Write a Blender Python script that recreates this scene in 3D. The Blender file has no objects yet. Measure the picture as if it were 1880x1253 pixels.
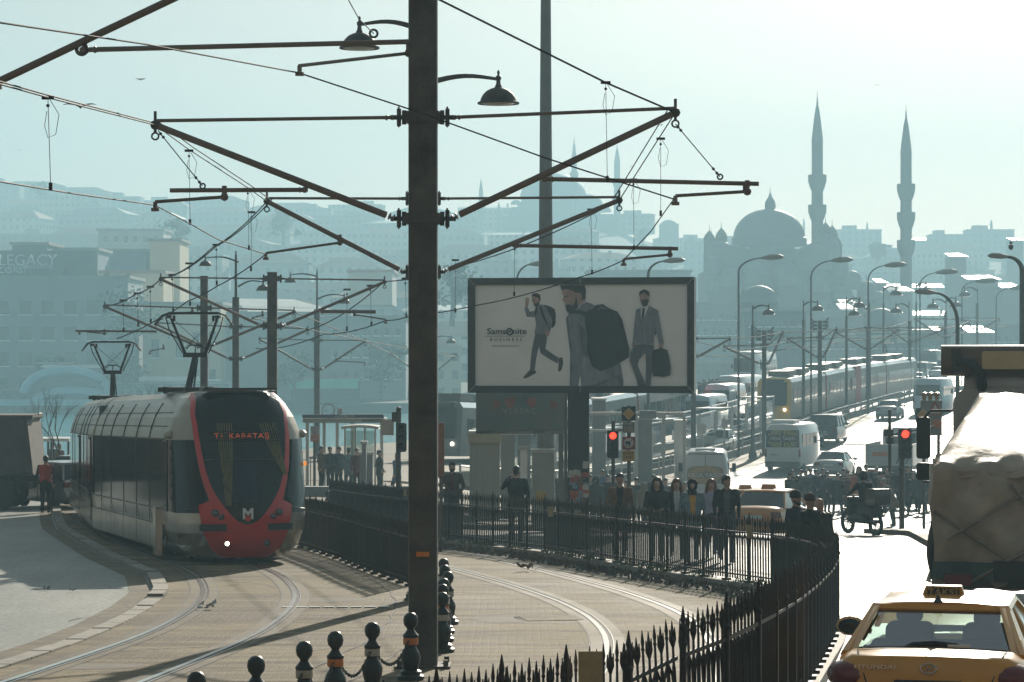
import bpy, bmesh, math, random
from math import sin, cos, pi, radians, atan2, sqrt
from mathutils import Vector, Matrix
import numpy as np
SC = bpy.context.scene
COL = SC.collection
random.seed(7)
# ------------------------------------------------------------- camera, sky, sun, exposure
F = 4900.0          # focal length in pixels of the 1880 px wide photograph
ZC = 9.0            # camera height over the water
cam_d = bpy.data.cameras.new("camera"); cam = bpy.data.objects.new("camera", cam_d); COL.objects.link(cam)
cam.location = (0, 0, ZC); cam.rotation_euler = (radians(90), 0, 0)
cam_d.sensor_width = 36; cam_d.lens = 36*F/1880.0
cam_d.shift_y = (655-626.5)/1880.0
cam_d.clip_start = 1; cam_d.clip_end = 9000
SC.camera = cam
SUN_AZ = radians(12.7); SUN_EL = radians(21)
world = bpy.data.worlds.new("World"); SC.world = world; world.use_nodes = True
wn = world.node_tree.nodes; wl = world.node_tree.links
sky = wn.new('ShaderNodeTexSky'); sky.sky_type = 'NISHITA'; sky.sun_disc = False
sky.sun_elevation = SUN_EL; sky.sun_rotation = SUN_AZ
sky.air_density = 1.0; sky.dust_density = 1.3; sky.ozone_density = 2.0
hs = wn.new('ShaderNodeHueSaturation'); hs.inputs['Saturation'].default_value = .45; wl.new(sky.outputs[0], hs.inputs['Color'])
tm = wn.new('ShaderNodeMix'); tm.data_type = 'RGBA'; tm.blend_type = 'MULTIPLY'; tm.inputs[0].default_value = 1; tm.inputs[7].default_value = (1.05,.98,.92,1)
wl.new(hs.outputs[0], tm.inputs[6]); wl.new(tm.outputs[2], wn['Background'].inputs[0]); wn['Background'].inputs[1].default_value = 0.035
sd = bpy.data.lights.new("sun", 'SUN'); sd.energy = 4.3; sd.angle = radians(0.53); sd.color = (1.0, 0.91, 0.77)
so = bpy.data.objects.new("sun", sd); COL.objects.link(so)
sdir = Vector((sin(SUN_AZ)*cos(SUN_EL), cos(SUN_AZ)*cos(SUN_EL), sin(SUN_EL)))
so.rotation_euler = sdir.to_track_quat('Z', 'Y').to_euler(); so.location = (0, 0, 60)
SC.view_settings.view_transform = 'Standard'; SC.view_settings.look = 'None'
SC.view_settings.exposure = 0.84; SC.view_settings.gamma = 1.0
SC.cycles.use_denoising = True
SC.cycles.volume_bounces = 1; SC.cycles.max_bounces = 8; SC.cycles.transparent_max_bounces = 24
SC.cycles.sample_clamp_indirect = 4
# ------------------------------------------------------------- helpers
def P(px, py, Y):                      # the point at depth Y seen at photograph pixel (px, py)
    return Vector(((px-940)*Y/F, Y, ZC-(py-655)*Y/F))
def lerp_tab(tab, v):
    if v <= tab[0][0]: return tab[0][1]
    for (a, fa), (b, fb) in zip(tab, tab[1:]):
        if v <= b: return fa+(fb-fa)*(v-a)/(b-a)
    return tab[-1][1]
HR = [(0,2.9),(66,4.46),(73,4.86),(79,5.4),(90,5.95),(106,6.4),(130,6.75),(150,6.8),(165,6.55),(181,6.0),(204,5.0),(230,4.15),(260,3.5),(330,2.5),(450,1.7),(700,1.7)]
HL = [(0,2.9),(100,5.26),(125,5.6),(160,5.9),(200,6.0)]
def sstep(t): t = max(0, min(1, t)); return t*t*(3-2*t)
def gz(X, Y):                          # height of the ground
    t = sstep((X+6)/10.0)
    return ZC-((1-t)*lerp_tab(HL, Y)+t*lerp_tab(HR, Y))
def G(px, Y, dz=0):
    X = (px-940)*Y/F
    return Vector((X, Y, gz(X, Y)+dz))
def tag(o, label=None, cat=None, group=None, kind=None):
    if label: o['label'] = label
    if cat: o['category'] = cat
    if group: o['group'] = group
    if kind: o['kind'] = kind
    return o
def empty(name, loc, rz=0, label=None, cat=None, group=None, rx=0):
    o = bpy.data.objects.new(name, None); COL.objects.link(o)
    o.location = loc; o.rotation_euler = (rx, 0, rz); o.empty_display_size = .2
    return tag(o, label, cat, group)
def kids(o): return [c for c in bpy.data.objects if c.parent == o]
def copy_tree(o, parent=None, ch=None):
    if ch is None:
        ch = {}
        for c in bpy.data.objects:
            if c.parent: ch.setdefault(c.parent.name, []).append(c)
    c = o.copy(); COL.objects.link(c); c.parent = parent
    for k in ch.get(o.name, []): copy_tree(k, c, ch)
    return c
MATS = {}
def mat(name, rgb, rough=.6, metal=0., var=.12, scale=2.0, bump=0., bscale=None, spec=.5, coat=0., emit=0., stretch=(1,1,1), alpha=1.0, rvar=0.):
    if name in MATS: return MATS[name]
    m = bpy.data.materials.new(name); m.use_nodes = True; MATS[name] = m
    n = m.node_tree.nodes; l = m.node_tree.links; b = n['Principled BSDF']
    b.inputs['Roughness'].default_value = rough; b.inputs['Metallic'].default_value = metal
    b.inputs['Specular IOR Level'].default_value = spec; b.inputs['Coat Weight'].default_value = coat
    b.inputs['Base Color'].default_value = (*rgb, 1)
    tc = n.new('ShaderNodeTexCoord'); mp = n.new('ShaderNodeMapping'); mp.inputs['Scale'].default_value = stretch
    l.new(tc.outputs['Object'], mp.inputs[0])
    if var > 0:
        no = n.new('ShaderNodeTexNoise'); no.inputs['Scale'].default_value = scale; no.inputs['Detail'].default_value = 6
        no.inputs['Roughness'].default_value = .65
        l.new(mp.outputs[0], no.inputs['Vector'])
        r = n.new('ShaderNodeMapRange'); r.inputs[1].default_value = .3; r.inputs[2].default_value = .7
        r.inputs[3].default_value = 1-var; r.inputs[4].default_value = 1+var
        l.new(no.outputs[0], r.inputs[0])
        mx = n.new('ShaderNodeMix'); mx.data_type = 'RGBA'; mx.blend_type = 'MULTIPLY'; mx.inputs[0].default_value = 1
        mx.inputs[6].default_value = (*rgb, 1); l.new(r.outputs[0], mx.inputs[7]); l.new(mx.outputs[2], b.inputs['Base Color'])
        if rvar:
            r2 = n.new('ShaderNodeMapRange'); r2.inputs[1].default_value = .35; r2.inputs[2].default_value = .65
            r2.inputs[3].default_value = rough-rvar; r2.inputs[4].default_value = rough+rvar
            l.new(no.outputs[0], r2.inputs[0]); l.new(r2.outputs[0], b.inputs['Roughness'])
    if bump > 0:
        nb = n.new('ShaderNodeTexNoise'); nb.inputs['Scale'].default_value = bscale or scale*4; nb.inputs['Detail'].default_value = 5
        l.new(mp.outputs[0], nb.inputs['Vector'])
        bp = n.new('ShaderNodeBump'); bp.inputs['Strength'].default_value = bump; bp.inputs['Distance'].default_value = .02
        l.new(nb.outputs[0], bp.inputs['Height']); l.new(bp.outputs[0], b.inputs['Normal'])
    if emit:
        b.inputs['Emission Color'].default_value = (*rgb, 1); b.inputs['Emission Strength'].default_value = emit
    return m
def glassmat(name, tint=(.6,.8,.75), gloss=.12, rough=.03):
    if name in MATS: return MATS[name]
    m = bpy.data.materials.new(name); m.use_nodes = True; MATS[name] = m
    n = m.node_tree.nodes; l = m.node_tree.links; n.clear()
    out = n.new('ShaderNodeOutputMaterial'); t = n.new('ShaderNodeBsdfTransparent'); g = n.new('ShaderNodeBsdfGlossy')
    t.inputs[0].default_value = (*tint, 1); g.inputs['Roughness'].default_value = rough; g.inputs[0].default_value = (.9,.95,1,1)
    fr = n.new('ShaderNodeFresnel'); fr.inputs[0].default_value = 1.5
    ad = n.new('ShaderNodeMath'); ad.operation = 'ADD'; ad.inputs[1].default_value = gloss; ad.use_clamp = True
    mx = n.new('ShaderNodeMixShader'); l.new(fr.outputs[0], ad.inputs[0]); l.new(ad.outputs[0], mx.inputs[0])
    l.new(t.outputs[0], mx.inputs[1]); l.new(g.outputs[0], mx.inputs[2]); l.new(mx.outputs[0], out.inputs[0])
    return m
class MB:
    def __init__(s): s.v = []; s.f = []; s.m = []; s.mats = []; s.cur = 0
    def use(s, m):
        if m not in s.mats: s.mats.append(m)
        s.cur = s.mats.index(m); return s
    def add(s, vs, fs):
        o = len(s.v); s.v += [tuple(v) for v in vs]
        for f in fs: s.f.append([i+o for i in f]); s.m.append(s.cur)
        return s
    def box(s, c, d, rz=0, M=None, taper=1.0):
        x, y, z = d[0]/2, d[1]/2, d[2]/2
        R = Matrix.Rotation(rz, 4, 'Z')
        vs = []
        for k, sz in enumerate((-1, 1)):
            t = taper if k else 1
            for sx, sy in ((-1,-1),(1,-1),(1,1),(-1,1)): vs.append(R @ Vector((sx*x*t, sy*y*t, sz*z)))
        if M is not None: vs = [M @ v for v in vs]
        vs = [v+Vector(c) for v in vs]
        return s.add(vs, [(3,2,1,0),(4,5,6,7),(0,1,5,4),(1,2,6,5),(2,3,7,6),(3,0,4,7)])
    def rbox(s, c, d, r=.03, axis=2, n=3, rz=0):     # box with four rounded edges along an axis
        a = [(0,1,2),(1,2,0),(2,0,1)]
        i0, i1, i2 = {0:(1,2,0),1:(2,0,1),2:(0,1,2)}[axis]
        hx, hy, hz = d[i0]/2, d[i1]/2, d[i2]/2; r = min(r, hx*.99, hy*.99)
        pl = []
        for k, (sx, sy) in enumerate(((1,1),(-1,1),(-1,-1),(1,-1))):
            for j in range(n+1):
                t = pi/2*(k+j/n); pl.append((sx*(hx-r)+r*cos(t), sy*(hy-r)+r*sin(t)))
        N = len(pl); vs = []
        R = Matrix.Rotation(rz, 3, 'Z')
        for z in (-hz, hz):
            for p in pl:
                w = [0,0,0]; w[i0] = p[0]; w[i1] = p[1]; w[i2] = z; vs.append(R @ Vector(w)+Vector(c))
        return s.add(vs, [tuple(range(N))[::-1], tuple(range(N, 2*N))]+[(i, (i+1) % N, N+(i+1) % N, N+i) for i in range(N)])
    def quad(s, a, b, c, d): return s.add([a, b, c, d], [(0,1,2,3)])
    def tube(s, pts, r, n=8, cap=True, sx=1, sy=1):
        pts = [Vector(p) for p in pts]; m = len(pts)
        rs = r if isinstance(r, (list, tuple)) else [r]*m
        T = [(pts[min(i+1, m-1)]-pts[max(i-1, 0)]).normalized() for i in range(m)]
        up = Vector((0,0,1)) if abs(T[0].z) < .9 else Vector((0,1,0))
        u = T[0].cross(up).normalized(); vs = []
        for i in range(m):
            u = (u-T[i]*u.dot(T[i])).normalized(); w = T[i].cross(u)
            for k in range(n):
                a = 2*pi*k/n; vs.append(pts[i]+(u*cos(a)*sx+w*sin(a)*sy)*rs[i])
        fs = [(i*n+k, i*n+(k+1) % n, (i+1)*n+(k+1) % n, (i+1)*n+k) for i in range(m-1) for k in range(n)]
        if cap: fs += [tuple(range(n))[::-1], tuple(range((m-1)*n, m*n))]
        return s.add(vs, fs)
    def lathe(s, prof, c=(0,0,0), n=16, a0=0, a1=2*pi, M=None):
        full = abs(a1-a0-2*pi) < 1e-6; k = n if full else n+1
        vs = []
        for r, z in prof:
            for i in range(k):
                a = a0+(a1-a0)*i/n; v = Vector((r*cos(a), r*sin(a), z))
                if M is not None: v = M @ v
                vs.append(v+Vector(c))
        fs = []
        for j in range(len(prof)-1):
            for i in range(n):
                i2 = (i+1) % k; fs.append((j*k+i, j*k+i2, (j+1)*k+i2, (j+1)*k+i))
        if full:
            if prof[0][0] > 1e-4: fs.append(tuple(range(k))[::-1])
            if prof[-1][0] > 1e-4: fs.append(tuple(range((len(prof)-1)*k, len(prof)*k)))
        return s.add(vs, fs)
    def ball(s, c, r, n=12, sc=(1,1,1)):
        pr = [(r*sin(pi*j/(n//2)), -r*cos(pi*j/(n//2))) for j in range(n//2+1)]
        pr[0] = (.0005, -r); pr[-1] = (.0005, r)
        M = Matrix.Diagonal(Vector(sc)).to_4x4()
        return s.lathe(pr, c, n, M=M)
    def prism(s, poly, z0, z1, M=None, c=(0,0,0)):     # polygon in xy, extruded in z, moved by M
        N = len(poly); vs = [Vector((x, y, z0)) for x, y in poly]+[Vector((x, y, z1)) for x, y in poly]
        if M is not None: vs = [M @ v for v in vs]
        vs = [v+Vector(c) for v in vs]
        return s.add(vs, [tuple(range(N))[::-1], tuple(range(N, 2*N))]+[(i, (i+1) % N, N+(i+1) % N, N+i) for i in range(N)])
    def ring(s, c, R, r, n=12, k=6, M=None):
        vs = []
        for i in range(n):
            a = 2*pi*i/n
            for j in range(k):
                b = 2*pi*j/k; v = Vector(((R+r*cos(b))*cos(a), (R+r*cos(b))*sin(a), r*sin(b)))
                if M is not None: v = M @ v
                vs.append(v+Vector(c))
        return s.add(vs, [(i*k+j, ((i+1) % n)*k+j, ((i+1) % n)*k+(j+1) % k, i*k+(j+1) % k) for i in range(n) for j in range(k)])
    def build(s, name, m=None, parent=None, smooth=False, loc=None, rz=0, label=None, cat=None, group=None, kind=None):
        me = bpy.data.meshes.new(name)
        org = Vector(loc) if loc is not None else Vector((0,0,0))
        me.from_pydata(s.v, [], s.f); me.update()
        mats = s.mats if s.mats else [m]
        for x in mats: me.materials.append(x)
        if s.mats: me.polygons.foreach_set('material_index', s.m)
        if smooth:
            me.polygons.foreach_set('use_smooth', [True]*len(me.polygons))
            try: me.set_sharp_from_angle(angle=radians(smooth if smooth is not True else 40))
            except Exception: pass
        bmm = bmesh.new(); bmm.from_mesh(me); bmesh.ops.recalc_face_normals(bmm, faces=bmm.faces); bmm.to_mesh(me); bmm.free()
        o = bpy.data.objects.new(name, me); COL.objects.link(o); o.location = org; o.rotation_euler = (0,0,rz)
        if parent is not None: o.parent = parent
        return tag(o, label, cat, group, kind)
MXZ = Matrix.Rotation(radians(90), 4, 'X')       # drawing plane xy -> upright xz, facing -Y
def text(s, size, m, parent=None, loc=(0,0,0), rot=(radians(90),0,0), depth=.004, name='lettering', align='CENTER', sx=1.0, bold=0.0, font_space=1.0):
    cu = bpy.data.curves.new('txt', 'FONT'); cu.body = s; cu.size = size; cu.extrude = depth; cu.align_x = align; cu.align_y = 'CENTER'
    cu.offset = bold; cu.space_character = font_space; cu.resolution_u = 3
    o = bpy.data.objects.new('txt', cu); COL.objects.link(o)
    dg = bpy.context.evaluated_depsgraph_get()
    me = bpy.data.meshes.new_from_object(o.evaluated_get(dg)); me.name = name
    bpy.data.objects.remove(o); bpy.data.curves.remove(cu)
    me.materials.clear(); me.materials.append(m)
    q = bpy.data.objects.new(name, me); COL.objects.link(q); q.location = loc; q.rotation_euler = rot; q.scale = (sx,1,1)
    if parent is not None: q.parent = parent
    return q
def wmb(p0):                                       # list of world points -> relative to p0
    return lambda pts: [Vector(p)-Vector(p0) for p in pts]
# ------------------------------------------------------------- materials
M_steel = mat('galvanised_steel', (.11,.105,.095), .5, .4, var=.25, scale=3)
M_steel2 = mat('painted_steel_pole', (.085,.08,.07), .55, .2, var=.5, scale=2.2, bump=.3)
M_tube = mat('brown_grey_tube', (.19,.15,.125), .45, .3, var=.2)
M_iron = mat('black_iron', (.030,.019,.014), .5, .2, var=.3, scale=6)
M_ironr = mat('rusty_black_iron', (.022,.015,.012), .45, .25, var=.5, scale=9)
M_wire = mat("dark_wire", (.035,.03,.03), .75, 0., var=0, spec=.2)
M_white = mat('white_paint', (.78,.78,.75), .4, var=.06)
M_black = mat('black_plastic', (.02,.02,.02), .4, var=.15)
M_rubber = mat('tyre_rubber', (.025,.024,.023), .8, var=.2)
M_dkglass = mat('dark_window_glass', (.015,.02,.022), .06, 0, var=0, spec=.7)
M_chrome = mat('chrome', (.6,.6,.6), .15, 1., var=.05)
M_red_l = mat('red_tail_lamp', (.16,.008,.008), .12, var=.1, coat=.6)
M_yel = mat('taxi_yellow_paint', (.72,.33,.03), .34, .0, var=.05, coat=.7)
# ------------------------------------------------------------- ground materials
def ground_mat(name, rgb, rgb2, rough, kind):
    m = bpy.data.materials.new(name); m.use_nodes = True; MATS[name] = m
    n = m.node_tree.nodes; l = m.node_tree.links; b = n['Principled BSDF']
    tc = n.new('ShaderNodeTexCoord')
    def noise(sc, det=6, st=(1,1,1)):
        mp = n.new('ShaderNodeMapping'); mp.inputs['Scale'].default_value = st; l.new(tc.outputs['Object'], mp.inputs[0])
        x = n.new('ShaderNodeTexNoise'); x.inputs['Scale'].default_value = sc; x.inputs['Detail'].default_value = det; x.inputs['Roughness'].default_value = .7
        l.new(mp.outputs[0], x.inputs['Vector']); return x
    n1 = noise(.35, 5); n2 = noise(14, 6, (.45, 1.6, 1)) if kind != 'asphalt' else noise(14, 4); n3 = noise(.9, 6, (.25, 2.2, 1)) if kind != 'asphalt' else noise(.8, 6, (1, .2, 1))
    ramp = n.new('ShaderNodeMix'); ramp.data_type = 'RGBA'; ramp.inputs[6].default_value = (*rgb,1); ramp.inputs[7].default_value = (*rgb2,1)
    mr = n.new('ShaderNodeMapRange'); mr.inputs[1].default_value = .38; mr.inputs[2].default_value = .64
    ad = n.new('ShaderNodeMath'); ad.operation = 'ADD'; l.new(n1.outputs[0], ad.inputs[0])
    mu = n.new('ShaderNodeMath'); mu.operation = 'MULTIPLY_ADD'; l.new(n3.outputs[0], mu.inputs[0]); mu.inputs[1].default_value = 1.3; mu.inputs[2].default_value = -.65
    l.new(mu.outputs[0], ad.inputs[1]); l.new(ad.outputs[0], mr.inputs[0]); l.new(mr.outputs[0], ramp.inputs[0])
    m2 = n.new('ShaderNodeMix'); m2.data_type = 'RGBA'; m2.blend_type = 'MULTIPLY'; m2.inputs[0].default_value = 1
    r2 = n.new('ShaderNodeMapRange'); r2.inputs[1].default_value = .38; r2.inputs[2].default_value = .62; r2.inputs[3].default_value = .62; r2.inputs[4].default_value = 1.32
    l.new(n2.outputs[0], r2.inputs[0]); l.new(ramp.outputs[2], m2.inputs[6]); l.new(r2.outputs[0], m2.inputs[7])
    last = m2.outputs[2]
    bp = n.new('ShaderNodeBump'); bp.inputs['Strength'].default_value = .5; bp.inputs['Distance'].default_value = .012
    if kind == 'setts':
        mp = n.new('ShaderNodeMapping'); l.new(tc.outputs['Object'], mp.inputs[0])
        wv = noise(1.2, 2)
        vo = n.new('ShaderNodeMix'); vo.data_type = 'RGBA'; vo.blend_type = 'ADD'; vo.inputs[0].default_value = .12
        l.new(mp.outputs[0], vo.inputs[6]); l.new(wv.outputs[1], vo.inputs[7])
        br = n.new('ShaderNodeTexBrick'); br.inputs['Scale'].default_value = 1.0; br.inputs['Brick Width'].default_value = .22; br.inputs['Row Height'].default_value = .13
        br.inputs['Mortar Size'].default_value = .012; br.inputs['Mortar Smooth'].default_value = .6
        br.inputs['Color1'].default_value = (1,1,1,1); br.inputs['Color2'].default_value = (.86,.85,.85,1); br.inputs['Mortar'].default_value = (.60,.56,.52,1)
        l.new(vo.outputs[2], br.inputs['Vector'])
        m3 = n.new('ShaderNodeMix'); m3.data_type = 'RGBA'; m3.blend_type = 'MULTIPLY'; m3.inputs[0].default_value = .5
        l.new(last, m3.inputs[6]); l.new(br.outputs[0], m3.inputs[7]); last = m3.outputs[2]
        ah = n.new('ShaderNodeMath'); ah.operation = 'MULTIPLY_ADD'; l.new(br.outputs[1], ah.inputs[0]); ah.inputs[1].default_value = -1.2; l.new(n2.outputs[0], ah.inputs[2])
        l.new(ah.outputs[0], bp.inputs['Height']); bp.inputs['Strength'].default_value = .4
    else:
        l.new(n2.outputs[0], bp.inputs['Height'])
        if kind == 'asphalt': bp.inputs['Strength'].default_value = .35
    l.new(last, b.inputs['Base Color']); l.new(bp.outputs[0], b.inputs['Normal'])
    rr = n.new('ShaderNodeMapRange'); rr.inputs[1].default_value = .35; rr.inputs[2].default_value = .65; rr.inputs[3].default_value = rough-.07; rr.inputs[4].default_value = rough+.08
    l.new(n1.outputs[0], rr.inputs[0]); l.new(rr.outputs[0], b.inputs['Roughness'])
    return m
MG_asph = ground_mat('worn_asphalt', (.06,.059,.055), (.10,.097,.09), .5, 'asphalt')
MG_asph2 = ground_mat('dull_asphalt', (.20,.21,.19), (.27,.275,.25), .62, 'asphalt')
MG_setts = ground_mat('stone_setts', (.105,.078,.042), (.27,.215,.13), .8, 'setts')

MG_conc = ground_mat('plain_concrete', (.11,.085,.052), (.19,.155,.10), .7, 'conc')
for m_ in (MG_setts, MG_conc, MG_asph): m_.node_tree.nodes['Principled BSDF'].inputs['Specular IOR Level'].default_value = .22 if m_ is not MG_asph else .3
MG_earth = ground_mat('rough_earth', (.10,.085,.065), (.18,.155,.12), .85, 'conc')
M_kerb = mat('kerb_stone', (.26,.24,.20), .75, var=.3, scale=2.5, bump=.5)
M_rail = mat('polished_rail', (.55,.54,.52), .28, 1., var=.1)
M_railg = mat('rail_groove', (.03,.028,.025), .8, var=.2)
# curves as X(Y)
KERB = [(5,-9.5),(15,-8.3),(22,-7.3),(27,-6.55),(31.5,-6.04),(34.4,-5.8),(37.3,-5.7),(41,-5.75),(44.4,-5.94),(49.1,-6.7),(55.2,-8.36),(62,-10.0),(70,-11.9),(77.5,-13.3),(90,-15.5),(110,-18)]
FB = [(5,-4),(14,-1.3),(17.5,-.39),(19.4,.75),(20.2,1.2),(21.05,1.63),(22.4,2.15),(25.5,2.75),(30,3.45),(34.3,4.15),(37.5,4.62),(40.2,4.7),(42.5,4.6),(44.2,4.42),(46.9,3.45),(51.4,2.1),(56.1,.69),(60,-1.0),(64.5,-2.6),(69.4,-3.9),(80,-6.6),(95,-9.5),(110,-11)]
def crv(tab): return lambda Y: lerp_tab(tab, Y)
def sheet(name, xl, xr, Y0, Y1, dz, m, ny=None, nx=12, kind='structure', thick=0):
    ny = ny or max(2, int((Y1-Y0)/1.0)); b = MB(); vs = []
    for j in range(ny+1):
        Y = Y0+(Y1-Y0)*j/ny; a = xl(Y) if callable(xl) else xl; c = xr(Y) if callable(xr) else xr
        for i in range(nx+1):
            X = a+(c-a)*i/nx; vs.append((X, Y, gz(X, Y)+dz))
    fs = [(j*(nx+1)+i, j*(nx+1)+i+1, (j+1)*(nx+1)+i+1, (j+1)*(nx+1)+i) for j in range(ny) for i in range(nx)]
    b.add(vs, fs)
    if thick:
        rim = [i for i in range(nx+1)]+[j*(nx+1)+nx for j in range(1, ny+1)]+[ny*(nx+1)+i for i in range(nx-1, -1, -1)]+[j*(nx+1) for j in range(ny-1, 0, -1)]
        N = len(rim); o = [vs[i] for i in rim]+[(vs[i][0], vs[i][1], vs[i][2]-thick) for i in rim]
        b.add(o, [(i, (i+1) % N, N+(i+1) % N, N+i) for i in range(N)])
    o = b.build(name, m, kind=kind, smooth=True)
    return o
QL = [(4,-70),(118,-70),(118.5,-15.5),(160,-15),(172,-13),(215,2)]
QR = [(4,90),(150,90),(151,45),(160,48),(215,62)]
sheet('ground', lambda Y: -75 if Y < 118 else lerp_tab(QL, Y), crv(QR), 3, 214, 0, MG_conc, ny=211, nx=60, thick=8)
sheet('left_road', -70, lambda Y: lerp_tab(KERB, Y)-.02, 3, 112, .02, MG_asph2, nx=40)
sheet('tram_bed', lambda Y: lerp_tab(KERB, Y)+.22, lambda Y: lerp_tab(FB, Y)-.1, 3, 112, .024, MG_setts, nx=24, ny=218)
sheet('right_road', lambda Y: lerp_tab(FB, Y)+.12 if Y < 69 else lerp_tab([(69,-3.7),(74,1.5),(80,4.2),(95,3.0),(120,3.5),(150,11.5),(213,29.5)], Y), lambda Y: 40+Y*.08, 3, 213, .02, MG_asph, nx=40, ny=210)
# kerb along the left road
def ribbon(curve, w0, w1, z0, z1, step=.9, gap=.02, y0=5, y1=100, jit=.01):
    b = MB(); Y = y0
    rnd = random.Random(3)
    while Y < y1:
        Y2 = Y+step; xa, xb = curve(Y+gap), curve(Y2-gap)
        j = rnd.uniform(-jit, jit)
        vs = []
        for X, YY in ((xa, Y+gap), (xb, Y2-gap)):
            for w, z in ((w0, z0), (w0+.015, z1+j), (w1, z1+j), (w1, z0)):
                vs.append((X+w, YY, gz(X+w, YY)+z))
        b.add(vs, [(0,1,5,4),(1,2,6,5),(2,3,7,6),(0,3,2,1),(4,5,6,7)])
        Y = Y2
    return b
tag(ribbon(crv(KERB), -.03, .24, -.1, .10, y0=43, y1=104).build('kerb', M_kerb), kind='structure')
tag(ribbon(crv(KERB), -.03, .24, -.1, .045, y0=5, y1=43).build('kerb', M_kerb), kind='structure')
sheet('gutter_strip', lambda Y: lerp_tab(KERB, Y)-.42, lambda Y: lerp_tab(KERB, Y)-.06, 6, 100, .026, MG_conc, nx=2, ny=180)
# plinth under the right fence
tag(ribbon(crv(FB), -.16, .16, -.1, .13, step=1.6, gap=.003, y0=40, y1=104, jit=.004).build('fence_plinth', M_kerb), kind='structure')
def plinth_near():
    b = MB(); Y = 19.4
    while Y < 40:
        Y2 = Y+.8; vs = []
        for YY in (Y, Y2-.004):
            X = lerp_tab(FB, YY); z = gz(X, YY); h_ = lerp_tab(DZN, YY)
            vs += [(X-.12,YY,z-.1),(X-.12,YY,z+h_),(X+.12,YY,z+h_),(X+.12,YY,z-.1)]
        b.add(vs, [(0,1,5,4),(1,2,6,5),(2,3,7,6),(0,3,2,1),(4,5,6,7)]); Y = Y2
    return b
DZN = [(19.4,.03),(20.2,.17),(21.05,.23),(22.4,.32),(25.5,.27),(30,.14),(34.3,.05),(39.7,.04),(40.2,.13),(80,.13)]
tag(plinth_near().build('fence_plinth', M_kerb), kind='structure')
# strip of rubble and earth beside the plinth
sheet('verge', lambda Y: lerp_tab(FB, Y)-.95+.15*sin(Y*1.9)*sin(Y*.7), lambda Y: lerp_tab(FB, Y)-.15, 40.5, 66, .034, MG_earth, nx=6, ny=80)
# tram tracks
TL = [(8,-8.6),(14,-7.2),(20,-6.1),(25,-5.3),(29.5,-4.77),(31.7,-4.55),(33.7,-4.33),(36.2,-4.13),(39.8,-4.1),(43,-4.23),(45.5,-4.5),(49.2,-5.05),(53,-5.9),(58,-7.2),(66,-9.35),(75,-11.3),(82,-12.6),(95,-14.2)]
TR = [(10,-1.3),(16,-.1),(22,.35),(27,.5),(32.6,.52),(35.5,.60),(37.5,.52),(41,.3+.75-.72),(44.8,.0+.55),(48.5,-.1+.15),(50.9,-.45),(57,-2.0),(64,-4.2),(75,-7.2),(90,-10.4)]
# the right track follows the two measured rails
TRo = [(10,-.5),(18,1.0),(24,1.75),(30,2.3),(34,2.55),(38.3,2.59),(41,2.37),(44.8,1.83),(50,.8),(54.6,-.19),(59.4,-1.6),(66,-3.6),(75,-6.3),(90,-9.6)]
TRi = [(10,-2.0),(18,-.5),(24,.3),(30,.95),(32.6,1.16),(35.5,1.26),(38.9,1.13),(42.6,.69),(47.1,-.16),(53.3,-1.6),(60,-3.5),(70,-6.4),(85,-9.9)]
def smooth_curve(tab):
    def f(Y):
        return sum(lerp_tab(tab, Y+d)*w for d, w in ((-2,.1),(-1,.2),(0,.4),(1,.2),(2,.1)))
    return f
def rail(name, f, off, parent, y0, y1):
    b = MB(); b.use(M_rail); N = int((y1-y0)/.5); rows = []
    for j in range(N+1):
        Y = y0+(y1-y0)*j/N; dX = (f(Y+.2)-f(Y-.2))/.4; nn = Vector((1, -dX, 0)).normalized()
        c = Vector((f(Y), Y, 0))+nn*off; rows.append((c, nn))
    for (w0, w1, dz, mm) in ((-.035,.035,.036,M_rail),(.036,.085,.029,M_railg),(.086,.105,.036,M_rail),(-.20,-.05,.029,MG_conc),(-.05,-.036,.030,M_railg),(.106,.24,.029,MG_conc),(-.225,-.20,.028,M_railg),(.24,.262,.028,M_railg)):
        b.use(mm); vs = []
        for c, nn in rows:
            for w in (w0, w1):
                p = c+nn*w; vs.append((p.x, p.y, gz(p.x, p.y)+dz))
        b.add(vs, [(2*j, 2*j+1, 2*j+3, 2*j+2) for j in range(N)])
    b.build('rail', parent=parent)
t1 = empty('left_track', (0,0,0)); tag(t1, kind='structure')
rail('rail', smooth_curve(TL), -.75, t1, 9, 92); rail('rail', smooth_curve(TL), .75, t1, 9, 92)
t2 = empty('right_track', (0,0,0)); tag(t2, kind='structure')
rail('rail', smooth_curve(TRi), 0, t2, 12, 84); rail('rail', smooth_curve(TRo), 0, t2, 12, 84)
# paving joints and covers in the tram bed
jb = MB()
for off, ya, yb in ((2.35,30,58),(3.0,27,46)):
    f = smooth_curve(TL); N = int((yb-ya)/.6); vs = []
    for j in range(N+1):
        Y = ya+(yb-ya)*j/N
        for w in (0,.03): X = f(Y)+off+w+.03*sin(Y*3); vs.append((X, Y, gz(X, Y)+.031))
    jb.add(vs, [(2*j, 2*j+1, 2*j+3, 2*j+2) for j in range(N)])
tag(jb.build('paving_joint', M_railg), kind='structure')
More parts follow.
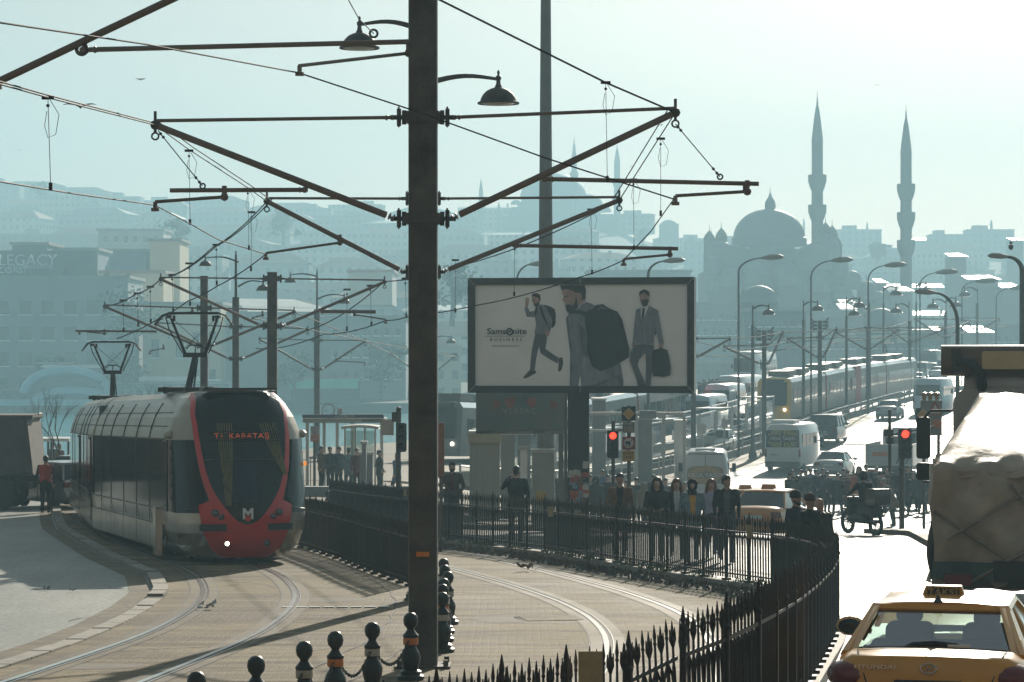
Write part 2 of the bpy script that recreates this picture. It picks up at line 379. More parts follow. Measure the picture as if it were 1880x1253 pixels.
# cracks and tar-filled joints wandering over the tram bed
rc = random.Random(21)
for i, (x_, y_, a_, l_) in enumerate(((-2.6,33,1.2,5),(-1.2,36,.2,3.5),(-3.2,44,1.9,6),(-.2,44,2.6,4),(.2,30,1.4,3),(-5.2,33,.4,3),(-2.0,49,2.2,5),(.9,47,2.4,4),(-3.0,38.5,.1,3),(-6.3,38,1.5,4))):
    b = MB(); p = Vector((x_,y_)); a = a_; vs = []
    for k in range(int(l_/.18)):
        a += rc.uniform(-.35,.35)+(a_-a)*.2; w = rc.uniform(.008,.028); n_ = Vector((-sin(a), cos(a)))*w
        for q in (p-n_, p+n_): vs.append((q.x, q.y, gz(q.x,q.y)+.0265))
        p = p+Vector((cos(a), sin(a)))*.18
    b.add(vs, [(2*j, 2*j+1, 2*j+3, 2*j+2) for j in range(len(vs)//2-1)]); tag(b.build('paving_crack', M_railg), kind='structure')
# darker mended patches and stains
for (x_, y_, w, d, rz_) in ((-2.9,42.5,1.2,.9,.2),(-.2,38.6,.9,1.8,.1),(-5.0,31.0,1.6,.8,.3),(.1,46.5,1.4,1.0,-.2),(-9.5,38,2.2,3.0,.1),(-11,47,1.6,2.4,.4)):
    b = MB(); N = 14; pts = [(w*.5*cos(2*pi*k/N)*rc.uniform(.8,1.1), d*.5*sin(2*pi*k/N)*rc.uniform(.8,1.1)) for k in range(N)]; R = Matrix.Rotation(rz_, 2)
    vs = [(x_+(R @ Vector(q)).x, y_+(R @ Vector(q)).y) for q in pts]; b.add([(x,y,gz(x,y)+.0262) for x,y in vs], [tuple(range(N))]); tag(b.build('paving_patch', MG_earth if x_ > -6 else MG_asph), kind='structure')
# right pavement island with kerb
sheet('right_pavement', lambda Y: 9.6+.25*sin(Y*.3), 40, 56, 73, .15, MG_conc, nx=20, thick=.3)
sheet('centre_pavement', lambda Y: lerp_tab(FB, Y)+1.2, lambda Y: lerp_tab([(74,1.5),(80,4.2),(95,3.0),(104,2.6)], Y), 74, 103, .14, MG_conc, nx=14, thick=.3)
# drain cover strip on the setts
c = G(618, 40.8, .036); b = MB()
for k in range(8): b.box((k*.21-.75, 0, 0), (.17,.1,.012))
b.build('drain_grate', M_white, loc=c, rz=.05, label='pale slotted drain grate set in the paving by the pole shadow', cat='drain grate')
for (px, Y, w, lab) in ((408,26.4,.75,'rectangular iron manhole cover behind the chained bollards'),(1010,38.5,.9,'sunken square cover patch inside the right track curve')):
    c = G(px, Y, .03); b = MB(); b.use(M_railg); b.box((0,0,0), (w,w*.9,.006)); b.use(MG_setts); b.box((0,0,.006), (w-.08,w*.9-.08,.008))
    b.build('manhole_cover', loc=c, rz=.2, label=lab, cat='manhole cover')
# bridge deck over the water: tram axis X = 20.6+.27(Y-204)
def ax(Y): return 20.6+.27*(Y-204)
br = MB(); rows = []
Ys = list(range(213, 620, 8))
for Y in Ys:
    z = ZC-lerp_tab(HR, Y); a = ax(Y)
    rows.append([(a-19,Y,z-1.6),(a-19,Y,z+.12),(a-14,Y,z+.12),(a-14,Y,z),(a+19,Y,z),(a+19,Y,z+.12),(a+24,Y,z+.12),(a+24,Y,z-1.6)])
vs = [v for r in rows for v in r]; k = 8
br.add(vs, [(j*k+i, j*k+(i+1) % k, (j+1)*k+(i+1) % k, (j+1)*k+i) for j in range(len(Ys)-1) for i in range(k)])
bo = br.build('bridge_deck', MG_asph); tag(bo, kind='structure')
pb = MB()
for Y in range(225, 600, 24):
    for o_ in (-16,-6,6,20):
        z = ZC-lerp_tab(HR, Y); pb.box((ax(Y)+o_, Y, (z-1.6-2)/2), (1.6,1.6,z-1.6+2.2))
pb.build('bridge_pier', M_kerb, parent=bo)
# water
def water_mat():
    m = bpy.data.materials.new('sea_water'); m.use_nodes = True
    n = m.node_tree.nodes; l = m.node_tree.links; b = n['Principled BSDF']
    b.inputs['Base Color'].default_value = (.05,.34,.38,1); b.inputs['Roughness'].default_value = .10; b.inputs['Specular IOR Level'].default_value = .6
    tc = n.new('ShaderNodeTexCoord'); 
    def nz(sc, st): 
        mp = n.new('ShaderNodeMapping'); mp.inputs['Scale'].default_value = st; l.new(tc.outputs['Object'], mp.inputs[0])
        x = n.new('ShaderNodeTexNoise'); x.inputs['Scale'].default_value = sc; x.inputs['Detail'].default_value = 4; l.new(mp.outputs[0], x.inputs['Vector']); return x
    a = nz(.55, (1,.35,1)); c = nz(2.2, (1,.5,1)); s_ = n.new('ShaderNodeMath'); s_.operation = 'MULTIPLY_ADD'
    l.new(c.outputs[0], s_.inputs[0]); s_.inputs[1].default_value = .4; l.new(a.outputs[0], s_.inputs[2])
    bp = n.new('ShaderNodeBump'); bp.inputs['Strength'].default_value = 1.0; bp.inputs['Distance'].default_value = .5
    l.new(s_.outputs[0], bp.inputs['Height']); l.new(bp.outputs[0], b.inputs['Normal'])
    return m
b = MB(); b.quad((-1100,60,0),(1100,60,0),(1100,1500,0),(-1100,1500,0))
tag(b.build('water', water_mat()), kind='structure')
# ------------------------------------------------------------- catenary poles, arms and wires
def dish_lamp(parent, att, end, k, M=M_steel2):
    """ornamental arm from att to end (local points), dish lamp of scale k hanging at end"""
    att = Vector(att); end = Vector(end); d = end-att
    b = MB(); pts = [att+Vector((d.x*t, d.y*t, 0))+Vector((0,0,d.z*sin(min(1,t*1.6)*pi/2)+.05*k*sin(pi*t))) for t in [i/8 for i in range(9)]]
    b.tube(pts, [.045*k-.02*k*i/8 for i in range(9)], 6)
    b.build('lamp_arm', M, parent, smooth=True)
    e = pts[-1]; b = MB()
    b.lathe([(.008,.13),(.022,.10),(.014,.06),(.04,.04),(.04,0),(.028,-.02),(.035,-.07),(.06,-.12),(.02,-.14)], e, 10, M=Matrix.Scale(k,4))
    b.build('lamp_holder', M, parent, smooth=True)
    b = MB(); b.lathe([(.05,-.12),(.10,-.13),(.17,-.165),(.22,-.215),(.25,-.27),(.265,-.32),(.30,-.33),(.30,-.355),(.25,-.35)], e, 18, M=Matrix.Scale(k,4))
    b.build('lamp_shade', M, parent, smooth=True)
    b = MB(); b.lathe([(.25,-.345),(.2,-.365),(.001,-.375)], e, 14, M=Matrix.Scale(k,4))
    b.build('lamp_lens', mat('milky_lens', (.5,.5,.45), .3, var=0), parent, smooth=True)
def clamp(parent, z, w, m=M_steel2):
    b = MB(); b.box((0,0,z), (w*1.16,w*1.16,.12))
    for s in (-1,1):
        b.box((s*w*.66,0,z), (.05,.09,.16)); b.box((s*(w*.66+.06),0,z), (.05,.05,.2)); b.tube([(s*w*.66,0,z),(s*(w*.66+.16),0,z)], .03, 6)
        b.tube([(s*(w*.66+.06),-.06,z-.12),(s*(w*.66+.06),-.06,z+.12)], .012, 5)
    b.build('clamp', m, parent)
def insul(b, p, q, r=.045, k=4):
    p = Vector(p); q = Vector(q)
    for i in range(k): 
        c = p.lerp(q, (i+.5)/k); d = (q-p)/k
        b.tube([c-d*.3, c-d*.1, c+d*.1, c+d*.3], [r*.5, r, r, r*.5], 7)
POLES = []
def cat_pole(px, Y, top, w, nl, nr, yU, yL, label, lamps=(), base=None, round_=False, mst=None, bars=(), group='catenary poles of the tram line', regs=(), k=1.0, ext=None):
    B = G(px, Y) if base is None else base
    L = lambda x, y, YY=Y: P(x, y, YY)-B
    root = empty('catenary_pole', B, 0, label, 'catenary pole', group)
    H = L(px, top).z; b = MB()
    if round_: b.tube([(0,0,-.05),(0,0,H)], [w*.5,w*.4], 14)
    else: b.rbox((0,0,H/2-.03), (w,w,H+.06), w*.12, 2, 2)
    b.build('pole', mst or M_steel2, root, smooth=30)
    b = MB(); b.box((0,0,.03), (w*1.9,w*1.5,.06)); 
    for s in (-1,1):
        for t in (-1,1): b.tube([(s*w*.8,t*w*.6,.06),(s*w*.8,t*w*.6,.13)], .03, 6)
    b.build('base_plate', mst or M_steel2, root)
    if yU: clamp(root, L(px, yU).z, w, mst or M_steel2)
    if yL: clamp(root, L(px, yL).z, w, mst or M_steel2)
    for nd, s in ((nl,-1),(nr,1)):
        if not nd: continue
        e = L(nd[0], nd[1], nd[2] if len(nd) > 2 else Y); a = Vector((s*(w*.66+.1), 0, L(px, yU).z)); c = Vector((s*(w*.66+.1), 0, L(px, yL).z))
        b = MB(); b.tube([a, e+Vector((0,0,.05))], .021*k, 8); insul(b, a, a.lerp(e, .05), .032*k, 2); b.build('tie_rod', M_tube, root, smooth=True)
        b = MB(); b.tube([c.lerp(e,.04), e], .041*k, 10); insul(b, c, c.lerp(e, .05), .045*k, 3); b.build('strut', M_tube, root, smooth=True)
        b = MB(); b.ball(e, .06*k, 8); b.tube([e-Vector((0,0,.08)), e+Vector((0,0,.16))], .018*k, 6); b.ring(e-Vector((0,0,.13*k)), .04*k, .012*k, 10, 5, Matrix.Rotation(pi/2,4,'X'))
        b.build('wire_clamp', M_steel2, root)
    for (x0,y0,x1,y1,r,dY) in bars:
        b = MB(); p = L(x0,y0,Y+dY); q = L(x1,y1,Y+dY); b.tube([p,q], r, 8); b.ball(p, r*1.5, 6); insul(b, p, p.lerp(q,.05), r*1.4, 2); b.build('cross_bar', M_tube, root, smooth=True)
    for (x0,y0,x1,y1,dY0,dY1) in regs:        # registration arm: from hanger to wire clamp
        p = L(x0,y0,Y+dY0); q = L(x1,y1,Y+dY1); b = MB(); b.tube([p,q], .022*k, 6)
        b.tube([p, p+Vector((0,0,.13*k))], .03*k, 6); b.ball(p, .05*k, 8); b.tube([q, q-Vector((0,0,.08*k))], .025*k, 6); b.box(q-Vector((0,0,.09*k)), (.09*k,.05*k,.04*k)); b.build('registration_arm', M_tube, root, smooth=True)
    for (ax_, ay_, ex, ey, kk) in lamps:
        dish_lamp(root, L(ax_,ay_), L(ex,ey), kk)
    if ext: b = MB(); b.tube([(0,0,H-.1),(0,0,L(px,ext).z)], [.06,.045], 8); b.lathe([(.05,0),(.02,.1),(.04,.14),(.001,.22)], (0,0,L(px,ext).z), 8); b.build('lamp_mast', M_steel2, root, smooth=True)
    return root
p0 = cat_pole(777, 31, -60, .335, (285,230,31), (1240,207,31), 216, 402, 'thick dark steel catenary pole in the foreground with an orange sticker, beside the chained bollards', k=1.0,
    bars=((152,92,752,77,.030,-.2),(1000,329,1393,338,.026,0),(560,349,312,350,.026,0)), regs=((750,98,550,121,-.1,-2.2),(1372,352,1240,360,0,0),(412,362,285,371,0,0)))
b = MB(); B0 = p0.location
q = P(777,1016,31)-B0; b.box((q.x, -.172, q.z), (.15,.006,.055)); b.build('sticker', mat('orange_sticker', (.75,.24,.03), .5, var=.15, scale=20), p0)
for (x_, y_, D_, R_1, r_1) in ((150,91,30.8,.055,.018),(686,62,30.8,.045,.014),(1322,325,31,.03,.01),(372,342,31,.03,.01)):
    b = MB(); b.ring(P(x_,y_,D_)-B0, R_1, r_1, 12, 6, Matrix.Rotation(pi/2,4,'X')); b.build('eye_ring', M_steel2, p0, smooth=True)
for (a_, c_) in (((1240,228),(1322,325)),((290,240),(372,342))):
    b = MB(); p = P(*a_,31)-B0; q = P(*c_,31)-B0; b.tube([p,q], .006, 4)
    for t in (.06,.12,.85,.93): b.ball(p.lerp(q,t), .02, 6)
    b.build('stay_wire', M_wire, p0)
for x_, y0_, y1_ in ((1367,337,352),(412,351,362)):
    b = MB(); b.box(((P(x_,y0_,31)-B0)+(P(x_,y1_,31)-B0))/2, (.04,.04,.13)); b.build('hanger', M_tube, p0)
cat_pole(777, 42.8, -30, .30, (490,370,42.8), (1137,368,42.8), 365, 500, 'catenary pole carrying two dish lamps, hidden straight behind the thick foreground pole', k=1.0,
    lamps=((765,52,660,46,1.08),(790,152,915,146,1.12)), bars=((945,451,1245,457,.03,0),), regs=((1230,468,1145,476,0,0),(624,446,488,465,0,0)))
cat_pole(500, 74, 500, .27, (295,513,74), (706,518,74), 512, 599, 'plain square-topped catenary pole rising straight behind the cab of the red-fronted tram', k=1.05,
    bars=((592,572,690,573,.05,0),), regs=((651,578,708,587,0,0),(353,573,296,580,0,0)))
cat_pole(375, 87, 507, .24, (192,563,87), (540,573,87), 566, 635, 'catenary pole between the two raised pantographs, left of the lamp pole', bars=((141,608,288,609,.035,0),), regs=((192,613,146,608,0,0),(482,579,463,584,0,0)), k=1.1)
cat_pole(433, 109, 546, .27, (286,595,109), (565,606,109), 600, 659, 'catenary pole with a dish lamp on each side, second pole left of the square-topped one', lamps=((438,482,377,474,.92),(437,527,483,518,1.0)), ext=470, k=1.2,
    regs=((300,640,275,645,0,0),))
cat_pole(582, 153, 568, .33, (477,623,153), (670,627,153), 625, 678, 'catenary pole with two dish lamps standing in the paved plaza right of the red-fronted tram', lamps=((582,508,533,505,1.25),(582,550,632,543,1.3)), ext=500, k=1.5,
    regs=((617,663,670,666,0,0),))
cat_pole(783, 235, 600, .3, (718,650,235), (838,652,235), 650, 692, 'distant catenary pole almost hidden by the thick foreground pole', lamps=((790,624,828,619,1.6),), ext=590, k=1.8, base=Vector(((783-940)*235/F,235,3.4)))
# poles of the line up the bridge
for i, (px, Y, top, nl, nr, yU, yL, lab) in enumerate([
    (1273,150,587,None,(1340,623),622,655,'catenary pole at the right edge of the big advertising billboard'),
    (1403,172,607,(1330,637),(1437,611),634,668,'catenary pole with a clutter of clamps on top, in front of the yellow tram nose'),
    (1505,190,589,(1446,622),(1536,604),620,655,'catenary pole with a clamp crown in front of the hazy tram side'),
    (1593,225,600,(1536,611),(1650,606),602,640,'catenary pole with a lamp turned left, at the middle of the hazy tram'),
    (1670,258,590,(1630,602),(1735,604),602,628,'catenary pole between the hazy tram tail and the queue of cars'),
    (1736,300,572,(1680,586),(1780,590),586,620,'catenary pole with twin lamps above the far queue of cars'),
    (1794,345,557,(1765,584),(1835,586),584,606,'catenary pole with one lamp, just left of the truck roof rack end')]):
    B = G(px, Y)
    if Y > 200: B.z = ZC-lerp_tab(HR, Y)
    r = cat_pole(px, Y, top, .23+.0003*Y, (*nl, Y) if nl else None, (*nr, Y), yU, yL, lab, k=1.2+Y/250., base=B, mst=M_steel)
    if i in (1, 2):
        b = MB(); q = P(px, top+9, Y)-B
        for s_ in (-1,1):
            for z_ in (-.25,.0,.25): b.box((q.x+s_*.34,0,q.z+z_), (.26,.3,.16)); b.tube([(q.x+s_*.4,0,q.z+z_),(q.x+s_*.62,0,q.z+z_+.3)], .05, 5)
        b.build('clamp', M_steel2, r)
def lamp_pole(px, Y, ytop, ythick, arms, lab, k=1.3):
    B = G(px, Y)
    if Y > 200: B.z = ZC-lerp_tab(HR, Y)
    r = empty('street_lamp', B, 0, lab, 'street lamp', 'dish street lamps along the bridge')
    L = lambda x, y: P(x, y, Y)-B
    b = MB(); zt = L(px, ythick).z; b.tube([(0,0,0),(0,0,zt)], [.125,.105], 10); b.lathe([(.26,0),(.26,.3),(.15,.6),(.13,1.2)], (0,0,0), 10); b.tube([(0,0,zt),(0,0,L(px,ytop).z)], .05, 8); b.build('pole', M_steel, r, smooth=True)
    for (ex, ey) in arms: dish_lamp(r, L(px, ey+5), L(ex, ey), k*Y/150.*1.0, M_steel)
for (px,Y,yt,yk,arms,lab) in [
    (1382,168,562,598,[(1411,563)],'dish street lamp turned right, left of the yellow tram nose'),
    (1475,200,552,588,[(1501,556)],'dish street lamp turned right, between the two clamp-crowned poles'),
    (1554,215,546,580,[(1578,550)],'dish street lamp turned right under the nearer minaret'),
    (1622,262,526,557,[(1645,528)],'dish street lamp turned right, beside the farther minaret'),
    (1682,300,520,556,[(1700,522)],'thin dish street lamp just right of the farther minaret')]:
    lamp_pole(px,Y,yt,yk,arms,lab)
lamp_pole(1596.5,231,556,600,[(1568,565)],'dish street lamp turned left above the hazy tram')
lamp_pole(1669,264,553,592,[(1645,560)],'dish street lamp turned left next to the farther minaret')
lamp_pole(1737,306,548,574,[(1713,552),(1755,549)],'twin dish street lamp above the queue of cars')
lamp_pole(1795,350,527,560,[(1771,530)],'dish street lamp turned left above the truck roof rack')
def cobra(px, Y, ybend, hx, hy, lab, r0=.066, base_y=None):
    B = G(px, Y)
    if Y > 200: B.z = ZC-lerp_tab(HR, Y)
    r = empty('street_lamp', B, 0, lab, 'street lamp', 'tall curved-arm street lamps')
    L = lambda x, y: P(x, y, Y)-B
    a = L(px, ybend); e = L(hx, hy); b = MB()
    pts = [Vector((0,0,0)), Vector((0,0,a.z*.5)), Vector((0,0,a.z))]
    for i in range(1, 9):
        t = i/8*pi/2; pts.append(Vector((e.x*(1-cos(t)), 0, a.z+(e.z-a.z)*sin(t))))
    b.tube(pts, [r0*1.25, r0*1.1]+[r0*(1-.06*i) for i in range(len(pts)-2)], 8); b.build('pole', M_steel, r, smooth=True)
    s = 1 if e.x > 0 else -1; b = MB()
    h = .14*Y/100.; l = .75*Y/100.
    b.tube([e-Vector((s*l*.1,0,0)), e+Vector((s*l*.3,0,h*.2)), e+Vector((s*l*.8,0,h*.35)), e+Vector((s*l,0,h*.3))], [h*.3,h*.75,h*.7,h*.2], 8)
    b.build('lamp_head', mat('lamp_head_grey', (.3,.29,.26), .4, var=.1), r, smooth=True)
cobra(1356,170,500,1402,474,'tall curved-arm street lamp in front of the big mosque dome')
cobra(1489,190,510,1530,479,'tall curved-arm street lamp under the nearer minaret, arm to the right')
cobra(1594,215,515,1628,488,'tall curved-arm street lamp between the two big minarets')
cobra(1689,250,525,1722,501,'tall curved-arm street lamp right of the farther minaret')
cobra(1766,290,535,1795,517,'faint curved-arm street lamp near the bright far roofs')
cobra(1829,330,548,1858,530,'faintest curved-arm street lamp, farthest to the right')
cobra(1190,150,505,1221,480,'curved-arm street lamp rising behind the right half of the advertising billboard', .08)
cobra(948,170,520,975,486,'curved-arm street lamp rising behind the left half of the advertising billboard', .08)
cobra(1758,118,595,1716,538,'nearer curved-arm street lamp leaning left above the truck roof rack', .09)
cobra(1877,95,500,1850,472,'thick street lamp with a bird on its head at the right edge of the picture', .10)
# tall mast behind the billboard
B = G(1002, 92); r = empty('lighting_mast', B, 0, 'very tall tapering grey mast standing behind the advertising billboard', 'mast')
b = MB(); b.tube([(0,0,0),(0,0,12),(0,0,26)], [.33,.22,.12], 14); b.build('pole', mat('mast_grey', (.16,.16,.14), .6, .2, var=.15, scale=1), r, smooth=True)
b = MB(); b.lathe([(.5,0),(.5,.1),(.36,.12),(.36,.5)], (0,0,0), 12); b.build('base_plate', M_steel, r)
# off-frame pole on the left that carries the big slanting strut
B = G(-420, 24); r = empty('catenary_pole', B, 0, 'slanting grey strut tube of a catenary pole crossing the top left corner', 'catenary pole')
L = lambda x, y, Y=24: P(x, y, Y)-B
b = MB(); b.rbox((0,0,4.8), (.33,.33,9.6), .04, 2, 2); b.build('pole', M_steel2, r)
b = MB(); b.tube([L(-420,340), L(-30,163), L(360,-22)], .034, 10); b.build('strut', M_tube, r, smooth=True)
b = MB(); b.tube([L(-420,-60), L(360,-22)], .02, 8); b.build('tie_rod', M_tube, r, smooth=True)
b = MB(); b.tube([L(160,70),L(152,84)], .03, 6); b.ring(L(150,91), .05, .014, 12, 6, Matrix.Rotation(pi/2,4,'X')); b.build('eye_ring', M_steel2, r, smooth=True)
b = MB(); b.tube([L(-420,340), L(-30,163), ], .036, 8); b.box(L(-2,156), (.05,.05,.08)); b.build('wire_clamp', M_steel2, r)
# wires
def wire(pts, lab, name='contact_wire', r=.0075, sag=0.0, dbl=0, group='overhead tram wires', drops=()):
    pts3 = [P(*p) for p in pts]; o = pts3[0]; out = []
    for a, c in zip(pts3, pts3[1:]):
        for i in range(8):
            t = i/8; q = a.lerp(c, t); q.z -= sag*(c-a).length*4*t*(1-t); out.append(q-o)
    out.append(pts3[-1]-o)
    rr = [r*max(1, (o.y+q.y)/34.) for q in out]
    b = MB(); b.tube(out, rr, 6)
    if dbl: b.tube([q+Vector((dbl,0,.03)) for q in out], rr, 6)
    w = b.build(name, M_wire, loc=o, smooth=True, label=lab, cat='overhead wire', group=group)
    for d in drops:
        (xa, ya, xb, yb, Y) = d; p = P(xa,ya,Y)-o; q = P(xb,yb,Y)-o; b = MB(); k = max(1, Y/40.)
        b.tube([p, q], .0032*k, 4); b.box(p, (.11*k,.03,.03*k)); b.ball(p-Vector((0,0,.07*k)), .018*k, 6); b.box(q, (.03*k,.03,.07*k))
        if Y < 50: b.tube([p+Vector((.02,0,-.02)), p+Vector((.1,0,-.15)), p+Vector((.07,0,-.33)), p+Vector((0,0,-.36)), p+Vector((-.03,0,-.25)), p+Vector((-.01,0,-.12))], .003, 4)
        b.build('dropper', M_wire, w)
    return w
wire([(-80,28,20),(0,42,20.5),(270,82,24),(548,134,28.8),(777,209,29.6),(1000,290,30.3),(1237,366,31)], 'upper contact wire crossing the whole top left and passing the thick pole to the right', r=.0085)
wire([(1237,366,31),(1195,425,36.5),(1145,478,42.8)], 'short kinked contact wire hanging right of the billboard pole arms')
wire([(1145,478,42.8),(1062,510,48),(880,560,60),(752,581,67),(708,589,74),(594,614,100),(470,640,150)], 'contact wire crossing in front of the advertising billboard', sag=.004, drops=((1085,385,1087,500,46),(945,450,944,540,54),(836,478,836,570,62),(744,512,746,580,69),(680,525,682,595,80),(637,532,637,604,88)))
wire([(795,-6,27),(1112,152,29.8),(1240,207,31)], 'heavy messenger wire running down from the top centre to the right arm tip', 'messenger_wire', r=.011, drops=((1112,152,1115,329,29.8),))
wire([(1240,207,31),(1190,285,36),(1137,368,42.8)], 'doubled messenger wire between the two right arm tips', 'messenger_wire', r=.008, dbl=-.09, drops=((1213,255,1213,392,34),(1163,330,1164,455,39)))
wire([(1137,368,42.8),(850,487,60),(706,517,74),(565,606,109)], 'messenger wire descending left from the small right arm tip', 'messenger_wire', sag=.006)
wire([(-90,130,19),(0,155,22),(90,180,24),(285,230,31)], 'doubled messenger wire in the upper left above the hillside', 'messenger_wire', r=.008, dbl=-.03, drops=((88,180,93,343,24),))
wire([(285,230,31),(347,275,34),(455,345,40),(490,370,42.8)], 'doubled messenger wire between the two left arm tips', 'messenger_wire', r=.007, dbl=.05, drops=((347,277,349,408,34),(455,347,457,455,40)))
wire([(490,370,42.8),(390,455,55),(295,513,74)], 'doubled messenger wire sloping down from left arm tip to the lamp poles', 'messenger_wire', sag=.006, dbl=.08, drops=((462,390,461,494,46),(397,450,398,520,54),(347,484,349,558,63),(316,505,318,570,70)))
wire([(295,513,74),(250,540,80),(192,563,87)], 'messenger wire ending at the farthest left arm tip', 'messenger_wire', sag=.01, drops=((276,527,277,590,77),(252,539,254,596,80),(226,552,227,606,83)))
wire([(-90,318,20),(0,334,22),(135,356,26),(285,377,31)], 'contact wire running low across the misty hillside at left', r=.008)
wire([(285,377,31),(350,412,34),(400,440,38),(488,467,42.8)], 'contact wire kinking down from the left registration arm')
wire([(488,467,42.8),(400,525,55),(345,553,64),(296,583,74),(215,622,87)], 'contact wire sinking to the pantograph of the red-fronted tram', sag=.003)
wire([(635,-8,26),(659,35,29),(686,62,30.8)], 'thin stay wire with a ring dropping from the top edge left of the thick pole', 'stay_wire', r=.006)
wire([(-60,140,19),(0,155,22)], 'short end of messenger wire at the left picture edge', 'messenger_wire')
wire([(540,573,87),(670,627,153),(718,650,235)], 'thin messenger wire among the far poles', 'messenger_wire', r=.006)
wire([(463,584,87),(560,604,109),(672,627,153),(838,655,235)], 'thin contact wire among the far poles left of the billboard', r=.006)
for (a_, lab) in (([(1273,625,150),(1335,640,172),(1446,622,190),(1536,611,225),(1630,602,258),(1680,586,300),(1765,584,345)], 'left messenger wire up the bridge'),
    ([(1340,623,150),(1437,611,172),(1536,604,190),(1650,606,225),(1735,604,258),(1780,590,300),(1835,586,345)], 'right messenger wire up the bridge'),
    ([(1280,652,150),(1340,655,172),(1450,640,190),(1540,628,225),(1635,616,258),(1690,602,300),(1770,597,345)], 'left contact wire up the bridge'),
    ([(1345,645,150),(1440,630,172),(1540,620,190),(1655,620,225),(1740,617,258),(1790,603,300),(1845,599,345)], 'right contact wire up the bridge')):
    wire(a_, lab, r=.006, sag=.002)
# ------------------------------------------------------------- iron fences
def spear(b, x, y, z0, z1, r, M=None, tip=.13):
    p = lambda z: Vector((x, y, z))
    b.tube([p(z0), p(z1-.36), p(z1-.34), p(z1-tip-.02)], [r*1.15,r*1.15,r*.8,r*.7], 4, cap=False)
    b.tube([p(z1-tip-.03), p(z1-tip-.02), p(z1-tip), p(z1-tip*.7), p(z1)], [r*.8, r*1.2, r*.7, r*1.1, r*.2], 4)
def make_panel(Lp, H):
    b = MB(); b.use(M_iron)
    for z in (.13, H-.33): b.box((Lp/2,0,z), (Lp,.024,.030))
    n = 9; d = Lp/n
    for i in range(n):
        x = d*(i+.5)
        if i % 2: spear(b, x, 0, .05, H, .0145)
        else:
            spear(b, x, 0, .05, H-.03, .0145)
            for s in (-1,1): b.tube([(x,0,H-.24),(x+s*.036,0,H-.18),(x+s*.046,0,H-.09)], [.011,.014,.004], 4)
        if i % 2 and i < n-1:
            b.tube([(x-d*.85,0,H-.58),(x-d*.7,0,H-.45),(x,0,H-.34),(x+d*.7,0,H-.45),(x+d*.85,0,H-.58)], .012, 4)
        b.ring((x,0,.20), .032, .006, 8, 4, Matrix.Rotation(pi/2,4,'X'))
    return b
def make_post(H):
    b = MB(); b.use(M_iron); b.rbox((0,0,H/2-.12), (.048,.048,H-.24), .012, 2, 1); b.box((0,0,.02), (.13,.13,.04))
    b.lathe([(.034,H-.25),(.038,H-.23),(.02,H-.2),(.024,H-.12),(.016,H-.08),(.022,H-.05),(.004,H+.05)], (0,0,0), 8)
    for s in (-1,1): b.tube([(s*.03,0,H-.3),(s*.055,0,H-.22),(s*.06,0,H-.04)], [.013,.016,.004], 4)
    return b
def fence(tab, Y0path, label, H, dz, panel=1.25, cards=(), m=None):
    """tab: list of (X, Y) path points"""
    pts = [Vector((x, y)) for x, y in tab]; seg = []; 
    # resample to equal chords
    out = [pts[0]]; i = 0; cur = pts[0]; k = 1
    while k < len(pts):
        d = (pts[k]-cur).length
        if d >= panel: cur = cur+(pts[k]-cur).normalized()*panel; out.append(cur)
        else:
            # step past this vertex: find point on next segment at distance panel
            if k+1 >= len(pts): break
            a, c = pts[k], pts[k+1]; ok = False
            for t in [j/60 for j in range(61)]:
                q = a.lerp(c, t)
                if (q-cur).length >= panel: cur = q; out.append(q); ok = True; break
            k += 1
            if not ok: continue
    dzf = dz if callable(dz) else (lambda y_: dz)
    root = empty('iron_fence', (out[0].x, out[0].y, gz(out[0].x, out[0].y)+dzf(out[0].y)), 0, label, 'fence')
    pm = make_panel(panel, H).build('fence_panel', None); qm = make_post(H).build('fence_post', None)
    first = True
    for j, q in enumerate(out):
        z = gz(q.x, q.y)+dzf(q.y)
        o = qm if j == 0 else qm.copy()
        if j: COL.objects.link(o)
        nx = out[min(j+1, len(out)-1)]; pv_ = out[max(j-1, 0)]; a = atan2((nx-pv_).y, (nx-pv_).x)
        o.parent = root; o.location = (q.x-out[0].x, q.y-out[0].y, z-root.location.z); o.rotation_euler = (0,0,a)
        if j < len(out)-1:
            c = out[j+1]; o = pm if j == 0 else pm.copy()
            if j: COL.objects.link(o)
            z2 = gz(c.x, c.y)+dzf(c.y); o.parent = root; o.location = (q.x-out[0].x, q.y-out[0].y, z-root.location.z)
            o.rotation_euler = (0, -atan2(z2-z, panel), atan2((c-q).y, (c-q).x))
    return root, out
near = [(-1.75,13.6),(-1.1,15.2),(-.55,17.0),(.1,18.3),(.75,19.4),(1.2,20.2),(1.63,21.05),(2.15,22.4),(2.75,25.5),(3.45,30),(4.1,34.2),(4.55,37.2),(4.72,39.5),(4.68,41.8),(4.42,44.2),(3.45,46.9),(2.1,51.4),(.69,56.1),(-1.0,60),(-2.6,64.5),(-3.9,69.4),(-5.2,74.5)]
fr, fo = fence(near, 0, 'long curved black iron spear fence sweeping from the bottom centre round the right track', 1.24, (lambda y_: lerp_tab(DZN, y_)), panel=.93)
for k_, o in enumerate(fr.children):   # the far half stands on its plinth
    pass
for o in bpy.data.objects:
    if o.parent == fr and o.location.y+fr.location.y > 39.8: o.scale = (1,1,.93)
lf = [(-1.78,46.0),(-2.6,49.8),(-3.5,54.5),(-4.5,59.0),(-6.1,64),(-7.8,69),(-9.3,74),(-10.6,79)]
fence(lf, 0, 'straight run of black iron fence between the two tracks, right of the red-fronted tram', 1.17, .03, panel=.93)
rf = [(-3.9,70),(-3.55,66.5),(-3.0,63.6)]
b_ = [(9.7,57.5),(9.75,60),(9.9,63)]
M_card = mat('yellowed_card', (.42,.33,.17), .8, var=.15, scale=10)
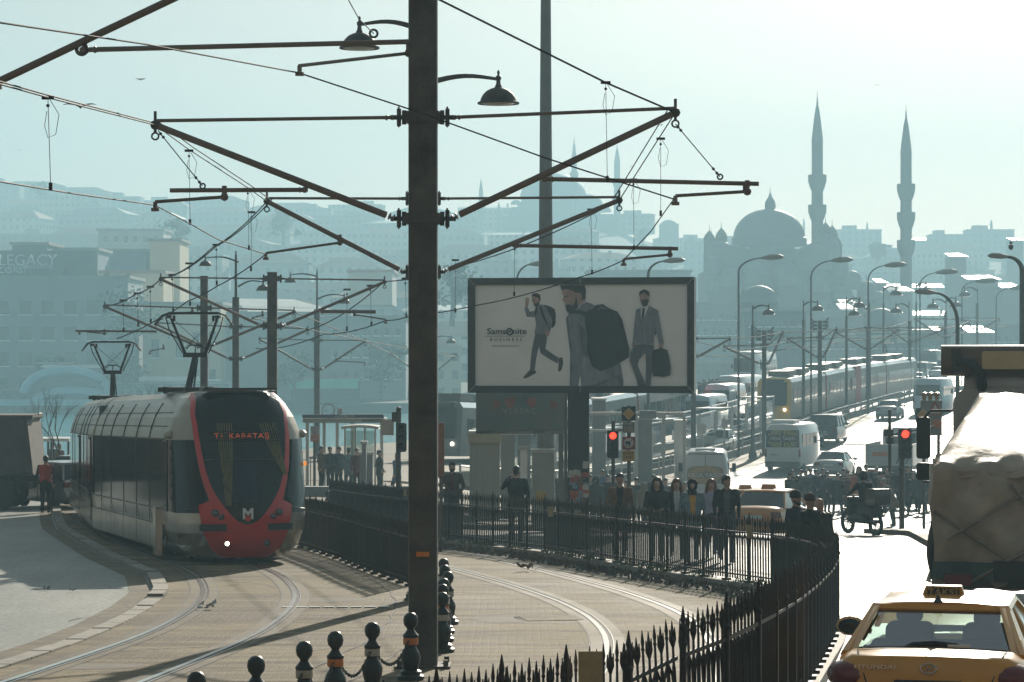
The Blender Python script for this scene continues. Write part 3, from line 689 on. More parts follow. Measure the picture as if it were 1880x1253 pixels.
def card(px, py, Y, w, h, lab):
    c = P(px, py, Y); b = MB(); b.box((0,0,0), (w,.008,h)); b.build('notice_card', M_card, loc=c, rz=.1, label=lab, cat='notice card', group='notice cards tied to the iron fence')
card(636,956,55.5,.085,.16,'small beige card tied on the left fence run near its spikes')
card(744,905,64,.09,.16,'small beige card on the fence left of the thick pole, highest up')
card(847,938,60.6,.10,.2,'small beige card on the fence below the man in the brown jacket')
card(1011,940,54.6,.10,.2,'small beige card on the fence below the man on the phone')
card(1376,976,45.0,.10,.22,'small beige card on the fence below the man in the black jacket')
card(1084,1225,18.7,.17,.22,'large ochre card on the nearest fence spikes at the bottom centre')
card(1470,1228,28.2,.10,.14,'small brown card low on the near fence beside the taxi')
# ------------------------------------------------------------- chained bollards
M_boll = mat('bollard_paint', (.02,.018,.016), .35, .2, var=.3, scale=8)
M_bo = mat('orange_band', (.62,.18,.02), .5, var=.2, scale=15); M_bw = mat('whitish_band', (.42,.39,.33), .5, var=.2, scale=15)
def bollard_mesh(m_band, name):
    r = empty('bollard', (0,0,0)); b = MB()
    b.lathe([(.15,0),(.15,.05),(.12,.07),(.12,.10),(.085,.12),(.09,.15),(.105,.21),(.11,.26),(.095,.31),(.065,.36),(.06,.38),(.075,.39),(.078,.47),(.085,.475),(.088,.50),(.06,.53),(.04,.56),(.045,.575),(.074,.61),(.083,.66),(.075,.705),(.045,.74),(.001,.75)], (0,0,0), 16); b.build('body', M_boll, r, smooth=45)
    b = MB(); b.lathe([(.081,.395),(.083,.40),(.083,.465),(.081,.47)], (0,0,0), 16); b.build('band', m_band, r, smooth=True); return r
bw = bollard_mesh(M_bw, 'w'); bo_ = bollard_mesh(M_bo, 'o'); first = {0:1, 1:1}
BL = [(-3.0,20.9,1,'nearest'),(-2.67,22.6,0,'bottom edge ball-topped bollard, leftmost in the picture'),(-2.31,24.1,1,'orange-banded ball-topped bollard cut by the bottom edge, second from the left'),(-2.0,25.7,0,'white-banded bollard, leftmost of those showing their chain'),(-1.78,26.9,1,'orange-banded bollard in the middle of the chained front row'),(-1.47,28.1,0,'white-banded bollard, last but one before the thick pole'),(-1.12,29.5,1,'orange-banded bollard touching the left foot of the thick pole'),
      (-.86,33.0,0,'bollard right behind the thick pole, nearest of the rear row'),(-.90,34.6,1,'orange-banded bollard in the rear row, second behind the thick pole'),(-.92,35.9,0,'third bollard of the rear row peeping out right of the thick pole'),(-.90,37.5,0,'tallest-looking white-banded bollard right of the thick pole'),(-.99,39.2,1,'orange-banded bollard second from the far end of the rear row'),(-1.05,41.0,0,'farthest bollard of the rear row')]
for i, (X, Y, k, lab) in enumerate(BL):
    if i == 0: continue
    src = bo_ if k else bw
    o = src if first[k] else copy_tree(src); first[k] = 0
    o.location = (X, Y, gz(X, Y)+.02); tag(o, lab, 'bollard', 'ball-topped bollards'); 
def chain(p, q, sag, lab):
    p = Vector(p); q = Vector(q); n = max(8, int((q-p).length/.045)); b = MB()
    pt = lambda t: p.lerp(q, t)-Vector((0,0,sag*4*t*(1-t)))-p
    for i in range(n):
        a, c = pt(i/n), pt((i+1)/n); d = (c-a).normalized(); m = (a+c)/2
        R = d.to_track_quat('X','Z').to_matrix().to_4x4() @ Matrix.Rotation(pi/2*(i % 2), 4, 'X') @ Matrix.Diagonal((1.35,.8,1,1))
        b.ring(m, .022, .0065, 8, 4, R)
    b.build('chain', M_iron, loc=p, label=lab, cat='chain', group='chains between the bollards')
for i in list(range(1, 6))+list(range(7, 12)):
    (x0,y0,_,l0), (x1,y1,_,l1) = BL[i], BL[i+1]; d = (Vector((x1,y1))-Vector((x0,y0))).normalized()*.09
    chain((x0+d.x,y0+d.y,gz(x0,y0)+.46), (x1-d.x,y1-d.y,gz(x1,y1)+.46), .2, 'sagging chain, link %s, from the %s' % (['one','two','three','four','five','six','seven','eight','nine','ten','eleven','twelve'][i-1], l0.split(',')[0][:40].rsplit(' ',1)[0]))
for (px, Y, lab) in ((602,80,'small dark bollard in the plaza, left of the pair'),(633,80,'small dark bollard in the plaza, right of the pair')):
    o = copy_tree(bo_); o.location = G(px, Y, .02); tag(o, lab, 'bollard', 'plaza bollards')
# ------------------------------------------------------------- advertising billboard with printed poster
B = G(1061, 75); YB = 75; s = F/YB
bb = empty('billboard', B, 0, 'big advertising billboard with three printed bearded men in grey suits, on a dark post', 'billboard')
rot = radians(-9)
ctr = P(1066, 616, YB)-B
pan = Matrix.Translation(ctr) @ Matrix.Rotation(rot, 4, 'Z')
W_ = 420/s/cos(rot)*.985; H_ = 212/s
def part(name, b, m, parent=bb, M=pan, **k):
    b.v = [tuple(M @ Vector(v)) for v in b.v]; return b.build(name, m, parent, **k)
M_bf = mat('billboard_frame', (.028,.024,.02), .45, .2, var=.2)
fw = .20
b = MB(); 
for z in (-1, 1): b.box((0,.25,z*(H_/2-fw/2)), (W_,.62,fw))
for x in (-1, 1): b.box((x*(W_/2-fw/2),.25,0), (fw,.622,H_-2*fw-.004))
part('frame', b, M_bf)
b = MB(); b.box((0,.58,0), (W_-.1,.05,H_-.1)); part('back_panel', b, M_bf)
b = MB()
for sx in (-1,1):
    for sz in (-1,1):
        a = Vector((sx*(W_/2-.02),-.066,sz*(H_/2-.02))); c = Vector((sx*(W_/2-fw),-.066,sz*(H_/2-fw))); b.tube([a,c], .014, 4)
for sz in (-1,1): b.tube([(0,-.066,sz*(H_/2-.02)),(0,-.066,sz*(H_/2-fw))], .012, 4)
for x in (-.02,.12,.25): b.box((-W_/2-.006,x,0), (.02,.02,H_-.04))
part('joint_trim', b, mat('worn_trim', (.3,.29,.26), .5, .4, var=.1))
b = MB(); b.box((0,.02,0), (W_-2*fw+.01,.02,H_-2*fw+.01)); M_poster = mat('poster_paper', (.92,.88,.80), .6, var=.07, scale=.7); 
ps = part('poster', b, M_poster)
# poster coordinates measured in the enlarged crop (1880x1144 of 460x280 px)
def pc(u, v): x, y = 830+u/4.087, 480+v/4.087; return ((x-1066)/s/cos(rot)*1.0, -(y-616)/s+ (x-1066)/s*.0)
tone = {}
def pm(nm, c): return mat('print_'+nm, c, .6, var=.35, scale=2.6, stretch=(3,1,1))
LAY = [0]
def pr_(pts, m, name='printed_figure'):
    LAY[0] += 1; d = .0035+.0012*LAY[0]
    b = MB(); q = [pc(u, v) for u, v in pts]; q = [(x, z) for x, z in q]
    y = .01-d; vs = [Vector((x, y, z)) for x, z in q]; b.add(vs, [tuple(range(len(vs)))]); part(name, b, m, ps if False else bb)
suit = pm('suit', (.20,.205,.225)); suitd = pm('suit_dark', (.12,.122,.135)); trs = pm('trousers', (.105,.108,.12)); bag = pm('bag', (.020,.020,.023)); skin = pm('skin', (.42,.26,.20)); hair = pm('hair', (.035,.024,.02)); shirt = pm('shirt', (.62,.62,.62))
# man 1 (walking with backpack)
pr_([(648,345),(690,325),(740,340),(770,360),(778,400),(776,470),(760,498),(735,495),(716,470),(690,420),(660,400)], bag)
pr_([(625,345),(660,322),(700,335),(725,380),(752,440),(745,500),(728,545),(712,560),(690,600),(660,590),(625,560),(620,530),(630,480),(622,420),(560,415),(542,350),(568,340),(582,378),(620,372)], suit)
pr_([(548,345),(552,275),(568,268),(580,285),(578,300),(568,345)], skin)
pr_([(600,255),(640,245),(662,265),(660,310),(640,335),(618,330),(600,295)], skin)
pr_([(596,262),(605,243),(635,238),(662,252),(664,290),(655,300),(648,275),(620,262)], hair)
pr_([(612,312),(630,318),(650,300),(655,325),(635,345),(615,332)], hair)
pr_([(625,540),(715,545),(712,590),(700,655),(745,690),(800,725),(795,768),(740,740),(665,690),(655,640),(645,660),(630,740),(620,822),(585,822),(590,750),(600,660)], trs)
pr_([(580,820),(628,822),(630,838),(570,872),(535,880),(540,866)], hair); pr_([(802,726),(828,722),(834,760),(822,815),(806,830),(796,820),(800,780)], hair)
pr_([(695,520),(728,525),(728,560),(705,560)], skin)
pr_([(628,345),(640,342),(640,372),(626,410),(620,385)], bag); pr_([(655,345),(670,335),(690,400),(718,470),(712,480),(680,420)], bag)
# man 2 (large, from the side)
pr_([(940,330),(985,300),(1050,320),(1090,350),(1120,420),(1120,700),(1262,770),(1285,900),(1280,945),(885,944),(888,700),(855,430),(880,390),(935,370)], suit)
pr_([(990,700),(1140,820),(1190,880),(1040,944),(975,944),(970,800)], pm('suit_light', (.25,.25,.26)))
pr_([(950,460),(1000,520),(1020,740),(985,700),(965,600)], suitd); pr_([(945,944),(962,850),(970,944)], M_poster); pr_([(855,430),(870,410),(895,640),(905,800),(888,940),(884,940),(888,700)], suitd); pr_([(1185,825),(1225,865),(1262,850),(1285,944),(1270,944),(1240,880),(1210,885)], suitd); pr_([(985,944),(1100,915),(1210,870),(1215,876),(1105,928),(1020,944)], suitd)
pr_([(822,205),(860,195),(950,200),(1000,240),(1000,300),(940,340),(900,375),(855,340),(848,315),(828,290),(840,262),(826,240)], skin)
pr_([(812,181),(995,181),(1005,220),(1000,290),(965,290),(960,240),(925,236),(905,222),(860,208),(822,215)], hair)
pr_([(848,328),(880,322),(905,335),(925,300),(930,255),(940,300),(945,345),(905,392),(870,388),(858,365)], hair)
pr_([(838,262),(862,258),(864,266),(842,270)], hair); pr_([(940,250),(965,238),(975,265),(965,290),(945,285)], skin); pr_([(945,345),(990,305),(1005,310),(960,330),(945,358)], shirt)
pr_([(1000,380),(1060,355),(1075,330),(1130,322),(1180,355),(1240,380),(1275,440),(1300,540),(1328,660),(1325,720),(1255,765),(1190,800),(1110,825),(1050,790),(1015,690),(1010,560),(995,440)], bag)
pr_([(870,405),(900,370),(950,362),(1020,385),(1010,430),(960,395),(910,390)], bag)
pr_([(1080,400),(1180,370),(1230,395),(1255,500),(1110,510),(1085,450)], pm('bag_pocket', (.028,.028,.031))); pr_([(1060,560),(1260,545),(1295,680),(1080,740)], pm('bag_pocket', (.028,.028,.031))); pr_([(1085,365),(1120,340),(1150,345),(1172,362),(1150,362),(1120,354),(1095,372)], suitd)
# man 3 (standing with bag)
pr_([(1378,365),(1420,348),(1478,338),(1540,370),(1560,480),(1583,620),(1548,625),(1530,540),(1510,480),(1512,620),(1420,628),(1388,615),(1370,620),(1352,618),(1360,520)], suit)
pr_([(1410,345),(1440,330),(1475,335),(1440,420),(1425,455),(1412,420)], shirt); pr_([(1428,352),(1444,352),(1440,400),(1428,455),(1420,420)], bag)
pr_([(1405,255),(1440,240),(1476,258),(1475,300),(1455,340),(1425,335),(1408,300)], skin); pr_([(1400,262),(1405,228),(1440,212),(1475,228),(1480,268),(1470,262),(1440,238),(1412,250)], hair); pr_([(1415,292),(1440,288),(1472,290),(1465,330),(1442,345),(1422,330)], hair)
pr_([(1548,615),(1580,618),(1578,650),(1545,648)], skin); pr_([(1348,618),(1366,618),(1360,650),(1350,645)], skin)
pr_([(1365,625),(1512,625),(1510,720),(1492,850),(1484,946),(1448,945),(1452,800),(1450,700),(1440,690),(1400,740),(1390,780),(1440,900),(1448,940),(1395,946),(1380,880),(1330,745),(1335,690)], trs)
pr_([(1500,670),(1545,658),(1560,645),(1580,658),(1610,668),(1625,720),(1637,800),(1632,855),(1580,868),(1505,860),(1495,800)], bag); pr_([(1395,940),(1445,915),(1450,946),(1400,948)], hair); pr_([(1470,395),(1495,392),(1494,404),(1470,406)], suitd)
pr_([(1418,455),(1424,455),(1422,560),(1416,560)], suitd); pr_([(1512,480),(1530,540),(1522,560),(1512,540)], suitd)
MP = pan
def ptext(t_, u, v, sz, m, sx=1, sp=1.0, bold=0):
    x, z = pc(u, v); q = pan @ Vector((x, -.03, z)); o = text(t_, sz, m, bb, q, (radians(90),0,rot), depth=.002, sx=sx, font_space=sp, bold=bold)
ink = mat('print_ink', (.03,.03,.032), .6, var=0)
ptext('Sams', 334, 527, .24, ink, 1.12, bold=.003); ptext('nite', 508, 527, .24, ink, 1.12, bold=.003); ptext('BUSINESS', 405, 588, .135, ink, 1.0, 1.75); ptext('www.samsonite.com.tr', 402, 634, .085, mat('print_grey_ink', (.14,.14,.14), .6, var=0))
x, z = pc(433, 528); b = MB(); b.ring((x,-.022,z), .085, .022, 16, 4, Matrix.Rotation(pi/2,4,'X') @ Matrix.Diagonal((1,1,.15,1))); b.prism([(-.09,-.02),(0,-.02),(.09,.06),(.0,.03)], 0, .003, M=MXZ, c=(x,-.03,z)); part('emblem', b, ink)
pr_([(250,560),(548,560),(548,563),(250,563)], ink, 'printed_line')
b = MB(); q0 = B; zt = (P(1060,722,YB)-B).z; b.rbox((.02,.25,zt/2), (.60,.5,zt), .04, 2, 2); b.build('post', M_bf, bb)
b = MB(); b.box((-.34,.2,zt/2), (.08,.4,zt)); b.build('side_channel', mat('post_channel', (.12,.105,.09), .5, .3, var=.2), bb)
rnd = random.Random(5)
stc = [mat('leaflet_%s' % n_, c, .7, var=.25, scale=12) for n_, c in (('orange',(.45,.12,.05)),('white',(.5,.48,.42)),('blue',(.2,.28,.34)),('brown',(.16,.09,.06)),('red',(.42,.07,.03)))]
for i in range(46):
    b = MB(); w_, h_ = rnd.uniform(.09,.2), rnd.uniform(.1,.24); M_ = Matrix.Rotation(rnd.uniform(-.25,.25), 4, 'Y')
    b.box((rnd.uniform(-.2,.24), -.005-.0015*i, rnd.uniform(.5,1.75) if i else 1.95), (w_,.003,h_), M=M_); b.build('leaflet', stc[i % 5 if i else 1], bb)
# second billboard behind: faded tulip poster
YB2 = 86; B = G(957, YB2); s2 = F/YB2; b2 = empty('poster_board', B, 0, 'grey framed board with a faded red tulip poster under the big billboard', 'poster board')
L = lambda x, y: P(x, y, YB2)-B
def pl(b, x0, y0, x1, y1, dy, th=.02):
    p, q = L(x0, y0), L(x1, y1); return b.box(((p.x+q.x)/2, dy, (p.z+q.z)/2), (abs(q.x-p.x), th, abs(q.z-p.z)))
b = MB(); pl(b,874,716,1040,797,.1,.3); b.build('frame', mat('board_frame', (.14,.135,.12), .5, .3, var=.2), b2)
def artmat():
    m = bpy.data.materials.new('faded_tulip_print'); m.use_nodes = True; n = m.node_tree.nodes; l = m.node_tree.links; bs = n['Principled BSDF']; bs.inputs['Roughness'].default_value = .35
    tc = n.new('ShaderNodeTexCoord'); no = n.new('ShaderNodeTexNoise'); no.inputs['Scale'].default_value = 1.6; no.inputs['Detail'].default_value = 4; l.new(tc.outputs['Object'], no.inputs['Vector'])
    cr = n.new('ShaderNodeValToRGB'); e = cr.color_ramp.elements; e[0].position = .3; e[0].color = (.05,.09,.08,1); e[1].position = .7; e[1].color = (.16,.12,.09,1); x = e.new(.5); x.color = (.09,.13,.11,1)
    l.new(no.outputs[0], cr.inputs[0]); l.new(cr.outputs[0], bs.inputs['Base Color']); return m
b = MB(); pl(b,879,720,1036,790,-.08,.03); b.build('poster', artmat(), b2)
tul = mat('print_tulip', (.22,.06,.04), .4, var=.3, scale=3); grn = mat('print_leaf', (.05,.12,.06), .4, var=.2)
for (x_, y_, k) in ((937,738,1),(976,738,.9),(912,742,.6),(1016,744,.7)):
    b = MB(); q = L(x_, y_); sc = k*.17; b.prism([(sc*x__, sc*z__) for x__, z__ in ((-.2,-1.2),(-.9,-.6),(-1.05,.3),(-.8,1.2),(-.45,.5),(-.1,1.4),(.2,.5),(.6,1.3),(1.0,.4),(.9,-.6),(.3,-1.2))], 0, .004, M=MXZ, c=(q.x,-.10,q.z)); b.build('printed_tulip', tul, b2)
    b = MB(); b.box((q.x,-.099,q.z-.2*k-.18), (.02,.002,.36)); b.build('printed_stem', grn, b2)
q = L(955,755); text('VERSAC', .26, mat('faded_letters', (.26,.27,.22), .5, var=0), b2, (q.x-.02,-.105,q.z), font_space=1.25)
q = L(930,793.5); text('İSTANBUL BÜYÜKŞEHİR BELEDİYESİ', .095, mat('small_pale_letters', (.4,.38,.33), .5, var=0), b2, (q.x+.05,-.06,q.z+.0)); q = L(1018,793.5); text('ŞEHİR HATLARI', .085, MATS['small_pale_letters'], b2, (q.x,-.06,q.z))
for (x_) in (885,1030): b = MB(); p = L(x_,797); b.box((p.x,.1,p.z/2), (.16,.16,p.z)); b.build('post', M_steel, b2)
# ------------------------------------------------------------- trams
M_silver = mat('polished_tram_skirt', (.60,.56,.50), .2, .85, var=.3, scale=.8, bump=.08, bscale=1.5)
M_cream = mat('tram_roof_cream', (.42,.37,.29), .42, .0, var=.18, scale=.7, coat=.1)
M_tglass = mat('tram_side_glass', (.012,.011,.011), .09, 0, var=.2, scale=.5, spec=.3)
M_tdark = mat('tram_dark_frame', (.014,.013,.013), .3, 0, var=.2)
M_tred = mat('tram_red', (.62,.014,.008), .26, 0, var=.08, coat=.5)
WZ = [(.10,.95),(.18,1.05),(.35,1.2),(.6,1.28),(1.0,1.325),(2.45,1.325),(2.62,1.29),(2.9,1.2),(3.15,1.06),(3.3,.93),(3.42,.72)]
SET = [(.10,.30),(.18,.22),(.35,.10),(.6,.02),(.9,0),(1.3,.05),(2.0,.22),(2.8,.5),(3.3,.75),(3.42,.95)]
def tw(z): return lerp_tab(WZ, z)
def ty(x, z): w = tw(z); u = min(1, abs(x)/w); return lerp_tab(SET, z)+.38*u**2+.42*u**6
ZR = [.10,.18,.26,.35,.47,.6,.8,1.0,1.25,1.5,1.75,2.0,2.25,2.45,2.53,2.62,2.75,2.9,3.03,3.15,3.23,3.3,3.37,3.42]
def module(Lm, nose, parent, y0=0):
    """body shell running +y from y0; nose True: shaped front at y0"""
    out = []
    US = [-1,-.97,-.92,-.84,-.72,-.56,-.36,-.18,0,.18,.36,.56,.72,.84,.92,.97,1]
    vs = []; cols = []
    if nose:
        cols.append(('s', -1, Lm)); cols.append(('s',-1,1.9))
        cols += [('n', u, 0) for u in US]; cols.append(('s',1,1.9)); cols.append(('s', 1, Lm))
    else: cols = [('s',-1,Lm),('s',-1,0),('s',-.8,-.1),('s',.8,-.1),('s',1,0),('s',1,Lm)]
    for z in ZR:
        for k, u, l in cols:
            w = tw(z)
            if k == 's': vs.append((u*w, y0+l, z))
            else: vs.append((u*w, y0+ty(u*w, z), z))
    n = len(cols); b = MB(); N = len(ZR)
    for j in range(N-1):
        zc = (ZR[j]+ZR[j+1])/2
        b.use(M_silver if zc < 1.02 else (M_tglass if zc < 2.45 else M_cream))
        o = len(b.v)
        b.add([vs[j*n+i] for i in range(n)]+[vs[(j+1)*n+i] for i in range(n)], [(i, i+1, n+i+1, n+i) for i in range(n-1)])
    b.use(M_cream); top = vs[(N-1)*n:]; b.add(top, [tuple(range(n))]); b.use(M_tdark); b.add(vs[:n], [tuple(range(n))[::-1]])
    b.add([vs[j*n] for j in range(N)]+[vs[j*n+n-1] for j in range(N)], [tuple(range(N))+tuple(range(2*N-1, N-1, -1))])
    return b.build('body', None, parent, smooth=38)
def patch(name, fa, fb, zs, off, m, parent, nx=8, y0=0):
    b = MB(); vs = []
    for z in zs:
        a, c = fa(z), fb(z)
        for i in range(nx+1):
            x = a+(c-a)*i/nx; vs.append((x, y0+ty(x, z)-off, z))
    b.add(vs, [(j*(nx+1)+i, j*(nx+1)+i+1, (j+1)*(nx+1)+i+1, (j+1)*(nx+1)+i) for j in range(len(zs)-1) for i in range(nx)])
    return b.build(name, m, parent, smooth=50)
WI = [(.78,.02),(.82,.16),(.88,.24),(.97,.33),(1.1,.44),(1.23,.53),(1.4,.63),(1.55,.70),(1.87,.79),(2.2,.84),(2.5,.87),(3.0,.90),(3.40,.80)]
WO = [(.11,.48),(.19,.58),(.3,.70),(.6,.84),(.85,.90),(1.12,.94),(1.16,.93),(1.25,.74),(1.4,.78),(1.55,.83),(1.87,.90),(2.2,.94),(2.5,.97),(3.0,.98),(3.35,.91),(3.41,.84)]
wi = lambda z: lerp_tab(WI, z); wo = lambda z: lerp_tab(WO, z)
def side_panels(parent, Lm, y0, doors, joints, sgn=-1, first=1.95):
    """windows, doors and seams on the side x = sgn*1.33"""
    X = sgn*1.328
    b = MB()
    for y in joints:
        b.box((X,y0+y,1.72), (.014,.07,1.44)); b.box((X,y0+y,.6), (.012,.03,.78))
        for z0_, z1_ in ((2.46,2.7),(2.7,2.95),(2.95,3.2)):
            p, q = Vector((sgn*(tw(z0_)+.006), y0+y, z0_)), Vector((sgn*(tw(z1_)+.006), y0+y, z1_)); b.tube([p,q], .02, 4)
    for z_ in (2.72,3.0): b.box((sgn*(tw(z_)+.004), y0+first+(Lm-first)/2, z_), (.02,Lm-first,.018))
    b.box((X,y0+first+(Lm-first)/2,2.46), (.02,Lm-first,.035)); b.box((X,y0+first+(Lm-first)/2,1.02), (.016,Lm-first,.03)); b.build('seam_trim', M_tdark, parent)
    for y in doors:
        d = MB(); d.use(M_tdark).box((X+sgn*.004,y0+y,1.38), (.02,1.3,2.1)); d.use(M_tglass)
        for k in (-1,1): d.box((X+sgn*.016,y0+y+k*.32,1.6), (.012,.54,1.5))
        d.use(M_silver)
        for k in (-1,1): d.box((X+sgn*.017,y0+y+k*.32,.62), (.012,.56,.52))
        d.build('door', None, parent)
    # wheel skirts lower edge boxes
    rr_ = random.Random(int(Lm*10)+len(doors))
    y = first+.4
    while y < Lm-.8:
        w = rr_.uniform(1.0,1.5); b = MB(); b.box((X-sgn*.005,y0+y+w/2,.44), (.018,w-.03,.50)); b.build('skirt_panel', M_silver, parent); y += w
def pantograph(root, y, z, h, lean, kk=1.0, wide=1.6, yaw=0):
    r = empty('pantograph', (0,y,z), yaw); r.parent = root; b = MB()
    b.box((0,0,.08), (1.2,.9,.10))
    for s in (-1,1): b.tube([(s*.45,-.4,0),(s*.45,-.4,.14)], .05, 6); b.tube([(s*.45,.4,0),(s*.45,.4,.14)], .05, 6)
    b.tube([(0,0,.1),(lean,.25,h*.46)], [.075,.065], 8)
    b.tube([(.12,0,.1),(lean+.05,.25,h*.44)], [.02,.02], 6)
    b.box((lean,.25,h*.46+.03), (.52,.12,.10))
    for s in (-1,1):
        b.tube([(lean+s*.2,.25,h*.47),(lean+s*.52,.05,h*.97)], [.035,.028], 8); b.tube([(lean+s*.28,.3,h*.5),(lean+s*.55,.12,h*.8),(lean+s*.62,.08,h*.96)], [.014]*3, 6)
    b.tube([(lean-.2,.25,h*.55),(lean-.12,.25,h*.60),(lean+.12,.25,h*.60),(lean+.26,.25,h*.55)], .018, 6); b.tube([(lean,.25,h*.47),(lean,.25,h*.6)], .012, 6)
    b.tube([(lean-.25,.2,h*.55),(lean+.5,.06,h*.95)], .006, 4); b.tube([(lean+.25,.2,h*.55),(lean-.5,.06,h*.95)], .006, 4)
    b.build('arm', M_tdark, r, smooth=30); b = MB(); w = wide/2
    for dy in (-.12,.12):
        b.box((lean,dy,h), (w*1.35,.06,.05))
        for s in (-1,1): b.tube([(lean+s*w*.66,dy,h),(lean+s*w*.85,dy,h-.05),(lean+s*w*1.05,dy,h-.26)], [.02,.018,.012], 6)
    for s in (-1,1): b.box((lean+s*.52,0,h-.08), (.10,.34,.06)); b.box((lean+s*.42,0,h-.11), (.05,.1,.12))
    b.build('collector_head', M_tdark, r); return r
Fp, Jp, Rp = Vector((-5.22,52.75)), Vector((-9.05,66.2)), Vector((-12.3,82.5))
L1 = (Jp-Fp).length; L2 = (Rp-Jp).length
z0 = gz(Fp.x, Fp.y)+.05; z1 = gz(Jp.x, Jp.y)+.05; z2 = gz(Rp.x, Rp.y)+.05
tram = empty('tram', (Fp.x, Fp.y, z0), 0, 'silver low-floor tram with a red front and big dark windscreen, one headlamp lit', 'tram')
def sub(p, z, q, zq):
    o = empty('front_section' , (p.x-Fp.x, p.y-Fp.y, z-z0), 0); d = q-p
    o.rotation_euler = (atan2(zq-z, d.length), 0, atan2(d.y, d.x)-pi/2); o.parent = tram; return o
s1 = sub(Fp, z0, Jp, z1); s2_ = sub(Jp, z1, Rp, z2); s2_.name = 'rear_section'
s1.rotation_euler.z -= radians(3.0)*0
module(L1-.25, True, s1)
M_scr = mat('tram_windscreen', (.010,.012,.016), .05, 0, var=.3, scale=1.2, spec=.35)
zs = [.785,.80,.83,.88,.93,.98,1.04,1.12,1.2,1.3,1.4,1.55,1.7,1.87,2.0,2.2,2.35,2.5,2.75,3.0,3.2,3.3,3.4]
patch('windscreen', lambda z: -wi(z), lambda z: wi(z), zs, .036, M_scr, s1, 14)
zo = [.11,.15,.19,.25,.3,.4,.5,.6,.7,.77,.785,.80,.83,.88,.93,.98,1.04,1.12,1.16,1.2,1.25,1.3,1.4,1.55,1.7,1.87,2.0,2.2,2.35,2.5,2.75,3.0,3.2,3.3,3.4]
for sg in (-1,1):
    f0 = (lambda z: 0.0 if z < .782 else wi(z))
    if sg < 0: patch('red_mask', lambda z: -wo(z), lambda z: -f0(z), zo, .030, M_tred, s1, 8)
    else: patch('red_mask', lambda z: f0(z), lambda z: wo(z), zo, .030, M_tred, s1, 8)
def on(x, z, off=.02): return Vector((x, ty(x, z)-off, z))
# silver cheeks under the side glass
for sg in (-1,1):
    patch('cab_side_window', (lambda z: sg*(wo(z)+.06)), (lambda z: sg*(tw(z)-.02)), [1.14,1.2,1.3,1.5,1.75,2.0,2.2,2.38,2.44], .028, M_tglass, s1, 4)
    b = MB(); b.tube([on(sg*(wo(1.12)+.02),1.09,.02), on(sg*1.15,1.07,.015), on(sg*1.29,1.05,.012)], .016, 4); b.build('window_sill', M_tdark, s1)
    for (x, z, r_) in ((.64,1.01,.075),(.52,.93,.06)):
        c = on(sg*x, z, .03); b = MB(); b.use(M_tdark).lathe([(r_,0),(r_,.03),(r_*.8,.035)], c, 14, M=Matrix.Rotation(pi/2,4,'X')); b.use(mat('lamp_glass', (.18,.17,.16), .1, .5, var=0)).lathe([(r_*.7,.03),(r_*.45,.05),(.001,.055)], c, 14, M=Matrix.Rotation(pi/2,4,'X')); b.build('headlamp', None, s1, smooth=40)
    c = on(sg*.40, .40, .03); b = MB(); b.use(M_tdark).lathe([(.065,0),(.065,.03),(.05,.03)], c, 14, M=Matrix.Rotation(pi/2,4,'X')); b.use(mat('lit_lamp', (1,.85,.55), .3, var=0, emit=6) if sg < 0 else MATS['lamp_glass']).lathe([(.048,.028),(.03,.035),(.001,.037)], c, 12, M=Matrix.Rotation(pi/2,4,'X')); b.build('marker_lamp', None, s1)
    b = MB(); a, c = on(sg*.42, .71, .045), on(sg*.92, .73, .055); m_ = (a+c)/2; d_ = c-a
    b.box((0,0,0), (d_.length,.08,.13), M=Matrix.Translation(m_) @ Matrix.Rotation(atan2(d_.y, d_.x), 4, 'Z')); b.build('bumper_pad', M_black, s1)
    b = MB(); c = Vector((sg*1.36, 1.35, 2.55)); b.ball(c, .11, 10, (1,1.4,.8)); b.tube([c-Vector((sg*.1,0,0)), c], .05, 6); b.build('camera_pod', M_cream, s1, smooth=True)
b = MB(); c = on(1.3, 1.9, .0); b.lathe([(.045,0),(.045,.04),(.001,.05)], (1.335,.95,1.95), 8, M=Matrix.Rotation(pi/2,4,'Y')); b.build('indicator_lamp', mat('amber_lamp', (.8,.25,.03), .2, var=0, emit=.6), s1)
# emblem M with red wedge
b = MB(); c = on(0, .99, .05); q = [(-.105,-.11),(-.105,.11),(-.06,.11),(0,.03),(.06,.11),(.105,.11),(.105,-.11),(.062,-.11),(.062,.03),(0,-.045),(-.062,.03),(-.062,-.11)]
b.prism(q, 0, .008, M=MXZ, c=c); b.build('emblem', M_white, s1)
b = MB(); b.prism([(-.055,-.02),(0,-.07),(.055,-.02),(.055,-.12),(0,-.17),(-.055,-.12)], 0, .006, M=MXZ, c=c); b.build('emblem_wedge', mat('emblem_red', (.7,.04,.02), .4, var=0), s1)
# windscreen interior seen through: curtains, display, blind, wiper
M_cur = mat('curtain_yellow', (.20,.18,.09), .8, var=.4, scale=9, stretch=(3,3,.3)); M_led = mat('display_led', (.9,.16,.05), .4, var=0, emit=.10)
for (xa, xb, xc, xd, zt, zb, sg) in ((-.52,-.24,-.42,-.33,2.78,1.15,-1),(.34,.66,.78,.84,2.78,1.75,1)):
    b = MB(); n_ = 7
    for i in range(n_):
        t = i/(n_-1); p0_ = Vector((xa+(xb-xa)*t, 0, zt)); p1_ = Vector((xc+(xd-xc)*t, 0, zb)); pts = []
        for k in range(9):
            u = k/8; x = p0_.x+(p1_.x-p0_.x)*u**1.3; z = zt+(zb-zt)*u; pts.append(on(x, z, .046))
        b.tube(pts, .013, 4)
    b.build('curtain', M_cur, s1, smooth=True)
b = MB(); b.box((0,0,0), (0.001,.001,.001))
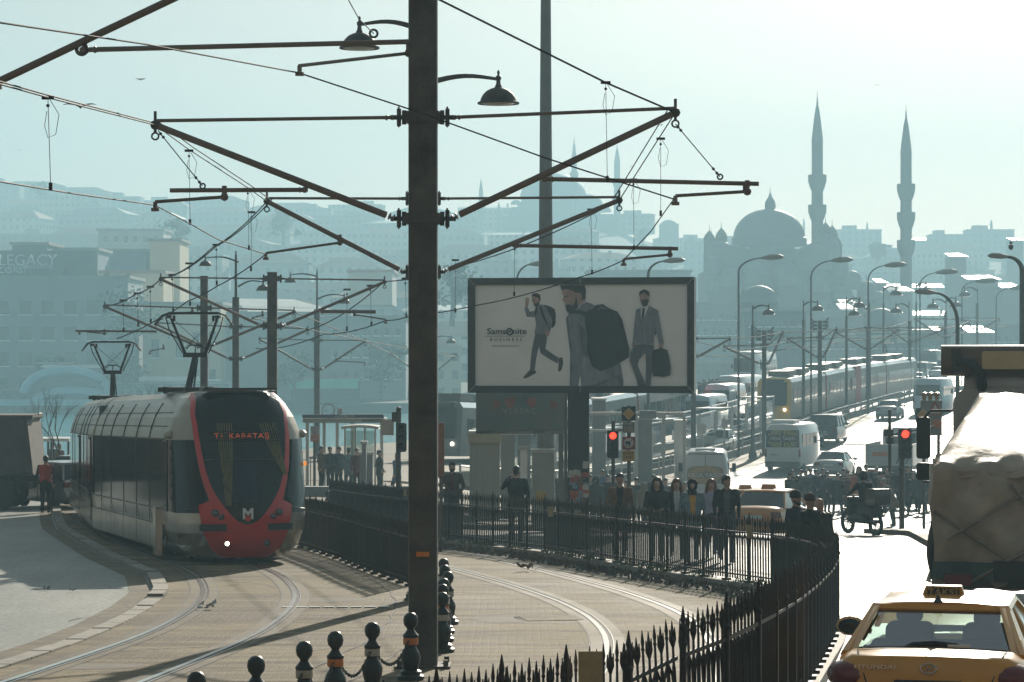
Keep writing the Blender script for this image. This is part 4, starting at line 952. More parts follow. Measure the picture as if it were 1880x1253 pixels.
def led(s, x, z, k):
    o = text(s, k, M_led, s1, on(x, z, .07), (radians(90-14),0,0), depth=.002, name='route_display', sx=1.15, font_space=1.1); return o
led('T1', -.50, 2.52, .15); led('KABATAŞ', .10, 2.52, .15)
b = MB()
for zz in (2.43,2.49,2.55,2.61): b.tube([on(x_, zz, .075) for x_ in (-.7,-.35,0,.35,.7)], .010, 4)
b.build('display_louver', M_tdark, s1)
b = MB(); b.tube([on(x_, 2.05, .046) for x_ in (-.8,-.4,0,.4,.8)], .008, 4); b.build('blind_edge', mat('dull_green_edge', (.10,.14,.10), .5, var=0), s1)
b = MB(); p0_, p1_ = on(-.12,1.2,.06), on(-.5,1.6,.07); b.tube([p0_, p1_], .012, 4); b.tube([on(-.52,1.42,.07), on(-.47,1.78,.07)], .012, 4); b.build('wiper', M_black, s1)
patch('driver_seat', lambda z: -.30, lambda z: .20, [1.2,1.3,1.5,1.7,1.9,2.02], .040, mat('blue_seat_cloth', (.012,.022,.055), .7, var=.3, scale=5), s1, 4)
b = MB(); b.box((0,1.05,3.46), (1.5,.5,.05)); b.box((0,4.5,3.44), (1.5,3,.12)); b.build('roof_fairing', M_tdark, s1)
side_panels(s1, L1-.25, 0, (), (4.3,6.3,8.4,10.6,12.4), -1, 2.1)
side_panels(s1, L1-.25, 0, (3.2,8.9), (5.3,7.2,11.0), 1, 2.1)
b = MB(); b.use(M_tdark).box((-1.318,2.05,1.72), (.05,.62,1.46)); b.use(M_tglass).box((-1.345,2.05,1.75), (.012,.5,1.3)); b.use(mat('door_edge_pale', (.35,.34,.3), .4, var=0)).box((-1.345,1.82,1.75), (.016,.012,1.3)).box((-1.345,2.05,2.42), (.016,.46,.012)); b.build('cab_door', None, s1)
b = MB(); b.box((-1.32,2.0,.38), (.02,.2,.18)); b.build('step_recess', M_black, s1)
b = MB(); b.box((-1.34,3.05,.55), (.14,.34,1.0)); b.build('skirt_flap', M_silver, s1)
module(L2, False, s2_, .25); side_panels(s2_, L2, .25, (1.6,9.3), (3.6,5.8,7.9,12.6,14.5), -1, .1); side_panels(s2_, L2, .25, (1.6,9.3), (3.6,5.8), 1, .1)
b = MB(); b.rbox((0,.0,1.85), (2.3,.9,2.7), .2, 2, 3); b.build('gangway_bellows', mat('bellows_rubber', (.03,.03,.03), .8, var=.3, scale=3), s1, loc=(0,L1-.05,0))
for sec, yy in ((s1,3.4),(s1,9.5),(s2_,4.5),(s2_,12.5)):
    for sx in (-1,1):
        for dy in (-.9,.9): b = MB(); b.lathe([(.3,-.06),(.3,.06),(.1,.08)], (sx*.72,yy+dy,.28), 16, M=Matrix.Rotation(pi/2,4,'Y')); b.build('wheel', M_steel2, sec, smooth=40)
pa = pantograph(tram, 0, 0, 1.72, .12, yaw=0); q = P(350,712,57.5); pa.location = Vector((q.x-Fp.x-.05, 57.5-Fp.y, z0-z0+3.42+gz(Fp.x,57.5)-gz(Fp.x,Fp.y)))
pa.scale = (1,1,1)
pb_ = pantograph(tram, 0, 0, 1.62, -.02, yaw=0); q = P(206,742,72); pb_.location = Vector((q.x-Fp.x, 72-Fp.y, z2-z0+3.42+.2)); pb_.scale = (.95,.95,.97)
# ---- hazy trams of the bridge: yellow-fronted, same family but square nosed
M_ty = mat('tram_yellow_front', (.62,.40,.05), .4, var=.1, coat=.3); M_tg = mat('tram_grey_side', (.13,.14,.13), .4, .1, var=.25, scale=.6); M_tskyref = mat('tram_roof_sky_reflection', (.55,.66,.72), .16, .75, var=.05)  # sloped roof edge is tinted blue to imitate reflected sky
def box_tram(path, lab, front=True, redjoint=1, Ht=3.45, M_ty=M_ty):
    p0_ = Vector(path[0]); z0_ = (ZC-lerp_tab(HR, p0_.y))+.05 if p0_.y > 198 else gz(*p0_)+.05
    root = empty('tram', (p0_.x, p0_.y, z0_), 0, lab, 'tram', None)
    for i, (a, c) in enumerate(zip(path, path[1:])):
        a, c = Vector(a), Vector(c); zz = [(ZC-lerp_tab(HR, v.y))+.05 if v.y > 198 else gz(*v)+.05 for v in (a, c)]; d = c-a; Ls = d.length-.5
        s_ = empty('tram_section', (a.x-p0_.x, a.y-p0_.y, zz[0]-z0_)); s_.rotation_euler = (atan2(zz[1]-zz[0], d.length), 0, atan2(d.y, d.x)-pi/2); s_.parent = root
        n0 = .55 if i == 0 and front else 0; b = MB()
        sec = [(1.32,.25),(1.32,3.0),(1.12,3.3),(.0,3.36),(-1.12,3.3),(-1.32,3.0),(-1.32,.25)]
        for k in range(6):
            b.use(M_tskyref if k in (1,4) else (M_tg if k in (0,5) else mat('tram_roof_grey', (.25,.25,.24), .5, var=.2)))
            (xa, za), (xb, zb) = sec[k], sec[k+1]; f = lambda z: n0*(.15+.85*max(0,(z-.9)/2.4))
            b.add([(xa,f(za),za),(xb,f(zb),zb),(xb,Ls,zb),(xa,Ls,za)], [(0,1,2,3)])
        b.use(M_ty if n0 else M_tred); b.add([(x, (n0*(.15+.85*max(0,(z-.9)/2.4))), z) for x, z in sec], [tuple(range(7))]); b.use(M_tred); b.add([(x, Ls, z) for x, z in sec], [tuple(range(7))]); b.build('body', None, s_)
        for sx in (-1,1):
            y = 1.2
            while y < Ls-1.6: b = MB(); b.box((sx*1.325,y+.75,1.85), (.02,1.38,1.05)); b.build('window', M_tglass, s_); y += 1.62
        for y in (Ls*.25,Ls*.6): b = MB(); b.box((0,y,3.6), (1.6,Ls*.22,.42)); b.build('roof_unit', M_steel, s_)
        if n0:
            b = MB(); b.add([(-1.0,.1,1.25),(1.0,.1,1.25),(.98,.52,3.0),(-.98,.52,3.0)], [(0,1,2,3)]); b.v = [(x,y-.04,z) for x,y,z in b.v]; b.build('windscreen', M_tglass, s_)
            b = MB(); b.box((0,.42,3.12), (1.5,.14,.24)); b.build('destination_box', M_black, s_)
            for sx in (-1,1): b = MB(); b.lathe([(.12,0),(.1,.04),(.01,.05)], (sx*.85,.06,.95), 10, M=Matrix.Rotation(pi/2,4,'X')); b.build('headlamp', mat('lit_headlamp', (1,.9,.7), .3, var=0, emit=2.5), s_)
        if i < len(path)-2: b = MB(); k_ = 2.6 if i == redjoint else .8; b.box((0,Ls+.3,1.75), (2.45 if k_ < 1 else 2.68,k_,3.1)); b.build('gangway_bellows', mat('joint_red', (.42,.05,.05), .5, var=.15) if i == redjoint else M_tdark, s_)
        if i % 2 == 1: b = MB(); b.tube([(0,Ls*.4,3.4),(0,Ls*.4+.9,4.1),(0,Ls*.4,4.8)], .05, 6); b.box((0,Ls*.4,4.85), (1.6,.3,.06)); b.build('pantograph', M_tdark, s_)
    return root
def axp(Y, o=0): return (20.2+.315*(Y-204)+o, Y)
box_tram([axp(203), axp(217), axp(231), axp(245), axp(262)], 'hazy yellow-nosed tram coming down the bridge, a red joint in its middle', redjoint=1)
box_tram([(-4.2,150), (-.6,161.5), (3.4,173.5), (7.6,186), (12.4,200)], 'tram with painted sky reflection on its roof edge standing at the stop behind the billboard', front=True, redjoint=5, M_ty=M_tg)
# ------------------------------------------------------------- road vehicles
def paint(n, c, r=.3, met=.0): return mat('car_paint_'+n, c, r, met, var=.06, coat=.5)
M_cabin = mat('cabin_interior', (.012,.012,.012), .8, var=.2); M_amb = mat('amber_lens', (.5,.14,.02), .2, var=.1); M_plate = mat('number_plate', (.6,.6,.58), .4, var=.05)
G_clear = glassmat('clear_car_glass', (.34,.48,.43), .20, .15)
def wheel(parent, x, y, r, w=.2):
    o = empty('wheel', (x,y,r)); o.parent = parent; R = Matrix.Rotation(pi/2,4,'Y'); b = MB()
    b.lathe([(r*.66,-w/2),(r*.93,-w/2),(r,-w*.35),(r,w*.35),(r*.93,w/2),(r*.66,w/2)], (0,0,0), 20, M=R); b.build('tyre', M_rubber, o, smooth=40)
    b = MB(); s = 1 if x > 0 else -1; b.lathe([(r*.67,-w*.4),(r*.67,w*.4)], (0,0,0), 16, M=R)
    for i in range(6):
        a = i*pi/3; b.box((s*w*.36, cos(a)*r*.36, sin(a)*r*.36), (.03,r*.12,r*.62), M=Matrix.Rotation(-a+pi/2+pi/2,4,'X'))
    b.lathe([(r*.2,0),(r*.15,.03)], (s*w*.38,0,0), 10, M=R); b.build('rim', M_steel, o, smooth=40)
def shell(b, st, n=5):
    """st: list of (y, halfwidth, z_bottom, z_shoulder, crown) cross-sections"""
    rows = []
    for (y, w, zb, zt, cr) in st:
        h = zt-zb; half = [(w*.86,zb),(w*.97,zb+h*.12),(w,zb+h*.40),(w*.985,zb+h*.72),(w*.93,zb+h*.93),(w*.80,zt),(w*.45,zt+cr*.75),(0,zt+cr)]
        rows.append([(x,y,z) for x,z in half]+[(-x,y,z) for x,z in half[-2::-1]])
    k = len(rows[0]); vs = [v for r in rows for v in r]
    b.add(vs, [(j*k+i, j*k+i+1, (j+1)*k+i+1, (j+1)*k+i) for j in range(len(rows)-1) for i in range(k-1)]+[(j*k, (j+1)*k, (j+1)*k+k-1, j*k+k-1) for j in range(len(rows)-1)]+[tuple(range(k)), tuple(range((len(rows)-1)*k, len(rows)*k))])
def greenhouse(root, yb0, yt0, yt1, yb1, wb, wt, zb, zt, pnt, glass, pil=.05, crown=.05, sidediv=(), hollow=False):
    """cabin above the belt: rear base yb0, rear roof yt0, front roof yt1, front base yb1"""
    c = [(-wb,yb0,zb),(wb,yb0,zb),(wb,yb1,zb),(-wb,yb1,zb)]; t = [(-wt,yt0,zt),(wt,yt0,zt),(wt,yt1,zt),(-wt,yt1,zt)]
    L = lambda a, b_, u: tuple(a[i]+(b_[i]-a[i])*u for i in range(3))
    names = ('rear_window','side_window','windscreen','side_window')
    for i in range(4):
        j = (i+1) % 4; b = MB(); b.quad(c[i], c[j], t[j], t[i]); b.build(names[i], glass, root)
    b = MB()
    for i in range(4):
        j = (i+1) % 4; b.tube([c[i], t[i]], pil, 6)
        b.tube([t[i], t[j]], pil*1.1, 6)
    for u in sidediv:
        for s_ in (0,2):
            if s_ == 0: a0, a1 = L(c[1],c[2],u), L(t[1],t[2],u)
            else: a0, a1 = L(c[0],c[3],u), L(t[0],t[3],u)
            b.tube([a0,a1], pil*.9, 6)
    b.build('pillar', pnt, root, smooth=40)
    b = MB(); N = 6; vs = []
    for j in range(N+1):
        y = yt0+(yt1-yt0)*j/N
        for i in range(9):
            x = -wt+2*wt*i/8; vs.append((x, y, zt+pil*.8+crown*(1-(abs(x)/wt)**2.5)*(1-.6*abs(2*j/N-1)**3)))
    b.add(vs, [(j*9+i, j*9+i+1, (j+1)*9+i+1, (j+1)*9+i) for j in range(N) for i in range(8)]); 
    rim = [i for i in range(9)]+[j*9+8 for j in range(1,N+1)]+[N*9+i for i in range(7,-1,-1)]+[j*9 for j in range(N-1,0,-1)]; M_ = len(rim)
    o = [vs[i] for i in rim]+[(vs[i][0]*.98, vs[i][1], zt-.02) for i in rim]; b.add(o, [(i,(i+1)%M_,M_+(i+1)%M_,M_+i) for i in range(M_)]+[tuple(range(M_, 2*M_))]); b.build('roof', pnt, root, smooth=40)
def car(X, Y, rz, pnt, lab, kind='sedan', cat='car', group=None, sign=False, k=1.0, glass=None, z=None, back=False, wide=1.0):
    z = (ZC-lerp_tab(HR, Y) if Y > 200 else gz(X, Y)+.02) if z is None else z
    r = empty('car' if cat != 'taxi' else 'taxi', (X,Y,z), rz+(pi if back else 0), lab, cat, group); g = glass or M_dkglass; w = .88*wide
    b = MB()
    if kind == 'sedan':
        st = [(-2.2,.62,.42,.82,.02),(-2.15,.80,.30,.98,.03),(-2.0,.86,.22,1.03,.04),(-1.3,.88,.2,1.0,.05),(0,.89,.18,.93,.05),(1.0,.88,.2,.92,.06),(1.7,.85,.22,.82,.08),(2.1,.76,.26,.68,.05),(2.22,.6,.36,.58,.02)]
        shell(b, st); b.build('body', pnt, r, smooth=45)
        greenhouse(r, -1.62, -.85, .35, 1.1, .80, .60, .98, 1.42, pnt, g, .035, .05, (.48,))
    elif kind == 'hatch':
        st = [(-2.0,.66,.40,.85,.02),(-1.95,.82,.3,.98,.02),(-1.7,.86,.22,.98,.04),(0,.88,.2,.95,.05),(1.1,.87,.2,.95,.06),(1.7,.83,.24,.8,.08),(1.95,.7,.3,.62,.03)]
        shell(b, st); b.build('body', pnt, r, smooth=45); greenhouse(r, -1.9, -1.5, .25, 1.2, .80, .62, .95, 1.48, pnt, g, .035, .05, (.3,.6))
    elif kind == 'van':       # panel or passenger van
        st = [(-2.5,.80,.34,1.15,0),(-2.45,.92,.28,1.2,0),(0,.95,.25,1.2,0),(1.5,.94,.25,1.15,.03),(2.2,.86,.28,.98,.10),(2.45,.7,.35,.75,.04)]
        shell(b, st); b.build('body', pnt, r, smooth=45); greenhouse(r, -2.44, -2.3, .9, 1.75, .92, .80, 1.17, 1.88, pnt, g, .06, .05, (.3,.62))
    hw = w; yr = {'sedan':-2.2,'hatch':-2.0,'van':-2.5}[kind]; yf = -yr
    for sx in (-1,1):
        b = MB(); b.rbox((sx*.66,yr+.06,.82 if kind != 'van' else 1.0), (.32,.12,.17 if kind != 'van' else .5) if kind != 'van' else (.14,.12,.5), .04, 1); b.build('tail_lamp', M_red_l, r, smooth=40)
        b = MB(); b.rbox((sx*.66,yf-.10,.66), (.34,.16,.16), .05, 1); b.build('headlamp', M_chrome, r, smooth=40)
        b = MB(); ym = .95 if kind != 'van' else 1.5; b.ball((sx*(w+.12),ym,1.02 if kind != 'van' else 1.3), .12, 8, (1.1,.6,.75)); b.tube([(sx*(w-.1),ym,.98),(sx*(w+.08),ym,1.0)], .03, 5); b.build('door_mirror', pnt, r, smooth=True)
        for y in (yr+.85, yf-.85): wheel(r, sx*(w-.10), y, .31)
        b = MB(); b.box((sx*(w+.0), -.1,.55), (.012,.012,.6)); b.box((sx*(w+.0),.85,.55), (.012,.012,.6)); b.build('door_seam', M_black, r)
    b = MB(); b.rbox((0,yr+.02,.48), (1.6*wide,.2,.26), .08, 0); b.build('rear_bumper', pnt, r, smooth=40)
    b = MB(); b.box((0,yr-.06 if kind != 'van' else yr-.03,.76 if kind == 'sedan' else .62), (.52,.015,.11)); b.build('number_plate', M_plate, r)
    if sign: b = MB(); b.prism([(-.22,0),(.22,0),(.18,.13),(-.18,.13)], -.06, .06, M=MXZ, c=(0,-.3,1.49)); b.build('roof_sign', mat('taxi_sign_orange', (.55,.22,.05), .5, var=.1), r)
    if k != 1.0: r.scale = (k,k,k)
    return r
HD = radians(-16)
p_white = paint('white', (.62,.63,.62)); p_silver = paint('silver', (.34,.35,.35), .3, .5); p_black = paint('black', (.02,.022,.024)); p_grey = paint('grey', (.14,.15,.155)); p_blue = paint('blue_white', (.45,.55,.62)); p_or = paint('orange', (.6,.25,.06))
def at(px, Y): return (px-940)*Y/F
G_ = 'vehicles queuing on the bridge road'
def minibus(px, Y, rz, lab, text_l, w=2.0, h=2.6, L_=6.0, kind=0, body=None, panel=None, back=True, z=None):
    X = at(px, Y); z = (ZC-lerp_tab(HR, Y) if Y > 200 else gz(X, Y)+.02) if z is None else z; r = empty('minibus', (X,Y,z), rz, lab, 'minibus' if L_ < 8 else 'bus', G_); pnt = body or p_white; b = MB(); hw = w/2
    sec = [(hw*.92,.3),(hw,.5),(hw,1.2),(hw*.97,h*.72),(hw*.86,h*.95),(hw*.72,h),(0,h+.05)]; sec = sec+[(-x,zz) for x,zz in sec[-2::-1]]; k = len(sec); st = []
    for y, s_, q in ((0,.93,.985),(.12,1,1),(L_-1.6,1,1),(L_-.7,.97,.8 if kind == 0 else .99),(L_,.9,.45 if kind == 0 else .97)): st.append([(x*s_, y, .3+(zz-.3)*q) for x, zz in sec])
    vs = [v for q in st for v in q]; b.add(vs, [(j*k+i,(j*k+(i+1)%k),((j+1)*k+(i+1)%k),((j+1)*k+i)) for j in range(len(st)-1) for i in range(k)]+[tuple(range(k))[::-1], tuple(range((len(st)-1)*k, len(st)*k))]); b.build('body', pnt, r, smooth=45)
    for s_ in (-1,1):
        y = .5
        while y < L_-2.2: b = MB(); b.box((s_*hw*.985,y+.6,h*.66), (.05,1.1,h*.26)); b.build('side_window', M_dkglass, r); y += 1.25
        b = MB(); b.box((s_*hw*.93,-.03,h*.40), (.12,.07,.45)); b.build('tail_lamp', M_red_l, r)
        for y in (1.1, L_-1.2): wheel(r, s_*(hw-.14), y, .36, .24)
        b = MB(); b.rbox((s_*(hw+.2),L_-1.1,h*.62), (.18,.12,.4), .05, 2); b.tube([(s_*hw*.9,L_-1.1,h*.6),(s_*(hw+.2),L_-1.1,h*.6)], .025, 5); b.build('door_mirror', M_black, r)
    if kind == 0:
        b = MB(); N = 18; pl_ = [(hw*.80*((abs(cos(t))**.5)*(1 if cos(t) > 0 else -1)), h*.56+h*.17*((abs(sin(t))**.5)*(1 if sin(t) > 0 else -1))) for t in [2*pi*i/N for i in range(N)]]
        b.prism(pl_, 0, .02, M=MXZ, c=(0,-.0,0)); b.build('rear_window', mat('beige_school_film', (.33,.25,.15), .3, var=.1), r)
        for sg in (1,-1):
            for j in range(3):
                b = MB(); zc = h*.56+sg*(.18+.1*j)
                for s_ in (-1,1): b.add([(0,-.026,zc+.07*sg),(0,-.026,zc+.0*sg),(s_*(hw*.74-.14*j),-.026,zc-.18*sg+.0),(s_*(hw*.74-.14*j),-.026,zc-.11*sg)], [(0,1,2,3)])
                b.build('chevron', mat('chevron_orange', (.52,.34,.14), .5, var=.1), r)
        b = MB(); b.box((0,.6,h+.06), (.9,.5,.14)); b.build('roof_hatch', pnt, r); b = MB(); b.box((0,-.012,h*.83), (.02,.02,h*.22)); b.tube([(-hw*.74,-.01,h*.955),(hw*.74,-.01,h*.955)], .02, 4); b.build('door_seam', M_steel, r)
        text(text_l, .23, M_plate, r, (0,-.06,h*.56-.01), depth=.004, sx=1.15, bold=.006)
    elif kind == 1:
        b = MB(); b.box((0,-.02,h*.70), (w*.9,.03,h*.36)); b.build('rear_window', M_dkglass, r)
        for sg in (1,-1):
            for j in range(4):
                b = MB(); zc = h*.70+sg*.19
                for s_ in (-1,1): x0_ = .10+.22*j; b.add([(s_*x0_,-.042,zc),(s_*(x0_+.12),-.042,zc),(s_*(x0_+.12)*.55,-.042,zc+sg*.32),(s_*x0_*.55,-.042,zc+sg*.32)], [(0,1,2,3)])
                b.build('chevron', mat('chevron_yellow', (.45,.40,.14), .5, var=.1), r)
        text(text_l, .25, M_plate, r, (.0,-.06,h*.70), depth=.004, bold=.006)
        b = MB(); b.box((0,-.02,h*.38), (w*.94,.02,h*.20)); b.build('rear_panel', p_white, r); text('TEMSA 35', .12, M_black, r, (-.45,-.04,h*.36), depth=.003); b = MB(); b.box((0,.02,h*.12+.1), (w*.96,.16,.32)); b.build('rear_bumper', M_steel, r)
        b = MB(); b.rbox((-.1,1.5,h+.12), (1.4,1.8,.24), .1, 2); b.build('roof_unit', p_white, r)
    else:
        b = MB(); b.box((0,-.02,h*.68), (w*.8,.03,h*.3)); b.build('rear_window', M_dkglass, r)
        if kind == 2:
            b = MB(); b.box((0,L_+.0,h*.66), (w*.82,.06,h*.34)); b.build('windscreen', M_dkglass, r)
    return r
minibus(1295, 118, -.09, 'white school minibus with a beige chevron rear window, directly behind the walking women', 'OKUL TAŞITI', 2.05, 2.35, 6.0, 0)
minibus(1437, 155, HD, 'white school bus with yellow chevrons on its dark rear window, ahead of the white minibus', 'OKUL TAŞITI', 2.15, 2.75, 7.2, 1)
car(at(1488,176), 178, HD, p_silver, 'silver car wedged between the school bus and the dark van', 'sedan', group=G_)
car(at(1530,181), 183, HD, p_black, 'big dark passenger van with a bright roof, right of the tram fence', 'van', cat='van', group=G_, wide=1.0)
car(at(1533,150), 150, HD, p_silver, 'pale silver sedan waiting behind the crossing crowd', 'sedan', group=G_)
car(at(1641,206), 208, HD, p_silver, 'silver saloon alone on the bright road, highest up left of the sign board', 'sedan', group=G_)
minibus(1703, 214, HD, 'pale blue bus beyond the round-warning sign board, beside the truck', '', 2.4, 2.9, 9, 3, body=p_blue)
# lorry with striped flat bed
X = at(1632,136); r = empty('lorry', (X,136,gz(X,136)), HD, 'pale lorry with orange label and slanting stripes, behind the red traffic light', 'lorry', G_)
b = MB(); b.box((0,2.6,1.15), (2.4,5.2,.2)); b.box((0,2.6,.75), (1.0,5.6,.3)); b.build('chassis', M_steel, r)
b = MB(); b.box((0,0,1.75), (2.4,.08,1.1)); b.box((-1.18,2.6,1.75), (.06,5.2,1.1)); b.box((1.18,2.6,1.75), (.06,5.2,1.1)); b.build('bed_side', paint('pale_grey', (.42,.44,.44)), r)
b = MB(); b.box((-.45,-.05,1.8), (.75,.02,.22)); b.build('orange_label', mat('orange_label', (.55,.2,.08), .5, var=.1), r)
b = MB()
for i in range(4): b.add([(.35+i*.16,-.05,1.3),(.42+i*.16,-.05,1.3),(.75+i*.16,-.05,2.2),(.68+i*.16,-.05,2.2)], [(0,1,2,3)])
b.build('stripe', M_black, r); b = MB(); b.rbox((0,6.4,1.9), (2.2,1.7,2.2), .2, 1, 3); b.build('cab', p_white, r); b = MB(); b.box((-.1,5.53,2.35), (1.5,.04,.7)); b.build('rear_window', M_dkglass, r)
b = MB(); b.rbox((-.15,4.6,2.2), (1.1,1.0,.8), .2, 1, 3); b.build('engine_cover', M_steel, r)
for sx in (-1,1):
    for y in (1.2, 6.2): wheel(r, sx*1.05, y, .46, .3)
    b = MB(); b.box((sx*.9,-.05,.95), (.35,.08,.14)); b.build('tail_lamp', M_red_l, r)
# taxis behind the fence
car(at(1428,77), 79, HD-.05, p_or, 'orange taxi with sign and pale sunlit roof behind the fence, beside the hatted men', 'sedan', 'taxi', 'taxis behind the fence', sign=True, glass=None)
car(at(1382,88), 90, HD-.05, p_or, 'farther orange taxi mostly hidden behind the man in the black jacket', 'sedan', 'taxi', 'taxis behind the fence', sign=True)
# queue at the top right
q_ = [(1658,300,'hatch',p_white,'small white hatchback at the tail of the far queue'),(1672,330,'sedan',p_silver,'silver car in the far queue left of the tall bus'),(1693,322,'van',p_white,'white van at the middle of the far queue'),(1712,350,'hatch',p_grey,'grey car under the far bus'),(1722,318,'sedan',p_white,'white car nearest the truck in the far queue'),(1684,285,'sedan',p_silver,'silver car lowest in the far queue'),(1650,355,'hatch',p_grey,'dark car farthest left in the far queue'),(1738,345,'van',p_grey,'dark van in the far queue next to the truck rack')]
for px, Y, kd, pt_, lab in q_: car(at(px,Y), Y, HD, pt_, lab, kd, group='cars in the far queue')
minibus(1704, 372, HD, 'tall grey bus with a bright roof at the head of the far queue', '', 2.5, 3.1, 11, 3, body=p_grey)
# oncoming carriageway left of the tram
minibus(1312, 196, HD, 'white minibus farthest left on the oncoming lane, beside the billboard edge', '', 2.1, 2.6, 6, 2, body=p_blue).rotation_euler.z += pi
minibus(1345, 208, HD, 'big white minibus in the middle of the oncoming lane', '', 2.3, 2.8, 6, 2, body=p_blue).rotation_euler.z += pi
minibus(1378, 222, HD, 'blue and white bus just left of the yellow tram nose', '', 2.4, 2.9, 9, 2, body=p_blue).rotation_euler.z += pi
minibus(1405, 268, HD, 'pale coach whose roof shows above the yellow tram', '', 2.5, 3.9, 11, 2, body=p_white).rotation_euler.z += pi
car(at(1327,172), 174, HD+pi, p_white, 'white car on the oncoming lane, nearest the tram stop', 'sedan', group='oncoming cars')
car(at(1352,182), 184, HD+pi, p_silver, 'silver car on the oncoming lane, right of the white one', 'hatch', group='oncoming cars')
# parked cars by the dump truck
car(at(111,88), 88, radians(35), p_silver, 'silver car with orange lower lamp between the man in the red vest and the tram', 'hatch', z=gz(at(111,88),88)+.02)
car(at(118,99), 101, radians(60), p_grey, 'dark car half hidden behind the silver car at left', 'hatch')
# ------------------------------------------------------------- dump truck at the left
M_rust = mat('rusty_brown_steel', (.075,.055,.042), .7, .1, var=.35, scale=1.5, bump=.3)
X, Y = at(8,86), 86; r = empty('dump_truck', (X,Y,gz(X,Y)+.02), radians(90), 'brown dump truck standing side-on at the left edge behind the man in the red vest', 'truck')
# local: +y points left in the picture
b = MB(); prof = [(-1.15,1.15),(-.95,2.9),(-1.05,2.95),(-1.05,3.05),(4.6,3.05),(4.6,1.15)]
b.prism(prof, -1.2, 1.2, M=Matrix(((0,0,1,0),(1,0,0,0),(0,1,0,0),(0,0,0,1)))); b.build('tipper_body', M_rust, r)
b = MB()
for y in (-.75,.5,1.8,3.1,4.4): b.box((-1.26,y,2.05), (.1,.14,1.75))
b.box((-1.27,1.7,2.98), (.12,5.7,.14)); b.box((-1.27,1.7,1.28), (.12,5.7,.14)); b.build('body_rib', M_rust, r)
b = MB(); b.box((0,2,.95), (.9,6.4,.3)); b.box((0,-1.0,.8), (2.3,.12,.2)); b.box((-1.0,1.9,.75), (.3,1.0,.45)); b.build('chassis', M_black, r)
b = MB(); b.tube([(-.3,-1.15,3.07),(.3,-1.15,3.07)], .03, 5); b.box((-1.0,1.2,3.12), (.1,2.5,.12)); b.build('tarp_bar', M_rust, r)
for sx in (-1,1):
    for y in (-.05,1.22,5.0): wheel(r, sx*1.02, y, .54, .36)
b = MB(); b.rbox((0,5.9,1.9), (2.3,1.8,2.4), .15, 0, 3); b.build('cab', paint('faded_red', (.25,.05,.03)), r)
for y in (-.05,1.22): b = MB(); b.lathe([(.62,-.25),(.62,.25)], (-1.0,y,.56), 12, a0=0, a1=pi, M=Matrix.Rotation(pi/2,4,'Y') @ Matrix.Rotation(pi/2,4,'Z')); b.build('mudguard', M_black, r)
# ------------------------------------------------------------- loaded truck with tarpaulin on the right
YT = 38.5; XT = at(1882,YT); zt = gz(XT,YT)+.02; rt = radians(-10.8)
r = empty('truck', (XT,YT,zt), rt, 'loaded truck seen from behind, cargo under a dusty brown tarpaulin with bright top', 'truck')
def tarp_mat():
    m = mat('dusty_tarpaulin', (.42,.34,.25), .5, 0, var=.28, scale=1.3, bump=.8, bscale=2.2, spec=.4); return m
M_tarp = tarp_mat(); b = MB(); nx_, nz_ = 26, 16; w_ = 1.32; hb = 2.15
rn = random.Random(9); vs = []
def wob(x, z, y=0): return .07*sin(3.1*x+2.3*z)+.05*sin(6*x-5.1*z+1)+.035*sin(9*z+8*x+y)+.02*sin(17*x-9*z)
for j in range(nz_+1):
    z = .42+(hb-.42)*j/nz_
    for i in range(nx_+1): x = -w_+2*w_*i/nx_; vs.append((x*(1+.02*sin(5*z)), -.02-wob(x,z)-.05*sin(pi*j/nz_), z+.02*sin(9*x)))
b.add(vs, [(j*(nx_+1)+i, j*(nx_+1)+i+1, (j+1)*(nx_+1)+i+1, (j+1)*(nx_+1)+i) for j in range(nz_) for i in range(nx_)]); b.build('tarpaulin_back', M_tarp, r, smooth=True)
b = MB(); vs = []; Ny = 22; Lt = 5.6
def topz(x, y):
    e = min(1, (w_-abs(x))/.62); f = min(1, (max(0,y)/4.2)**.8); q = min(1,y*2)
    return hb+.02+1.03*min(e, f)+q*(.018*sin(3*x+2*y+1)+.012*sin(11*x-5*y)+.008*sin(23*x+9*y)*sin(4*y))
for j in range(Ny+1):
    y = Lt*(j/Ny)**1.5
    for i in range(nx_+1): x = -w_+2*w_*i/nx_; vs.append((x, y-.04*(j == 0), topz(x,y)-(.10 if j == 0 else 0)+(.04*sin(9*x) if j < 3 else 0)))
b.add(vs, [(j*(nx_+1)+i, j*(nx_+1)+i+1, (j+1)*(nx_+1)+i+1, (j+1)*(nx_+1)+i) for j in range(Ny) for i in range(nx_)]); b.build('tarpaulin_top', M_tarp, r, smooth=True)
for s_ in (-1,1):
    b = MB(); vs = []
    for j in range(13):
        for i in range(17): y = Lt*i/16; z = .5+(hb-.46)*j/12; vs.append((s_*(w_+.02+wob(y,z)*.7), y, z))
    b.add(vs, [(j*17+i, j*17+i+1, (j+1)*17+i+1, (j+1)*17+i) for j in range(12) for i in range(16)]); b.build('tarpaulin_side', M_tarp, r, smooth=True)
M_strap = mat('dark_strap', (.22,.175,.125), .8, var=.2); b = MB()
for (p_, q_) in (((-1.3,1.55),(.3,.5)),((-.9,.45),(1.3,1.75)),((-.2,1.95),(.95,.5)),((.1,1.9),(-1.1,1.15)),((.2,1.55),(1.3,1.6))):
    pts = []
    for i in range(9): t = i/8; x, z = p_[0]+(q_[0]-p_[0])*t, p_[1]+(q_[1]-p_[1])*t; pts.append((x, -.09-wob(x,z)-.05*sin(pi*(z-.42)/(hb-.42)), z))
    b.tube(pts, .028, 5)
b.build('strap', M_strap, r, smooth=True)
b = MB(); vs = []
